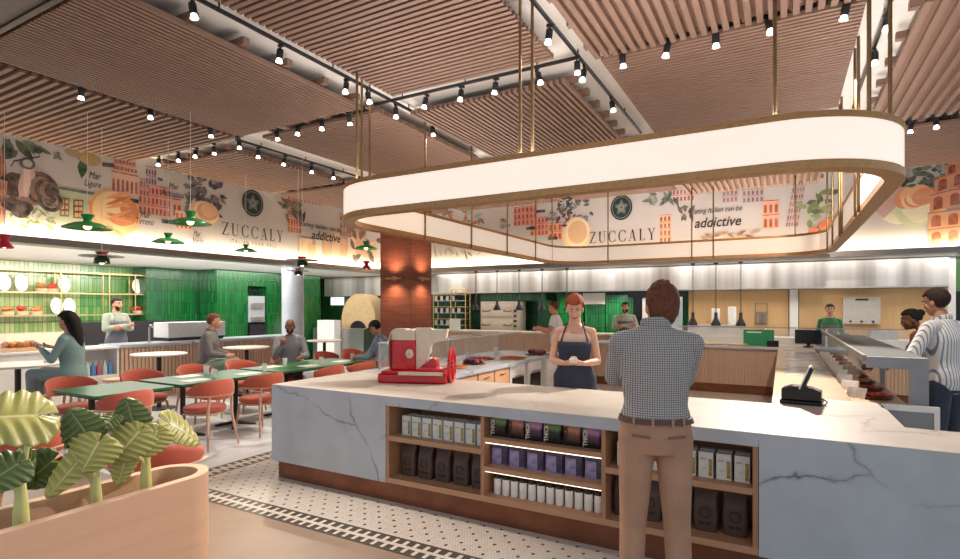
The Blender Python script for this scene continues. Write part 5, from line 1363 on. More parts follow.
# 6 bald man at the green table, hand at his chin
M['vest'] = plain('grey jacket cloth', '#74767c', .9, bump=.3); M['pale'] = plain('pale grey shirt', '#c3c3c6', .85, bump=.3)
s = 1.06; J = pose(s, sit=.52, lean=10)
J['elL'] = J['shL']+V3((-.07,.12,-.28)); J['wrL'] = J['elL']+V3((.10,.24,.0)); J['elR'] = J['shR']+V3((.05,.16,-.28)); J['wrR'] = J['elR']+V3((-.10,.14,.21))
B_ = person('person', 'bald bearded man in dark jacket at the long green table, hand raised to his mouth', (-7.60, 6.76, 0), -128, J, s, skinmat('deep', '#6d4634'), M['vest'], M['jeansd'], {'mat': H_BLK, 'kind': 'none'}, beard=H_BLK, head=(-8,-6), hem=-.10,
    hands={'L': ((.6,.7,0),(0,0,-1),30), 'R': ((-.3,.0,.95),(-.2,-1,.1),45)})
# 7 man in a cap bent over the table
M['denim'] = plain('washed denim jacket', '#7e93a6', .9, var=.18, scale=18, bump=.4); M['cap'] = plain('dark cap cloth', '#2c2a33', .85)
s = 1.05; J = pose(s, sit=.52, lean=16)
for k, sx in (('L',-1),('R',1)):
    J['el'+k] = J['sh'+k]+V3((sx*.05, .14, -.27)); J['wr'+k] = J['el'+k]+V3((-sx*.08, .25, -.02))
person('person', 'man in dark cap and washed denim jacket bent over the table by the brick column', (-6.08, 7.58, 0), 112, J, s, skinmat('tan', '#b98468'), M['denim'], M['jeansd'], {'mat': H_BLK, 'kind': 'short', 'front': .032, 'vol': 1.05, 'nape': -.075}, hat=M['cap'], head=(0,-28), hem=-.10, collar=M['denim'])
# 8 kitchen hand in white t-shirt
M['tee'] = plain('white t-shirt', '#e4e2e0', .85, bump=.2); M['taupe'] = plain('taupe trousers', '#7c6b5c', .85)
s = 1.03; J = pose(s, lean=4)
for k, sx in (('L',-1),('R',1)):
    J['el'+k] = J['sh'+k]+V3((sx*.05, .10, -.28)); J['wr'+k] = J['el'+k]+V3((-sx*.06, .24, .06))
person('person', 'man in white t-shirt working at the back counter, turned left', (-4.15, 10.8, 0), 90+10, J, s, skinmat('fair', '#c98f78'), M['tee'], M['taupe'], {'mat': H_BR, 'kind': 'short', 'front': .03, 'vol': 1.14, 'nape': -.07}, sleeve='short', head=(0,-12))
# 9 bearded man with folded arms
M['sage'] = plain('sage shirt', '#9aa08a', .85, bump=.3)
s = 1.03; J = pose(s); hh = folded(J, s)
person('person', 'bearded man in sage shirt and dark apron, arms folded, before the bright green tiles', (-3.22, 12.75, 0), 180+28, J, s, skinmat('tan', '#b98468'), M['sage'], M['jeansd'], {'mat': H_BLK, 'kind': 'short', 'front': .032, 'vol': 1.14, 'nape': -.06}, beard=H_BLK, apron={'mat': M['greyapron']}, hands=hh, head=(-22,0))
# 10 woman in green behind the rear worktop
M['greenj'] = plain('green jacket', '#2f7048', .85, bump=.3); M['drk'] = plain('dark top', '#6a6258', .85)
s = 1.0; J = pose(s, True)
T_ = person('person', 'smiling woman in green jacket with tied dark hair behind the rear worktop', (.84, 14.0-.75, 0), 180-4, J, s, skinmat('warm', '#c08a70'), M['greenj'], M['jeansd'], {'mat': H_BLK, 'kind': 'bun', 'front': .032, 'vol': 1.10, 'nape': -.05}, female=True, smile=True, apron={'mat': M['drk'], 'long': 0})
# 11 man in striped shirt at the display case
M['stripe'] = stripes('blue white striped cloth', '#dcd8d4', '#75839a', 38, .26, 'x', blur=.1); M['jeans'] = plain('dark blue jeans', '#323a4a', .85, var=.15, bump=.4)
s = 1.07; J = pose(s, lean=4)
J['elL'] = J['shL']+V3((-.15,.06,-.27)); J['wrL'] = J['elL']+V3((.06,.26,-.04))
person('person', 'man in blue and white striped shirt and jeans choosing food at the display case', (1.34, 6.62, 0), 50, J, s, skinmat('tan', '#b98468'), M['stripe'], M['jeans'], {'mat': H_DK, 'kind': 'short', 'front': .03, 'vol': 1.08, 'nape': -.088, 'rough': .015}, head=(0,-14), vox=.007, hem=-.14, collar=M['stripe'])
# 12 woman beyond him, bending to the food
M['plum'] = plain('plum top', '#7c4a4e', .85)
s = .97; J = pose(s, True, lean=16)
J['elL'] = J['shL']+V3((-.06,.16,-.24)); J['wrL'] = J['elL']+V3((-.08,.24,-.08)); J['elR'] = J['shR']+V3((.04,.06,-.28)); J['wrR'] = J['elR']+V3((-.02,.24,-.06))
person('person', 'dark haired woman leaning to the food beside the striped shirt man', (1.48, 7.80, 0), 75, J, s, skinmat('deep', '#7a4f3b'), M['plum'], M['jeansd'], {'mat': H_BLK, 'kind': 'bun', 'front': .032, 'vol': 1.1, 'nape': -.05}, female=True, sleeve='short', head=(20,-10), hem=-.1)
# ------------------------------------------------------------------ painted murals
PALETTE = '#5d443d #3f2f2b #6a4c42 #8a675a #4d3731 #d2ab9c #e3c6ba #6b4a40 #8d6a60 #3d312e #8f7f78 #6d5c55 #4a3530 #30272a #4a474a #b8b0aa #2b2a2d #3a3a3d #b8745a #7d4636 #5d6b4c #47563c #39482f #6b775a #4c5b40 #55634a #7d8868 #6c7658 #2f5a30 #6d7a55 #b8945c #a58d68 #c3cc98 #6f8149 #a8b77a #8a9d5c #b4b79a #5e6a58 #56654d #dc9a62 #e8b27a #f0c48f #d8834e #f2cf9c #d07a48 #e79a5f #c9683d #8f5a50 #d9a893 #d3a08e #93584d #c98f7c #cf9a86 #c08672 #8c3f3c #d58d7c #7c4240 #c98a80 #e09a78 #c4764f #eec0a0 #55454d #b49aa0 #2e2a2d #6a6d68 #2c2a30 #7d6f7a #3d3640 #30352f #57505e #4a4f4a #e6b48a #f0cfa8 #d79a6c #9a5238 #d99a7c #8d7270 #cdb0a8 #8a5a44 #6b7764 #4c584a #3a3230 #f0c9a4 #e9b48c #f2d8b8 #b99c8c #7b5a4c #5b5148 #a5705a #8a6a66 #c9a79a #707672 #9aa0a0 #b4674a #4d5350 #9a4038 #d98a78 #a5463a #e0917c #b45a3c #eba37c #2f3338 #55606a #7d8894 #3d4248 #8d4048 #6a3038 #f0cda0 #f4ddb8 #e4b688 #9a5a40 #e0b08c #6b766a #8f9a90 #4d5a50 #8a5f60 #d5b0a6 #2c2725 #453a36 #8d6c70 #c4a6a0 #7a6068 #c2aaa6 #9c4f38 #e0a080 #7c5c5a #c8aca4 #b08a6a #8d6a50 #d0ac88 #4c5a3a #b5bf94 #6f8250 #8a9a6c #d2764c #6b7268 #a5aba2 #343a34 #4f564e #8a9188 #e9dfbc #cfd0a4 #dcd8b4 #d98d5e #e3a878 #ecc49a #c49a92 #b2603c #e3a478 #98472c #d8926a #8f4028 #cb8258 #843a26 #bb7450 #8c8f6a #b0a878 #6a6a50'.split()
ART = """
pL 0 1 3.51,3.51,3.72,3.64,3.87,3.64,3.92,3.47,3.77,3.35,3.6,3.35
pL 1 2 3.53,3.57,3.69,3.7,3.82,3.69,3.84,3.62,3.65,3.55
eL 2 2 4.04,3.51,0.27,0.27
eL 3 3 4,3.51,0.22,0.26
eL 4 4 4.04,3.51,0.19,0.23
eL 3 5 4.07,3.51,0.16,0.2
eL 4 6 4.11,3.51,0.13,0.17
eL 3 7 4.14,3.51,0.1,0.14
eL 4 8 4.18,3.51,0.07,0.11
pL 5 4 3.83,3.82,3.97,3.85,3.99,3.7,3.93,3.47,3.88,3.3,3.79,3.31,3.77,3.5
pL 6 5 3.85,3.79,3.93,3.81,3.93,3.56,3.87,3.36,3.83,3.45
pL 7 3 3.67,3.34,3.87,3.31,3.84,3.18,3.62,3.21
pL 8 4 3.75,3.31,3.82,3.36,3.92,3.35,3.92,3.29,3.79,3.22
oL 9 5 4.19,3.35,0.11,0.17
oL 10 6 4.19,3.35,0.09,0.11
pL 11 6 4.19,3.37,4.29,3.35,4.29,3.36
pL 11 6 4.17,3.36,4.26,3.42,4.25,3.43
pL 11 6 4.17,3.35,4.19,3.45,4.17,3.45
pL 11 6 4.17,3.34,4.12,3.42,4.11,3.41
pL 11 6 4.19,3.33,4.09,3.35,4.09,3.33
pL 11 6 4.2,3.33,4.12,3.28,4.13,3.27
pL 11 6 4.21,3.35,4.19,3.25,4.2,3.25
pL 11 6 4.2,3.36,4.26,3.28,4.27,3.29
eL 12 5 3.77,3.2,0.2,0.1
oL 13 6 3.8,3.16,0.07,0.13
eL 14 6 3.89,3.87,0.1,0.09
eL 15 7 3.89,3.87,0.06,0.06
pL 16 7 3.72,3.88,3.88,3.95,3.89,3.93,3.73,3.86
pL 16 7 3.88,3.95,4.04,4.02,4.05,4,3.89,3.93
pL 16 7 3.72,3.88,3.68,3.78,3.69,3.77,3.73,3.86
pL 16 7 4.04,4.02,4.02,4.1,4.03,4.09,4.05,4
pL 16 7 4.04,4.02,4.08,3.92,4.09,3.9,4.05,4
pL 16 7 3.84,3.79,3.74,3.89,3.75,3.87,3.85,3.77
eL 17 7 4.02,4.1,0.06,0.05
eL 17 7 3.69,3.98,0.06,0.05
pL 18 1 3.52,3.98,3.6,4.06,3.65,3.57,3.62,2.94,3.52,2.84
pL 19 2 3.54,3.9,3.57,3.9,3.57,3.8,3.54,3.79
pL 19 2 3.59,3.91,3.62,3.91,3.62,3.81,3.59,3.8
pL 19 2 3.54,3.71,3.57,3.71,3.57,3.61,3.54,3.6
pL 19 2 3.59,3.72,3.62,3.72,3.62,3.62,3.59,3.61
pL 19 2 3.54,3.52,3.57,3.52,3.57,3.42,3.54,3.41
pL 19 2 3.59,3.53,3.62,3.53,3.62,3.43,3.59,3.42
pL 19 2 3.54,3.33,3.57,3.33,3.57,3.23,3.54,3.23
pL 19 2 3.59,3.34,3.62,3.34,3.62,3.24,3.59,3.23
pL 19 2 3.54,3.14,3.57,3.14,3.57,3.04,3.54,3.04
pL 19 2 3.59,3.14,3.62,3.15,3.62,3.05,3.59,3.04
lL 20 2 3.6,4.19,0.3,0.12,-60
lL 21 2 3.67,4.19,0.34,0.13,-100
lL 22 2 3.74,4.2,0.36,0.14,-50
lL 23 2 3.82,4.2,0.3,0.12,-20
lL 24 2 3.77,4.04,0.22,0.1,-130
lL 20 2 3.89,4.19,0.2,0.08,-60
lL 25 2 3.95,4.15,0.2,0.1,-10
lL 26 2 3.58,3.99,0.25,0.1,-140
lL 20 2 4.04,4.14,0.18,0.07,-20
lL 27 2 4.23,4.12,0.16,0.08,-40
lL 25 2 4.31,4.15,0.16,0.08,-120
lL 28 2 4.65,4.13,0.34,0.15,-95
lL 29 2 4.53,4.15,0.2,0.08,-20
eL 30 2 4.75,4.14,0.17,0.11
eL 31 2 4.5,4.18,0.12,0.07
lL 32 2 3.74,2.98,0.14,0.04,171
lL 33 2 3.94,2.99,0.1,0.04,84
lL 33 2 4.2,3.07,0.11,0.04,310
lL 33 2 3.73,3.13,0.13,0.04,242
lL 34 2 3.64,2.89,0.1,0.04,11
lL 33 2 4.12,3.06,0.13,0.04,332
lL 33 2 3.83,2.9,0.15,0.04,48
lL 33 2 3.81,3.18,0.1,0.04,348
lL 32 2 3.85,2.97,0.11,0.04,300
lL 33 2 3.94,3.01,0.12,0.04,326
lL 32 2 4,2.87,0.15,0.04,242
lL 34 2 3.69,2.86,0.13,0.04,76
lL 32 2 4.09,3.02,0.09,0.04,174
lL 32 2 3.97,3.04,0.14,0.04,148
lL 33 2 3.69,3.07,0.14,0.04,16
lL 32 2 3.96,3.2,0.12,0.04,332
lL 34 2 3.76,3.1,0.1,0.04,28
lL 35 2 3.95,3.21,0.15,0.04,105
lL 32 2 3.75,2.93,0.1,0.04,345
lL 33 2 4.14,3.1,0.14,0.04,139
lL 34 2 4.12,2.98,0.12,0.04,339
lL 35 2 3.89,3.05,0.15,0.04,157
lL 32 2 3.75,3.07,0.08,0.04,149
lL 35 2 3.94,3.21,0.08,0.04,226
lL 32 2 3.87,2.95,0.12,0.04,100
lL 34 2 3.88,2.98,0.15,0.04,90
lL 32 2 3.86,2.98,0.09,0.04,67
lL 32 2 4.05,2.91,0.1,0.04,136
lL 35 2 4.06,3.22,0.1,0.04,80
lL 35 2 4.08,3.15,0.13,0.04,234
lL 32 2 3.65,2.95,0.13,0.04,81
lL 34 2 4.08,2.87,0.1,0.04,234
lL 35 2 4.13,3.07,0.14,0.04,12
lL 35 2 4.17,3.13,0.14,0.04,122
lL 32 2 4.09,3.21,0.12,0.04,152
lL 33 2 3.9,2.89,0.1,0.04,150
lL 33 2 3.84,3.05,0.09,0.04,2
lL 33 2 4.16,2.91,0.12,0.04,355
lL 33 2 4.02,3.22,0.14,0.04,239
lL 32 2 3.9,3.1,0.14,0.04,310
lL 34 2 4.11,2.87,0.14,0.04,16
lL 35 2 4.14,2.98,0.14,0.04,324
lL 34 2 3.94,3.21,0.09,0.04,108
lL 33 2 3.99,3.02,0.08,0.04,329
lL 33 2 3.66,3.13,0.14,0.04,22
lL 34 2 3.73,3.14,0.09,0.04,285
pL 36 1 4.23,3.59,4.89,3.58,4.87,3.05,4.24,3.03
pL 37 2 4.21,3.6,4.9,3.6,4.9,3.55,4.21,3.56
pL 38 2 4.31,3.43,4.45,3.44,4.44,3.14,4.31,3.13
pL 39 3 4.33,3.4,4.37,3.41,4.37,3.34,4.33,3.34
pL 39 3 4.33,3.31,4.37,3.32,4.37,3.25,4.33,3.25
pL 39 3 4.33,3.22,4.37,3.22,4.37,3.16,4.33,3.16
pL 39 3 4.39,3.41,4.43,3.42,4.43,3.35,4.39,3.35
pL 39 3 4.39,3.32,4.43,3.32,4.43,3.26,4.39,3.26
pL 39 3 4.39,3.23,4.43,3.23,4.43,3.17,4.39,3.17
pL 38 2 4.5,3.43,4.65,3.44,4.64,3.13,4.5,3.13
pL 39 3 4.52,3.41,4.57,3.41,4.57,3.34,4.52,3.34
pL 39 3 4.52,3.31,4.57,3.32,4.57,3.25,4.52,3.25
pL 39 3 4.52,3.22,4.57,3.22,4.57,3.15,4.52,3.15
pL 39 3 4.58,3.42,4.63,3.42,4.63,3.35,4.58,3.35
pL 39 3 4.58,3.32,4.63,3.32,4.63,3.26,4.58,3.26
pL 39 3 4.58,3.23,4.63,3.23,4.63,3.16,4.58,3.16
pL 38 2 4.71,3.44,4.86,3.44,4.85,3.13,4.71,3.12
pL 39 3 4.73,3.41,4.78,3.41,4.78,3.34,4.73,3.34
pL 39 3 4.73,3.31,4.78,3.31,4.78,3.25,4.73,3.24
pL 39 3 4.73,3.22,4.78,3.22,4.78,3.15,4.73,3.15
pL 39 3 4.79,3.42,4.84,3.42,4.84,3.35,4.79,3.35
pL 39 3 4.79,3.32,4.84,3.32,4.84,3.25,4.79,3.25
pL 39 3 4.79,3.23,4.84,3.23,4.84,3.16,4.79,3.16
eL 40 2 5.14,3.32,0.44,0.4
eL 41 3 5.13,3.34,0.36,0.33
eL 42 4 5.24,3.35,0.28,0.26
eL 43 5 5.11,3.37,0.2,0.18
eL 44 6 5.33,3.39,0.12,0.11
lL 45 8 4.97,3.52,0.5,0.06,26
lL 45 8 4.97,3.46,0.5,0.06,-1
lL 46 8 4.97,3.41,0.5,0.06,29
lL 45 8 4.97,3.36,0.5,0.06,21
lL 45 8 4.97,3.31,0.5,0.06,-19
lL 46 8 4.97,3.26,0.5,0.06,2
lL 45 8 4.97,3.21,0.5,0.06,-2
lL 45 8 4.97,3.16,0.5,0.06,29
lL 45 8 4.97,3.11,0.5,0.06,-36
aL 48 2 5.07,3.65,5.52,4.03,1,6,47,0,0
pL 49 2 5.09,4.03,5.5,4.03,5.49,4.15,5.1,4.15
rL 50 3 5.11,4.06,5.15,4.12
rL 50 3 5.16,4.06,5.2,4.12
rL 50 3 5.22,4.06,5.26,4.12
rL 50 3 5.28,4.06,5.32,4.12
rL 50 3 5.33,4.06,5.37,4.12
rL 50 3 5.39,4.06,5.43,4.12
rL 50 3 5.45,4.06,5.49,4.12
pL 51 2 5.1,4.15,5.49,4.15,5.47,4.28,5.13,4.28
rL 50 3 5.13,4.18,5.17,4.24
rL 50 3 5.19,4.18,5.23,4.24
rL 50 3 5.25,4.18,5.29,4.24
rL 50 3 5.31,4.18,5.35,4.24
rL 50 3 5.36,4.18,5.4,4.24
rL 50 3 5.42,4.18,5.46,4.24
pL 52 2 5.13,4.28,5.47,4.28,5.42,4.4,5.17,4.4
rL 50 3 5.17,4.31,5.21,4.37
rL 50 3 5.22,4.31,5.26,4.37
rL 50 3 5.28,4.31,5.32,4.37
rL 50 3 5.33,4.31,5.37,4.37
rL 50 3 5.39,4.31,5.43,4.37
pL 53 2 5.17,4.4,5.42,4.4,5.35,4.5,5.24,4.5
rL 50 3 5.23,4.43,5.27,4.49
rL 50 3 5.26,4.43,5.3,4.49
rL 50 3 5.29,4.43,5.33,4.49
rL 50 3 5.32,4.43,5.36,4.49
aL 55 2 5.52,3.36,6.1,3.91,3,8,54,0,0
aL 57 2 5.54,3.67,5.71,3.99,2,3,56,0,0
aL 58 2 6.14,3.38,6.31,3.74,1,2,56,0,0
aL 60 2 6.19,3.18,6.53,3.53,2,4,59,0,0
aL 62 2 5.64,3.9,5.84,4.24,2,4,61,0,0
pL 63 3 4.92,4.13,5.11,4.15,5.11,4.08,4.92,4.06
pL 63 3 5.37,3.6,5.52,3.6,5.52,3.53,5.37,3.53
pL 63 3 5.93,3.31,6.12,3.31,6.12,3.24,5.93,3.24
pL 63 3 5.86,4.07,5.95,4.06,5.95,4.01,5.86,4.02
lL 64 2 6.47,4.03,0.13,0.08,181
eL 65 2 6.65,3.97,0.04,0.05
eL 65 2 6.7,4.02,0.06,0.04
lL 64 2 6.43,3.86,0.17,0.08,29
eL 66 2 6.56,4.15,0.06,0.04
eL 67 2 7.07,3.78,0.05,0.05
lL 68 2 6.93,4.21,0.12,0.08,79
eL 67 2 6.62,3.85,0.07,0.05
eL 65 2 6.52,3.83,0.04,0.06
lL 64 2 7.11,3.93,0.21,0.08,319
eL 67 2 7,4.11,0.07,0.06
eL 69 2 6.77,4.22,0.07,0.04
lL 70 2 6.5,3.69,0.23,0.08,123
eL 67 2 7.05,3.74,0.07,0.06
eL 67 2 7.03,3.73,0.04,0.06
lL 64 2 6.79,4.04,0.15,0.08,200
eL 69 2 6.5,4.19,0.07,0.05
eL 69 2 6.56,4.06,0.06,0.06
lL 68 2 7.11,3.96,0.19,0.08,348
eL 69 2 6.69,3.74,0.07,0.05
eL 66 2 6.97,3.82,0.05,0.05
lL 70 2 7.07,3.72,0.13,0.08,269
eL 69 2 7.09,4.15,0.04,0.06
eL 65 2 6.53,4,0.07,0.07
lL 68 2 6.81,3.92,0.2,0.08,210
eL 69 2 7.15,4.22,0.05,0.05
eL 69 2 7.01,3.89,0.05,0.06
lL 64 2 6.53,3.77,0.18,0.08,216
eL 67 2 6.76,3.81,0.06,0.06
eL 66 2 7.05,4.25,0.07,0.07
lL 64 2 6.46,3.68,0.21,0.08,243
eL 65 2 7.13,4.16,0.05,0.05
eL 67 2 6.61,3.87,0.07,0.05
lL 68 2 7.06,3.7,0.14,0.08,33
eL 65 2 7.01,3.86,0.04,0.05
eL 65 2 6.96,3.87,0.04,0.05
lL 64 2 6.74,4.1,0.22,0.08,176
eL 65 2 6.52,3.97,0.04,0.05
eL 65 2 6.91,3.68,0.04,0.07
lL 68 2 6.69,3.74,0.22,0.08,106
eL 65 2 6.91,4.15,0.04,0.07
eL 67 2 6.67,4.24,0.06,0.06
lL 64 2 6.47,4.06,0.14,0.08,232
eL 69 2 6.88,3.69,0.05,0.07
eL 65 2 6.75,3.8,0.06,0.06
lL 68 2 6.73,3.83,0.2,0.08,165
eL 69 2 6.65,3.95,0.07,0.06
eL 65 2 6.96,3.9,0.04,0.05
lL 68 2 6.47,3.86,0.15,0.08,277
eL 65 2 6.68,3.82,0.07,0.05
eL 67 2 7.01,3.77,0.05,0.06
lL 64 2 6.92,3.88,0.22,0.08,262
eL 66 2 6.56,3.91,0.07,0.06
eL 69 2 6.85,3.8,0.07,0.06
lL 68 2 6.82,3.92,0.17,0.08,105
eL 66 2 7.04,3.86,0.07,0.07
eL 66 2 6.7,4.2,0.07,0.06
lL 64 2 6.64,4.05,0.18,0.08,216
eL 69 2 6.95,3.65,0.06,0.06
eL 69 2 6.76,3.97,0.07,0.05
lL 70 2 7.02,3.57,0.19,0.08,345
eL 69 2 7.08,4.16,0.06,0.04
eL 67 2 7.1,3.71,0.06,0.04
lL 68 2 6.67,3.94,0.23,0.08,250
eL 71 2 6.78,3.53,0.33,0.26
eL 72 3 6.82,3.56,0.28,0.22
eL 73 4 6.85,3.59,0.23,0.18
eL 71 5 6.88,3.62,0.18,0.14
eL 72 2 6.91,3.65,0.13,0.1
eL 73 3 6.95,3.68,0.08,0.06
aL 75 2 8.85,3.42,9.27,4.37,5,5,74,0,0
aL 77 2 9.21,4.18,9.92,4.8,4,6,76,0,0
lL 78 4 8.82,3.87,0.22,0.09,279
lL 79 4 8.76,4.06,0.22,0.09,359
lL 80 4 8.87,4.08,0.22,0.09,157
lL 80 4 9.23,4.03,0.22,0.09,283
lL 78 4 9,3.9,0.22,0.09,58
lL 78 4 9.06,3.95,0.22,0.09,307
lL 80 4 8.87,3.97,0.22,0.09,167
lL 80 4 9.23,4.05,0.22,0.09,164
lL 79 4 8.76,4.01,0.22,0.09,161
lL 80 4 8.97,4.01,0.22,0.09,290
lL 79 4 8.9,4.01,0.22,0.09,192
lL 78 4 8.84,4.08,0.22,0.09,145
lL 80 4 8.85,4.08,0.22,0.09,219
lL 80 4 9.02,4.07,0.22,0.09,145
lL 78 4 8.94,4.1,0.22,0.09,18
lL 80 4 9,4.01,0.22,0.09,327
lL 79 4 9.32,4.11,0.22,0.09,171
lL 79 4 8.84,3.93,0.22,0.09,329
lL 79 4 9.12,3.93,0.22,0.09,99
lL 79 4 9.25,4.04,0.22,0.09,176
lL 79 4 9.1,4.13,0.22,0.09,226
lL 78 4 8.96,4.09,0.22,0.09,157
lL 81 4 9.22,3.71,0.3,0.07,60
lL 81 4 9.33,3.71,0.3,0.07,80
lL 81 4 9.23,3.71,0.3,0.07,100
lL 81 4 9.34,3.71,0.3,0.07,120
lL 81 4 9.21,3.71,0.3,0.07,140
rL 82 2 9.21,2.88,9.61,3.34
rL 83 2 9.46,2.85,9.76,3.22
rL 84 2 9.72,2.92,9.93,3.35
rL 83 2 9.98,2.97,10.21,3.48
rL 82 2 10.26,3,10.61,3.59
rL 83 2 10.55,2.99,10.8,3.48
rL 84 2 10.84,2.99,11.15,3.55
rL 83 2 11.15,3.09,11.42,3.67
rL 83 2 11.47,3.04,11.92,3.51
lL 85 3 11.56,3.19,0.32,0.16,342
lL 86 3 11.04,3.77,0.32,0.16,296
lL 86 3 11.09,3.22,0.32,0.16,115
lL 86 3 11.67,3.15,0.32,0.16,316
lL 87 3 11.99,3.57,0.32,0.16,359
lL 86 3 11,3.74,0.32,0.16,122
lL 88 3 11.34,3.5,0.32,0.16,87
lL 88 3 11.05,3.79,0.32,0.16,211
lL 88 3 11.01,3.7,0.32,0.16,79
lL 87 3 11.62,3.57,0.32,0.16,284
lL 88 3 11.59,3.82,0.32,0.16,224
lL 86 3 11.04,3.09,0.32,0.16,309
lL 87 3 11.1,2.95,0.32,0.16,31
lL 86 3 11.51,3.77,0.32,0.16,231
lL 87 3 11.86,3.09,0.32,0.16,145
lL 87 3 11.74,3.18,0.32,0.16,301
aL 90 2 10.55,3.52,10.99,4.12,3,4,89,0,0
lR 91 2 -7.41,3.96,0.19,0.1,3
lR 92 2 -7.8,4.04,0.22,0.1,174
lR 92 2 -8.1,4.1,0.23,0.1,233
lR 92 2 -7.39,4.15,0.28,0.1,22
lR 92 2 -7.88,4.12,0.21,0.1,60
lR 93 2 -6.98,3.95,0.29,0.1,193
lR 93 2 -7.64,3.93,0.24,0.1,278
lR 94 2 -7.65,3.92,0.22,0.1,336
lR 91 2 -7.95,4.23,0.22,0.1,187
lR 91 2 -7.35,4.2,0.21,0.1,156
lR 92 2 -7.74,4.01,0.2,0.1,160
lR 91 2 -7,4.04,0.2,0.1,275
lR 92 2 -7.27,3.9,0.29,0.1,155
lR 91 2 -6.96,4.03,0.22,0.1,307
lR 92 2 -7.81,4.1,0.28,0.1,107
lR 94 2 -7.87,4,0.18,0.1,226
lR 94 2 -8,4.26,0.18,0.1,354
lR 92 2 -7.15,4.08,0.3,0.1,13
lR 93 2 -7.95,4.26,0.29,0.1,301
lR 93 2 -7.4,3.96,0.22,0.1,89
lR 92 2 -7.14,4.06,0.22,0.1,11
lR 91 2 -8.15,3.95,0.29,0.1,291
aR 96 2 -5.99,3.74,-5.33,4.22,3,6,95,0,0
aR 98 2 -5.52,3.46,-5.04,3.91,3,5,97,0,0
aR 100 2 -5.04,3.33,-4.68,3.75,2,3,99,0,0
rR 63 3 -5.63,3.62,-5.39,3.69
rR 63 3 -5.04,3.33,-4.8,3.4
rR 63 3 -5.36,4.02,-5.12,4.09
lR 101 2 -4.58,4.45,0.18,0.08,299
lR 102 2 -4.33,4.31,0.14,0.08,175
lR 101 2 -4.73,3.9,0.17,0.08,240
lR 101 2 -4.03,3.85,0.16,0.08,228
lR 102 2 -4.54,4.49,0.22,0.08,197
lR 101 2 -4.45,4.26,0.16,0.08,92
lR 103 2 -4.55,4.12,0.14,0.08,14
lR 101 2 -4.39,4.35,0.21,0.08,220
lR 104 2 -4.75,4.1,0.17,0.08,101
lR 104 2 -4.21,3.78,0.17,0.08,27
lR 101 2 -4.75,4.18,0.15,0.08,331
lR 101 2 -4.63,4.25,0.16,0.08,98
lR 103 2 -4.02,3.74,0.19,0.08,200
lR 101 2 -4.75,4.23,0.22,0.08,29
lR 104 2 -4.59,4.4,0.19,0.08,41
lR 104 2 -4.27,4.43,0.21,0.08,351
lR 101 2 -4.22,4.17,0.17,0.08,104
lR 101 2 -4.33,4.39,0.22,0.08,52
lR 101 2 -4.05,4.36,0.19,0.08,233
lR 102 2 -4.66,4.52,0.16,0.08,234
lR 102 2 -4.67,4.45,0.18,0.08,138
lR 104 2 -4.69,4.25,0.16,0.08,47
lR 103 2 -4.66,4.46,0.21,0.08,217
lR 103 2 -4.03,4.5,0.22,0.08,353
lR 101 2 -4.58,4.27,0.14,0.08,305
lR 101 2 -4.4,3.94,0.18,0.08,167
lR 101 2 -4.34,4.17,0.21,0.08,72
lR 102 2 -4.3,3.77,0.16,0.08,309
lR 102 2 -4.01,4.24,0.14,0.08,217
lR 102 2 -4.73,4.07,0.14,0.08,5
lR 103 2 -4.08,3.87,0.18,0.08,276
lR 101 2 -4.7,4.13,0.16,0.08,213
lR 103 2 -4.6,4.19,0.19,0.08,213
lR 103 2 -4.21,3.9,0.21,0.08,301
lR 103 2 -4.55,3.76,0.15,0.08,217
lR 102 2 -4.6,3.74,0.16,0.08,348
lR 102 2 -4.41,4.15,0.22,0.08,190
lR 104 2 -4.42,4.04,0.17,0.08,198
lR 102 2 -4.29,4.29,0.21,0.08,138
lR 102 2 -3.99,4.2,0.14,0.08,178
lR 101 2 -4.68,3.97,0.19,0.08,130
lR 101 2 -4.53,4.14,0.17,0.08,327
lR 101 2 -4.23,4.44,0.14,0.08,79
lR 102 2 -4.48,4.05,0.21,0.08,75
lR 104 2 -4.43,4.38,0.18,0.08,332
lR 102 2 -4.35,3.93,0.17,0.08,246
lR 101 2 -4.68,3.85,0.15,0.08,50
lR 104 2 -4.53,4.1,0.2,0.08,216
lR 103 2 -4.71,4.55,0.17,0.08,176
lR 102 2 -3.99,4.12,0.17,0.08,184
lR 103 2 -4.43,4.03,0.17,0.08,35
lR 104 2 -4,3.94,0.14,0.08,316
lR 104 2 -4.18,4.26,0.16,0.08,329
lR 103 2 -4.27,4.45,0.19,0.08,317
lR 101 2 -4.59,4.3,0.22,0.08,19
lR 102 2 -4.36,3.8,0.18,0.08,31
lR 101 2 -4.59,4.18,0.16,0.08,354
lR 102 2 -4.24,4.1,0.18,0.08,123
lR 103 2 -4.3,4.06,0.19,0.08,128
lR 102 2 -4.16,3.78,0.17,0.08,260
lR 105 3 -4.52,3.76,0.19,0.07,78
lR 106 3 -4.54,3.66,0.19,0.07,180
lR 106 3 -4.53,3.87,0.15,0.07,89
lR 106 3 -4.52,3.75,0.14,0.07,132
lR 105 3 -4.75,3.9,0.14,0.07,250
lR 106 3 -4.71,3.95,0.14,0.07,62
lR 106 3 -4.77,3.83,0.14,0.07,241
lR 105 3 -4.61,3.92,0.17,0.07,153
eR 107 2 -4.32,3.43,0.36,0.42
eR 108 3 -4.31,3.46,0.3,0.35
eR 109 4 -4.29,3.48,0.24,0.28
eR 107 2 -4.28,3.5,0.18,0.21
eR 108 3 -4.26,3.52,0.12,0.14
aR 111 2 -2.4,3.11,-2.15,3.73,4,3,110,0,0
lR 112 3 -2.5,4.16,0.16,0.09,283
lR 113 3 -2.12,4.06,0.17,0.09,187
lR 112 3 -2.36,4.08,0.24,0.09,355
lR 112 3 -2.4,3.93,0.23,0.09,41
lR 114 3 -2.36,3.97,0.22,0.09,39
lR 112 3 -2.3,3.97,0.22,0.09,55
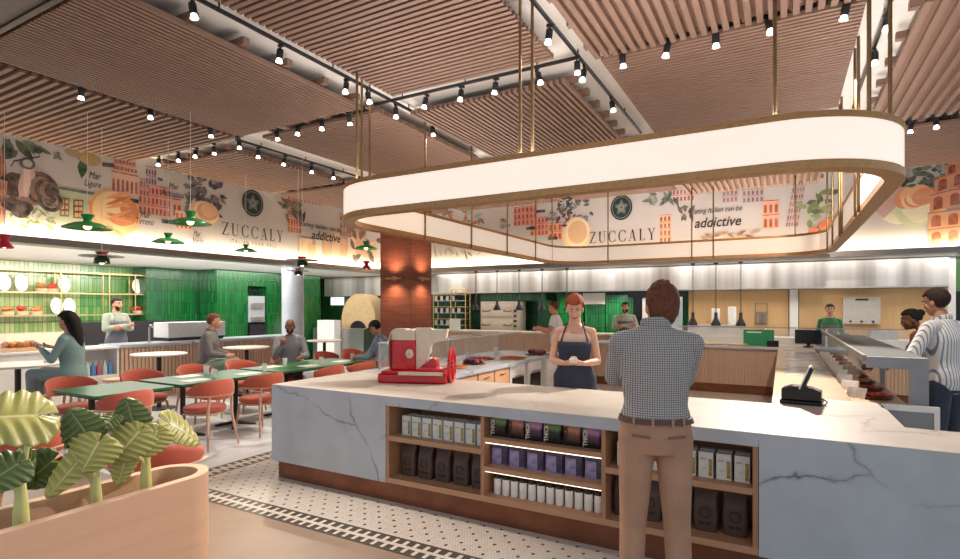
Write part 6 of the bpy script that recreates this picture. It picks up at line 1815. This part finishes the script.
lR 114 3 -2.09,4.09,0.22,0.09,297
lR 113 3 -2.48,4.22,0.22,0.09,210
lR 112 3 -2.22,4.13,0.26,0.09,301
lR 114 3 -2.18,4.13,0.2,0.09,201
lR 112 3 -2.17,4.09,0.21,0.09,90
lR 112 3 -2.21,4.05,0.23,0.09,117
lR 112 3 -2.51,3.97,0.17,0.09,142
lR 113 3 -2.49,4.12,0.19,0.09,261
lR 114 3 -2.26,4.01,0.21,0.09,60
lR 112 3 -2.54,4.09,0.25,0.09,186
lR 112 3 -2.38,4.22,0.23,0.09,83
lR 114 3 -2.45,4.18,0.21,0.09,156
aR 116 2 -2.13,3.99,-1.67,4.29,2,6,115,0,0
lR 117 4 -1.88,3.72,0.17,0.08,281
lR 117 4 -1.76,3.76,0.24,0.08,285
lR 117 4 -1.8,3.72,0.23,0.08,49
lR 118 4 -1.91,3.71,0.24,0.08,118
lR 118 4 -1.79,3.86,0.17,0.08,183
lR 118 4 -1.86,3.73,0.19,0.08,247
lR 118 4 -1.85,3.75,0.17,0.08,98
aR 120 2 -1.12,3.88,-0.82,4.16,2,4,119,0,0
aR 122 2 -0.74,3.84,-0.34,4.12,2,5,121,0,0
aR 124 2 -0.36,3.28,-0.07,3.86,2,3,123,0,0
aR 126 2 0.04,3.29,0.26,4.24,7,5,125,0,0.16
lR 127 2 -1.55,3.2,0.22,0.07,-27
lR 128 2 -1.46,3.25,0.22,0.07,-30
lR 127 2 -1.38,3.2,0.22,0.07,5
lR 128 2 -1.29,3.18,0.22,0.07,21
lR 127 2 -1.2,3.22,0.22,0.07,14
lR 129 2 -1.11,3.2,0.22,0.07,-16
lR 128 2 -1.03,3.23,0.22,0.07,-25
lR 129 2 -0.94,3.2,0.22,0.07,-20
lR 128 2 -0.85,3.18,0.22,0.07,27
lR 129 2 -0.77,3.16,0.22,0.07,-20
lR 128 2 -0.69,3.17,0.22,0.07,-20
lR 127 2 -0.6,3.21,0.22,0.07,14
lR 130 2 0.69,3.37,0.2,0.1,252
lR 130 2 0.4,3.73,0.19,0.1,12
lR 131 2 0.69,3.67,0.18,0.1,289
lR 130 2 0.62,3.3,0.27,0.1,260
lR 132 2 0.75,3.58,0.26,0.1,124
lR 133 2 0.53,3.62,0.21,0.1,353
lR 132 2 0.46,3.42,0.2,0.1,9
lR 132 2 0.41,3.69,0.22,0.1,184
lR 130 2 0.76,3.15,0.24,0.1,265
lR 131 2 0.69,3.59,0.26,0.1,64
lR 131 2 0.65,3.52,0.27,0.1,210
lR 132 2 0.75,3.58,0.2,0.1,188
lR 131 2 0.53,3.53,0.18,0.1,180
lR 130 2 0.67,3.73,0.17,0.1,8
lR 130 2 0.75,3.87,0.27,0.1,17
lR 130 2 0.78,3.68,0.22,0.1,280
lR 133 2 0.85,3.67,0.21,0.1,234
lR 132 2 0.46,3.41,0.18,0.1,268
lR 132 2 0.7,3.33,0.24,0.1,30
lR 133 2 0.78,3.52,0.22,0.1,130
lR 131 2 0.68,3.86,0.23,0.1,141
lR 133 2 0.66,3.46,0.2,0.1,173
lR 131 2 0.76,3.31,0.19,0.1,35
lR 130 2 0.55,3.56,0.22,0.1,73
lR 132 2 0.59,3.89,0.28,0.1,17
lR 131 2 0.63,3.63,0.18,0.1,64
lR 130 2 0.68,3.73,0.23,0.1,122
lR 130 2 0.64,3.9,0.21,0.1,261
lR 132 2 0.55,3.77,0.27,0.1,276
lR 133 2 0.41,3.63,0.24,0.1,144
lR 130 2 0.67,3.54,0.24,0.1,171
lR 132 2 0.43,3.51,0.27,0.1,70
lR 133 2 0.9,3.29,0.28,0.1,50
lR 133 2 0.83,3.22,0.18,0.1,77
eR 134 3 0.7,3.28,0.1,0.1
eR 134 3 0.53,3.16,0.1,0.1
eR 134 3 0.83,3.33,0.1,0.1
lR 135 2 2.68,3.93,0.25,0.09,157
lR 136 2 1.99,4.14,0.21,0.09,225
lR 137 2 2.32,4.18,0.16,0.09,342
lR 138 2 2.14,4.06,0.19,0.09,31
lR 135 2 2.66,4.05,0.25,0.09,120
lR 137 2 2.52,4.13,0.19,0.09,78
lR 136 2 2.35,3.97,0.16,0.09,232
lR 135 2 2.59,4.06,0.23,0.09,295
lR 135 2 1.92,4.14,0.19,0.09,124
lR 137 2 2.05,4.14,0.24,0.09,164
lR 136 2 2.08,4.01,0.18,0.09,104
lR 135 2 2.71,4.06,0.19,0.09,239
lR 136 2 1.95,3.87,0.23,0.09,286
lR 138 2 2.56,4.07,0.22,0.09,44
lR 137 2 2.01,4.1,0.17,0.09,118
lR 137 2 1.96,4.11,0.16,0.09,321
lR 136 2 2.36,4.18,0.24,0.09,158
lR 138 2 2.55,3.97,0.24,0.09,133
lR 137 2 2.63,4.04,0.18,0.09,166
lR 138 2 2.29,3.92,0.25,0.09,119
lR 138 2 2.37,3.97,0.21,0.09,258
lR 138 2 2.02,3.83,0.22,0.09,62
lR 139 2 2.52,3.79,0.16,0.09,195
lR 138 2 2.61,3.82,0.26,0.09,19
lR 137 2 2.2,4.16,0.2,0.09,268
lR 136 2 2.57,3.77,0.25,0.09,197
lR 138 2 1.93,3.88,0.23,0.09,73
lR 139 2 1.95,4.2,0.16,0.09,76
lR 137 2 2.5,4.15,0.25,0.09,260
lR 137 2 2.15,4.03,0.19,0.09,116
lR 137 2 2.71,3.81,0.22,0.09,5
lR 139 2 2.54,3.99,0.2,0.09,188
lR 139 2 2.46,4.12,0.25,0.09,101
lR 139 2 2.07,4.15,0.2,0.09,140
lR 139 2 2.33,3.91,0.19,0.09,124
lR 139 2 2.54,4.1,0.16,0.09,334
lR 136 2 2.52,3.93,0.26,0.09,184
lR 139 2 2.6,3.8,0.16,0.09,264
lR 136 2 2.26,4.18,0.21,0.09,297
lR 137 2 2.08,3.86,0.21,0.09,177
lR 139 2 2.61,4.08,0.17,0.09,249
lR 136 2 2.59,3.85,0.23,0.09,73
lR 137 2 2.09,4.16,0.25,0.09,94
lR 135 2 2.75,3.77,0.2,0.09,204
lR 137 2 2.12,3.95,0.23,0.09,1
lR 138 2 2.26,4,0.25,0.09,229
lR 136 2 2.56,4.09,0.22,0.09,179
lR 139 2 2.63,3.95,0.18,0.09,73
lR 138 2 1.88,3.89,0.19,0.09,2
lR 138 2 1.89,4.18,0.17,0.09,131
lR 137 2 2.6,3.97,0.22,0.09,22
lR 139 2 2.54,4.07,0.17,0.09,103
lR 139 2 2.08,3.87,0.22,0.09,54
lR 138 2 2.25,3.92,0.2,0.09,145
lR 137 2 1.87,3.98,0.16,0.09,331
lR 138 2 2.24,4.06,0.17,0.09,287
lR 136 2 1.94,3.94,0.23,0.09,152
lR 136 2 2.08,4.19,0.16,0.09,96
lR 139 2 2.19,4.03,0.25,0.09,266
lR 139 2 2.69,3.87,0.26,0.09,84
lR 139 2 2.71,3.99,0.19,0.09,57
lR 135 2 2.19,3.91,0.22,0.09,175
lR 136 2 2.03,4,0.26,0.09,273
lR 136 2 2.34,3.86,0.25,0.09,59
lR 136 2 2.6,3.83,0.24,0.09,141
lR 135 2 2.04,3.96,0.25,0.09,238
lR 139 2 2.19,3.89,0.19,0.09,326
lR 137 2 2.46,4.02,0.24,0.09,55
lR 139 2 2.17,4.18,0.25,0.09,273
lR 136 2 2.11,4.14,0.22,0.09,77
lR 139 2 2.51,3.96,0.25,0.09,95
lR 138 2 2.08,3.86,0.26,0.09,40
lR 137 2 2.38,3.81,0.2,0.09,305
lR 137 2 2.71,3.82,0.22,0.09,112
lR 137 2 2.42,4.13,0.17,0.09,328
lR 136 2 2.01,3.83,0.18,0.09,86
lR 136 2 2.47,3.94,0.16,0.09,295
lR 136 2 1.86,4.02,0.25,0.09,201
lR 136 2 2.25,4.15,0.19,0.09,293
lR 136 2 2.18,3.85,0.24,0.09,167
lR 136 2 2.03,3.95,0.24,0.09,41
lR 137 2 2.35,3.85,0.21,0.09,100
lR 139 2 2.44,4.08,0.25,0.09,18
lR 135 2 1.92,4.01,0.18,0.09,81
lR 135 2 2.57,4.08,0.21,0.09,31
lR 138 2 2.22,4,0.25,0.09,295
lR 136 2 2.04,3.91,0.24,0.09,39
lR 139 2 1.93,4.21,0.23,0.09,305
lR 139 2 2.02,4.15,0.16,0.09,175
lR 135 2 2.45,4.12,0.22,0.09,100
lR 135 2 2.65,4.13,0.22,0.09,296
lR 135 2 2.18,4.18,0.17,0.09,223
lR 135 2 2.26,3.89,0.25,0.09,308
lR 139 2 2.61,3.94,0.23,0.09,201
lR 138 2 2.24,4.19,0.2,0.09,181
lR 137 2 2.07,4.06,0.22,0.09,218
lR 137 2 2,3.96,0.18,0.09,45
lR 136 2 2.58,3.81,0.16,0.09,139
lR 135 2 2.61,3.94,0.17,0.09,334
lR 135 2 1.88,3.85,0.19,0.09,219
lR 136 2 2.67,4.02,0.19,0.09,300
lR 137 2 1.95,3.88,0.22,0.09,7
lR 135 2 2.18,4.19,0.18,0.09,10
lR 136 2 2.11,3.93,0.22,0.09,307
lR 136 2 2.6,3.88,0.16,0.09,124
lR 138 2 2.62,4.02,0.19,0.09,209
lR 135 2 2.35,3.94,0.2,0.09,30
lR 137 2 2.39,3.99,0.26,0.09,140
lR 137 2 2.72,3.9,0.21,0.09,113
lR 137 2 2.08,4.13,0.2,0.09,343
eR 140 2 1.88,3.49,0.31,0.28
eR 141 2 1.94,3.63,0.3,0.26
eR 142 2 2,3.5,0.22,0.3
eR 141 2 2.05,3.55,0.26,0.28
eR 141 2 2.11,3.44,0.28,0.3
eR 140 2 2.17,3.49,0.21,0.28
eR 140 2 2.23,3.46,0.32,0.19
eR 143 3 1.95,3.64,0.16,0.15
eR 143 3 1.99,3.73,0.16,0.15
eR 144 3 2.03,3.72,0.16,0.15
eR 145 3 2.06,3.62,0.16,0.15
eR 143 3 2.1,3.65,0.16,0.15
eR 145 3 2.13,3.68,0.16,0.15
eR 144 3 2.17,3.76,0.16,0.15
eR 143 3 2.21,3.68,0.16,0.15
eR 143 3 2.24,3.7,0.16,0.15
pR 146 2 1.46,3.55,1.88,3.91,2.05,3.79,1.64,3.34
aR 148 4 2.28,2.79,4.18,3.39,2,8,147,0.05,0
aR 150 5 2.31,3.39,4.18,3.71,1,8,149,0.12,0
aR 152 6 2.38,3.71,4.13,3.99,1,8,151,0.18,0
aR 154 7 2.53,3.99,4.08,4.21,1,9,153,0.22,0
lR 155 2 -8.33,3.03,0.42,0.05,102
lR 156 2 -8.18,3.06,0.22,0.05,103
lR 155 2 -8.04,3.08,0.21,0.05,78
lR 156 2 -7.89,3.03,0.46,0.05,80
lR 155 2 -7.75,3.11,0.31,0.05,142
lR 155 2 -7.61,3,0.25,0.05,118
lR 156 2 -7.47,3.06,0.23,0.05,100
lR 157 2 -7.33,2.88,0.39,0.05,108
lR 157 2 -7.19,3.02,0.21,0.05,138
lR 156 2 -7.05,3.02,0.43,0.05,49
"""
TEXTS = [('Mar', 'L', 4.8, 3.87, 0.18), ('Ligure', 'L', 4.77, 3.73, 0.25), ('Mar', 'L', 6.14, 3.95, 0.19), ('Adriatico', 'L', 6.13, 3.81, 0.44), ('Mar', 'L', 5.62, 3.34, 0.18), ('Tirreno', 'L', 5.61, 3.22, 0.31), ('Mar', 'L', 6.61, 3.12, 0.15), ('Ionio', 'L', 6.63, 2.98, 0.23), ('Eating Italian can be', 'L', 9.9, 3.67, 1.37), ('addictive', 'L', 10.05, 3.44, 0.99), ('ITALIAN FOOD HALL', 'L', 7.93, 3.09, 1.17), ('Mar', 'R', -6.25, 3.9, 0.23), ('Ligure', 'R', -6.22, 3.77, 0.29), ('Mar', 'R', -4.91, 3.97, 0.21), ('Adriatico', 'R', -4.91, 3.85, 0.36), ('Eating Italian can be', 'R', -1.24, 3.74, 0.99), ('addictive', 'R', -1.22, 3.48, 0.91)]
WALLS = {'L': dict(frame=lambda lay: frame((-10.02+.0006*lay, 0, 0), (0,1,0), (0,0,1))), 'R': dict(frame=lambda lay: frame((0, 12.52-.0006*lay, 0), (1,0,0), (0,0,1)))}
M['muralbase'] = plain('pale mural paint', '#c4bab5', .7, var=.05, scale=.8, spec=.2)
M['paint'] = attrmat('mural paints')
M['ink'] = plain('mural lettering ink', '#2d2826', .7)
M['teal_ink'] = plain('crest ink', '#26312f', .7); M['crestline'] = plain('crest line', '#8c978f', .7)
mur = {}
mur['L'] = MB().box(-10.06, 2.0, ZT+.036, -10.021, 12.4, 4.398).build('mural', M['muralbase'], smooth=False)
tag(mur['L'], 'painted mural along the left wall with scooter, town houses, pasta and shop name', 'mural')
mur['R'] = MB().box(-9.9, 12.521, ZT+.036, 4.5, 12.56, 4.398).build('mural', M['muralbase'], smooth=False)
tag(mur['R'], 'painted mural on the back wall with shop name, leaning tower and round arena', 'mural')
GROUPS = dict.fromkeys('laeopr', 'painted_pattern')
PB = {}; NP = [0]
def flat(wall, kind, pts, col, lay):
    k = (wall, GROUPS[kind]); b = PB.setdefault(k, MB()); NP[0] += 1; F = WALLS[wall]['frame'](1+lay*.01+NP[0]*.016); b.c = hx(PALETTE[col])
    a = sum(pts[i][0]*pts[(i+1) % len(pts)][1]-pts[(i+1) % len(pts)][0]*pts[i][1] for i in range(len(pts)))
    if a < 0: pts = pts[::-1]
    b.add([F @ Vector((x, z, 0)) for x, z in pts], [tuple(range(len(pts)))])
for ln in sorted(ART.strip().split('\n'), key=lambda q: (q[1], int(q.split(' ')[2]))):
    if ln[1] != NP[-1]: NP[:] = [0, ln[1]]
    h, col, lay, v = ln.split(' '); kind, wall = h; col = int(col); lay = int(lay); v = [float(q) for q in v.split(',')]
    if kind == 'p': flat(wall, kind, [(v[i], v[i+1]) for i in range(0, len(v), 2)], col, lay)
    elif kind == 'r': flat(wall, kind, [(v[0],v[1]),(v[2],v[1]),(v[2],v[3]),(v[0],v[3])], col, lay)
    elif kind == 'e': flat(wall, kind, [(v[0]+v[2]*math.cos(2*PI*i/18), v[1]+v[3]*math.sin(2*PI*i/18)) for i in range(18)], col, lay)
    elif kind == 'o':
        for i in range(20):
            a, b = 2*PI*i/20, 2*PI*(i+1)/20
            flat(wall, kind, [(v[0]+v[2]*math.cos(a),v[1]+v[2]*math.sin(a)),(v[0]+v[3]*math.cos(a),v[1]+v[3]*math.sin(a)),(v[0]+v[3]*math.cos(b),v[1]+v[3]*math.sin(b)),(v[0]+v[2]*math.cos(b),v[1]+v[2]*math.sin(b))], col, lay)
    elif kind == 'l':
        cx, cz, l_, wd, an = v; a = R(an); d = (math.cos(a), math.sin(a)); n = (-d[1], d[0]); up_ = ((0,0),(.2,.7),(.45,1),(.75,.6),(1,0)); dn = ((.75,.6),(.45,1),(.2,.7))
        flat(wall, kind, [(cx+d[0]*l_*t+n[0]*wd*q/2, cz+d[1]*l_*t+n[1]*wd*q/2) for t, q in up_]+[(cx+d[0]*l_*t-n[0]*wd*q/2, cz+d[1]*l_*t-n[1]*wd*q/2) for t, q in dn], col, lay)
    elif kind == 'a':
        x0, z0, x1, z1, rows, cols, dark, curve, lean = v; rows, cols, dark = int(rows), int(cols), int(dark)
        def q(x, z):
            t = (x-x0)/(x1-x0); return (x+lean*(z-z0), z+curve*4*t*(1-t))
        for i in range(10):
            xa, xb = x0+(x1-x0)*i/10, x0+(x1-x0)*(i+1)/10
            flat(wall, kind, [q(xa,z0),q(xb,z0),q(xb,z1),q(xa,z1)], col, lay)
        rh, cw = (z1-z0)/rows, (x1-x0)/cols
        for r_ in range(rows):
            zz = z0+r_*rh
            for i in range(10):
                xa, xb = x0+(x1-x0)*i/10, x0+(x1-x0)*(i+1)/10; flat(wall, kind, [q(xa,zz+rh*.93),q(xb,zz+rh*.93),q(xb,zz+rh*.99),q(xa,zz+rh*.99)], dark, lay+1)
            for c_ in range(cols):
                a, b = x0+c_*cw+cw*.22, x0+c_*cw+cw*.78; m_ = (a+b)/2; hh = zz+rh*.62
                flat(wall, kind, [q(*p) for p in [(a,zz+rh*.1),(b,zz+rh*.1),(b,hh)]+[(m_+(b-a)/2*math.cos(t), hh+(b-a)/2*.8*math.sin(t)) for t in (PI*.25,PI*.5,PI*.75)]+[(a,hh)]], dark, lay+1)
for (wall, nm), b in PB.items(): b.build(nm, M['paint'], mur[wall], smooth=False, fix=False)
for s_, wall, x, z, w in TEXTS:
    F = WALLS[wall]['frame'](40) @ Matrix.Translation((x, z, 0))
    big = s_ == 'addictive'; caps = s_.isupper()
    if caps: F = F @ Matrix.Translation((0,-.03,0))
    text_mesh(s_, .3 if big else (.10 if caps else .16), M['ink'], F, 'lettering', mur[wall], shear=0 if caps else .28, width=w, bold=.004 if big else 0, spacing=1.9 if caps else 1)
def letter_polys():
    """serif capitals Z U C A L Y on a unit height: thick and thin strokes with serifs"""
    TK, TN, S = .125, .045, .04
    def st(x0, z0, x1, z1, w): return [(x0-w/2,z0),(x0+w/2,z0),(x1+w/2,z1),(x1-w/2,z1)]
    def sf(x, z, w=.13): return [(x-w,z-S/2),(x+w,z-S/2),(x+w,z+S/2),(x-w,z+S/2)]
    def arc(cx, cz, r0x, r0z, a0, a1, n=14, thick=lambda a: TN):
        out = []
        for i in range(n):
            a, b = R(a0+(a1-a0)*i/n), R(a0+(a1-a0)*(i+1)/n); ta, tb = thick(a), thick(b)
            out.append([(cx+r0x*math.cos(a),cz+r0z*math.sin(a)),(cx+r0x*math.cos(b),cz+r0z*math.sin(b)),(cx+(r0x-tb)*math.cos(b),cz+(r0z-tb)*math.sin(b)),(cx+(r0x-ta)*math.cos(a),cz+(r0z-ta)*math.sin(a))])
        return out
    tk = lambda a: TN+(TK-TN)*abs(math.cos(a))**1.5
    D = {}
    D['Z'] = (.66, [st(.12,.03,.55,.97,TK), [(.06,.95),(.62,.95),(.62,1),(.06,1)], [(.04,0),(.62,0),(.62,.05),(.04,.05)], [(.06,.80),(.09,.80),(.11,.97),(.06,.97)], [(.59,.03),(.64,.03),(.64,.22),(.61,.22)]])
    D['U'] = (.74, [st(.17,.30,.17,1,TK), st(.61,.30,.61,1,TN), sf(.17,.98), sf(.61,.98,.11)]+arc(.38,.30,.275,.31,180,360,14,lambda a: TN+(TK-TN)*max(0,-math.cos(a))))
    D['C'] = (.74, arc(.42,.5,.38,.52,42,318,22,tk)+[[(.665,.66),(.70,.66),(.71,.98),(.68,.90)], [(.665,.34),(.70,.34),(.71,.04),(.68,.10)]])
    D['A'] = (.74, [st(.13,0,.38,1,TN), st(.62,0,.38,1,TK), [(.22,.30),(.54,.30),(.54,.345),(.22,.345)], sf(.13,.02,.11), sf(.62,.02,.13)])
    D['L'] = (.60, [st(.18,0,.18,1,TK), sf(.18,.98), [(.06,0),(.55,0),(.55,.05),(.06,.05)], [(.52,.02),(.57,.02),(.58,.26),(.55,.26)]])
    D['Y'] = (.72, [st(.36,0,.36,.46,TK), st(.36,.42,.12,1,TK*.9), st(.37,.42,.60,1,TN), sf(.36,.02), sf(.12,.98), sf(.60,.98,.11)])
    return D
LT = letter_polys()
def shop_name(wall, cx, cz, width, hgt):
    tot = sum(LT[c][0] for c in 'ZUCCALY')+6*.20; k = width/tot; x = cx-width/2; b = MB(); F = WALLS[wall]['frame'](40)
    for c in 'ZUCCALY':
        for pl_ in LT[c][1]:
            p = [(x+a*k, cz-hgt/2+z*hgt) for a, z in pl_]; ar = sum(p[i][0]*p[(i+1) % len(p)][1]-p[(i+1) % len(p)][0]*p[i][1] for i in range(len(p)))
            if ar < 0: p = p[::-1]
            b.add([F @ Vector((px_, pz_, 0)) for px_, pz_ in p], [tuple(range(len(p)))])
        x += (LT[c][0]+.20)*k
    b.build('lettering', M['ink'], mur[wall], smooth=False, fix=False)
shop_name('L', 7.93, 3.30, 1.57, .26); shop_name('R', -3.235, 3.32, 1.52, .26)
def crest(wall, cx, cz, rx, rz):
    F = WALLS[wall]['frame'](36); n = 32
    MB().add([F @ Vector((cx+rx*math.cos(2*PI*i/n), cz+rz*math.sin(2*PI*i/n), 0)) for i in range(n)], [tuple(range(n))]).build('crest', M['teal_ink'], mur[wall], smooth=False, fix=False)
    b = MB(); F = WALLS[wall]['frame'](42)
    def seg(p, q_, w=.012):
        p, q_ = Vector(p), Vector(q_); d = (q_-p).normalized()*w/2; nn = Vector((-d.y, d.x))
        pts = [p+nn, p-nn, q_-nn, q_+nn]; b.add([F @ Vector((cx+a.x*rx, cz+a.y*rz, 0)) for a in pts][::-1] if False else [F @ Vector((cx+a.x*rx, cz+a.y*rz, 0)) for a in pts], [(0,1,2,3)])
    for i in range(36):
        a, c_ = 2*PI*i/36, 2*PI*(i+1)/36; seg((.84*math.cos(a),.84*math.sin(a)), (.84*math.cos(c_),.84*math.sin(c_)), .04)
    for i in range(5):
        a = R(90+72*i)
        for da in (-.45, -.2, 0, .2, .45): seg((.08*math.cos(a+da*2),.08*math.sin(a+da*2)), ((.62-.5*abs(da))*math.cos(a+da),(.62-.5*abs(da))*math.sin(a+da)), .05)
    b.build('crest_pattern', M['crestline'], mur[wall], smooth=False, fix=False)
crest('L', 7.9, 3.93, .27, .29); crest('R', -3.24, 3.97, .25, .29)
# ------------------------------------------------------------------ light
W_ = bpy.data.worlds.new('World'); SC.world = W_; W_.use_nodes = True
bg = W_.node_tree.nodes['Background']; bg.inputs[0].default_value = (.80,.90,1.0,1); bg.inputs[1].default_value = .82
def area(name, loc, rot, sx, sy, power, color):
    l = bpy.data.lights.new(name, 'AREA'); l.shape = 'RECTANGLE'; l.size = sx; l.size_y = sy; l.energy = power; l.color = color
    o = bpy.data.objects.new(name, l); COL.objects.link(o); o.location = loc; o.rotation_euler = rot; return o
def spot(name, loc, to, power, color, size=60, blend=.5, rad=.05):
    l = bpy.data.lights.new(name, 'SPOT'); l.energy = power; l.color = color; l.spot_size = R(size); l.spot_blend = blend; l.shadow_soft_size = rad
    o = bpy.data.objects.new(name, l); COL.objects.link(o); o.location = loc; o.rotation_euler = (Vector(to)-Vector(loc)).to_track_quat('-Z', 'Y').to_euler(); return o
WARM = (1,.83,.66); WH = (1,.95,.88)
# led strips on the mural ledges, washing the murals from below
area('mural_strip_light', (-9.93, 7.2, ZT+.05), (0, R(180-14), 0), .05, 10.2, 110, (1,.84,.60))
area('mural_strip_light', (-2.6, 12.43, ZT+.05), (R(180-14), 0, 0), 14.2, .05, 140, (1,.84,.60))
# stall soffit lights
area('stall_soffit_light', (-12.2, 6.8, ZT-.05), (0,0,0), 2.2, 9.0, 330, WH)
area('stall_soffit_light', (-12.5, 12.6, ZT-.05), (0,0,0), 3.5, 2.0, 50, WH)
area('stall_soffit_light', (-3.0, 13.5, ZT-.05), (0,0,0), 12.5, .9, 150, WH)
spot('key_spot', (.81, 6.75, 4.1), (-.6, 11.7, .5), 420, WARM, 70, .6, .05)
area('soffit_fill_light', (-10.36, 5.4, ZT-.045), (0, R(90), 0), .04, 7.4, 150, WH)  # added strips without a fixture, grazing the soffits to brighten them
area('soffit_fill_light', (-2.5, 12.86, ZT-.045), (R(-90), 0, 0), 14, .04, 18, WH)
for x in (-5.1, -3.75): spot('tile_fill_spot', (x, 13.62, 2.05), (x, 14.32, 1.3), 45, (.95,1,.92), 90, .8, .05)  # lamps added under the hood to brighten the green tiles
# strong spotlight at the rear of the ring that casts the hard shadows on the counter
spot('key_spot', (-.15, 8.42, 4.1), (-1.3, 4.2, .9), 1650, (1,.90,.79), 80, .35, .04)
spot('key_spot', (-4.37, 6.45, 4.1), (-6.6, 4.4, .5), 500, (1,.86,.70), 80, .5, .05)
spot('key_spot', (-7.52, 6.6, 4.1), (-7.4, 4.6, .6), 420, (1,.86,.70), 95, .5, .05)
spot('key_spot', (-4.37, 3.78, 4.1), (-3.1, 1.4, .7), 750, (1,.86,.70), 80, .5, .05)
spot('key_spot', (.81, 6.0, 4.1), (.6, 7.0, .9), 260, (1,.88,.72), 80, .5, .05)
spot('key_spot', (-1.88, 4.72, 4.1), (-2.3, 3.0, 0), 150, (1,.88,.74), 75, .5, .06)
# added fill lamps above the ring's upper rim, brightening the timber ceiling
for (x, y, sx, sy) in ((-1.86, 4.37, 4.4, .06), (-1.86, 11.68, 4.4, .06), (-4.45, 8.0, .06, 6.0), (.73, 8.0, .06, 6.0)):
    area('ring_uplight', (x, y, 3.05), (PI, 0, 0), sx, sy, 46, (1,.93,.86))
# ------------------------------------------------------------------ camera
cam = bpy.data.cameras.new('Camera'); co = bpy.data.objects.new('Camera', cam); COL.objects.link(co); SC.camera = co
co.location = (0, 0, 1.70); co.rotation_euler = (R(90), 0, R(29.07)); cam.sensor_width = 36; cam.lens = 545/960*36; cam.shift_y = 27/960; cam.clip_start = .05
SC.view_settings.view_transform = 'Standard'; SC.view_settings.look = 'None'; SC.view_settings.gamma = 1; SC.view_settings.use_curve_mapping = False
SC.view_settings.exposure = 0
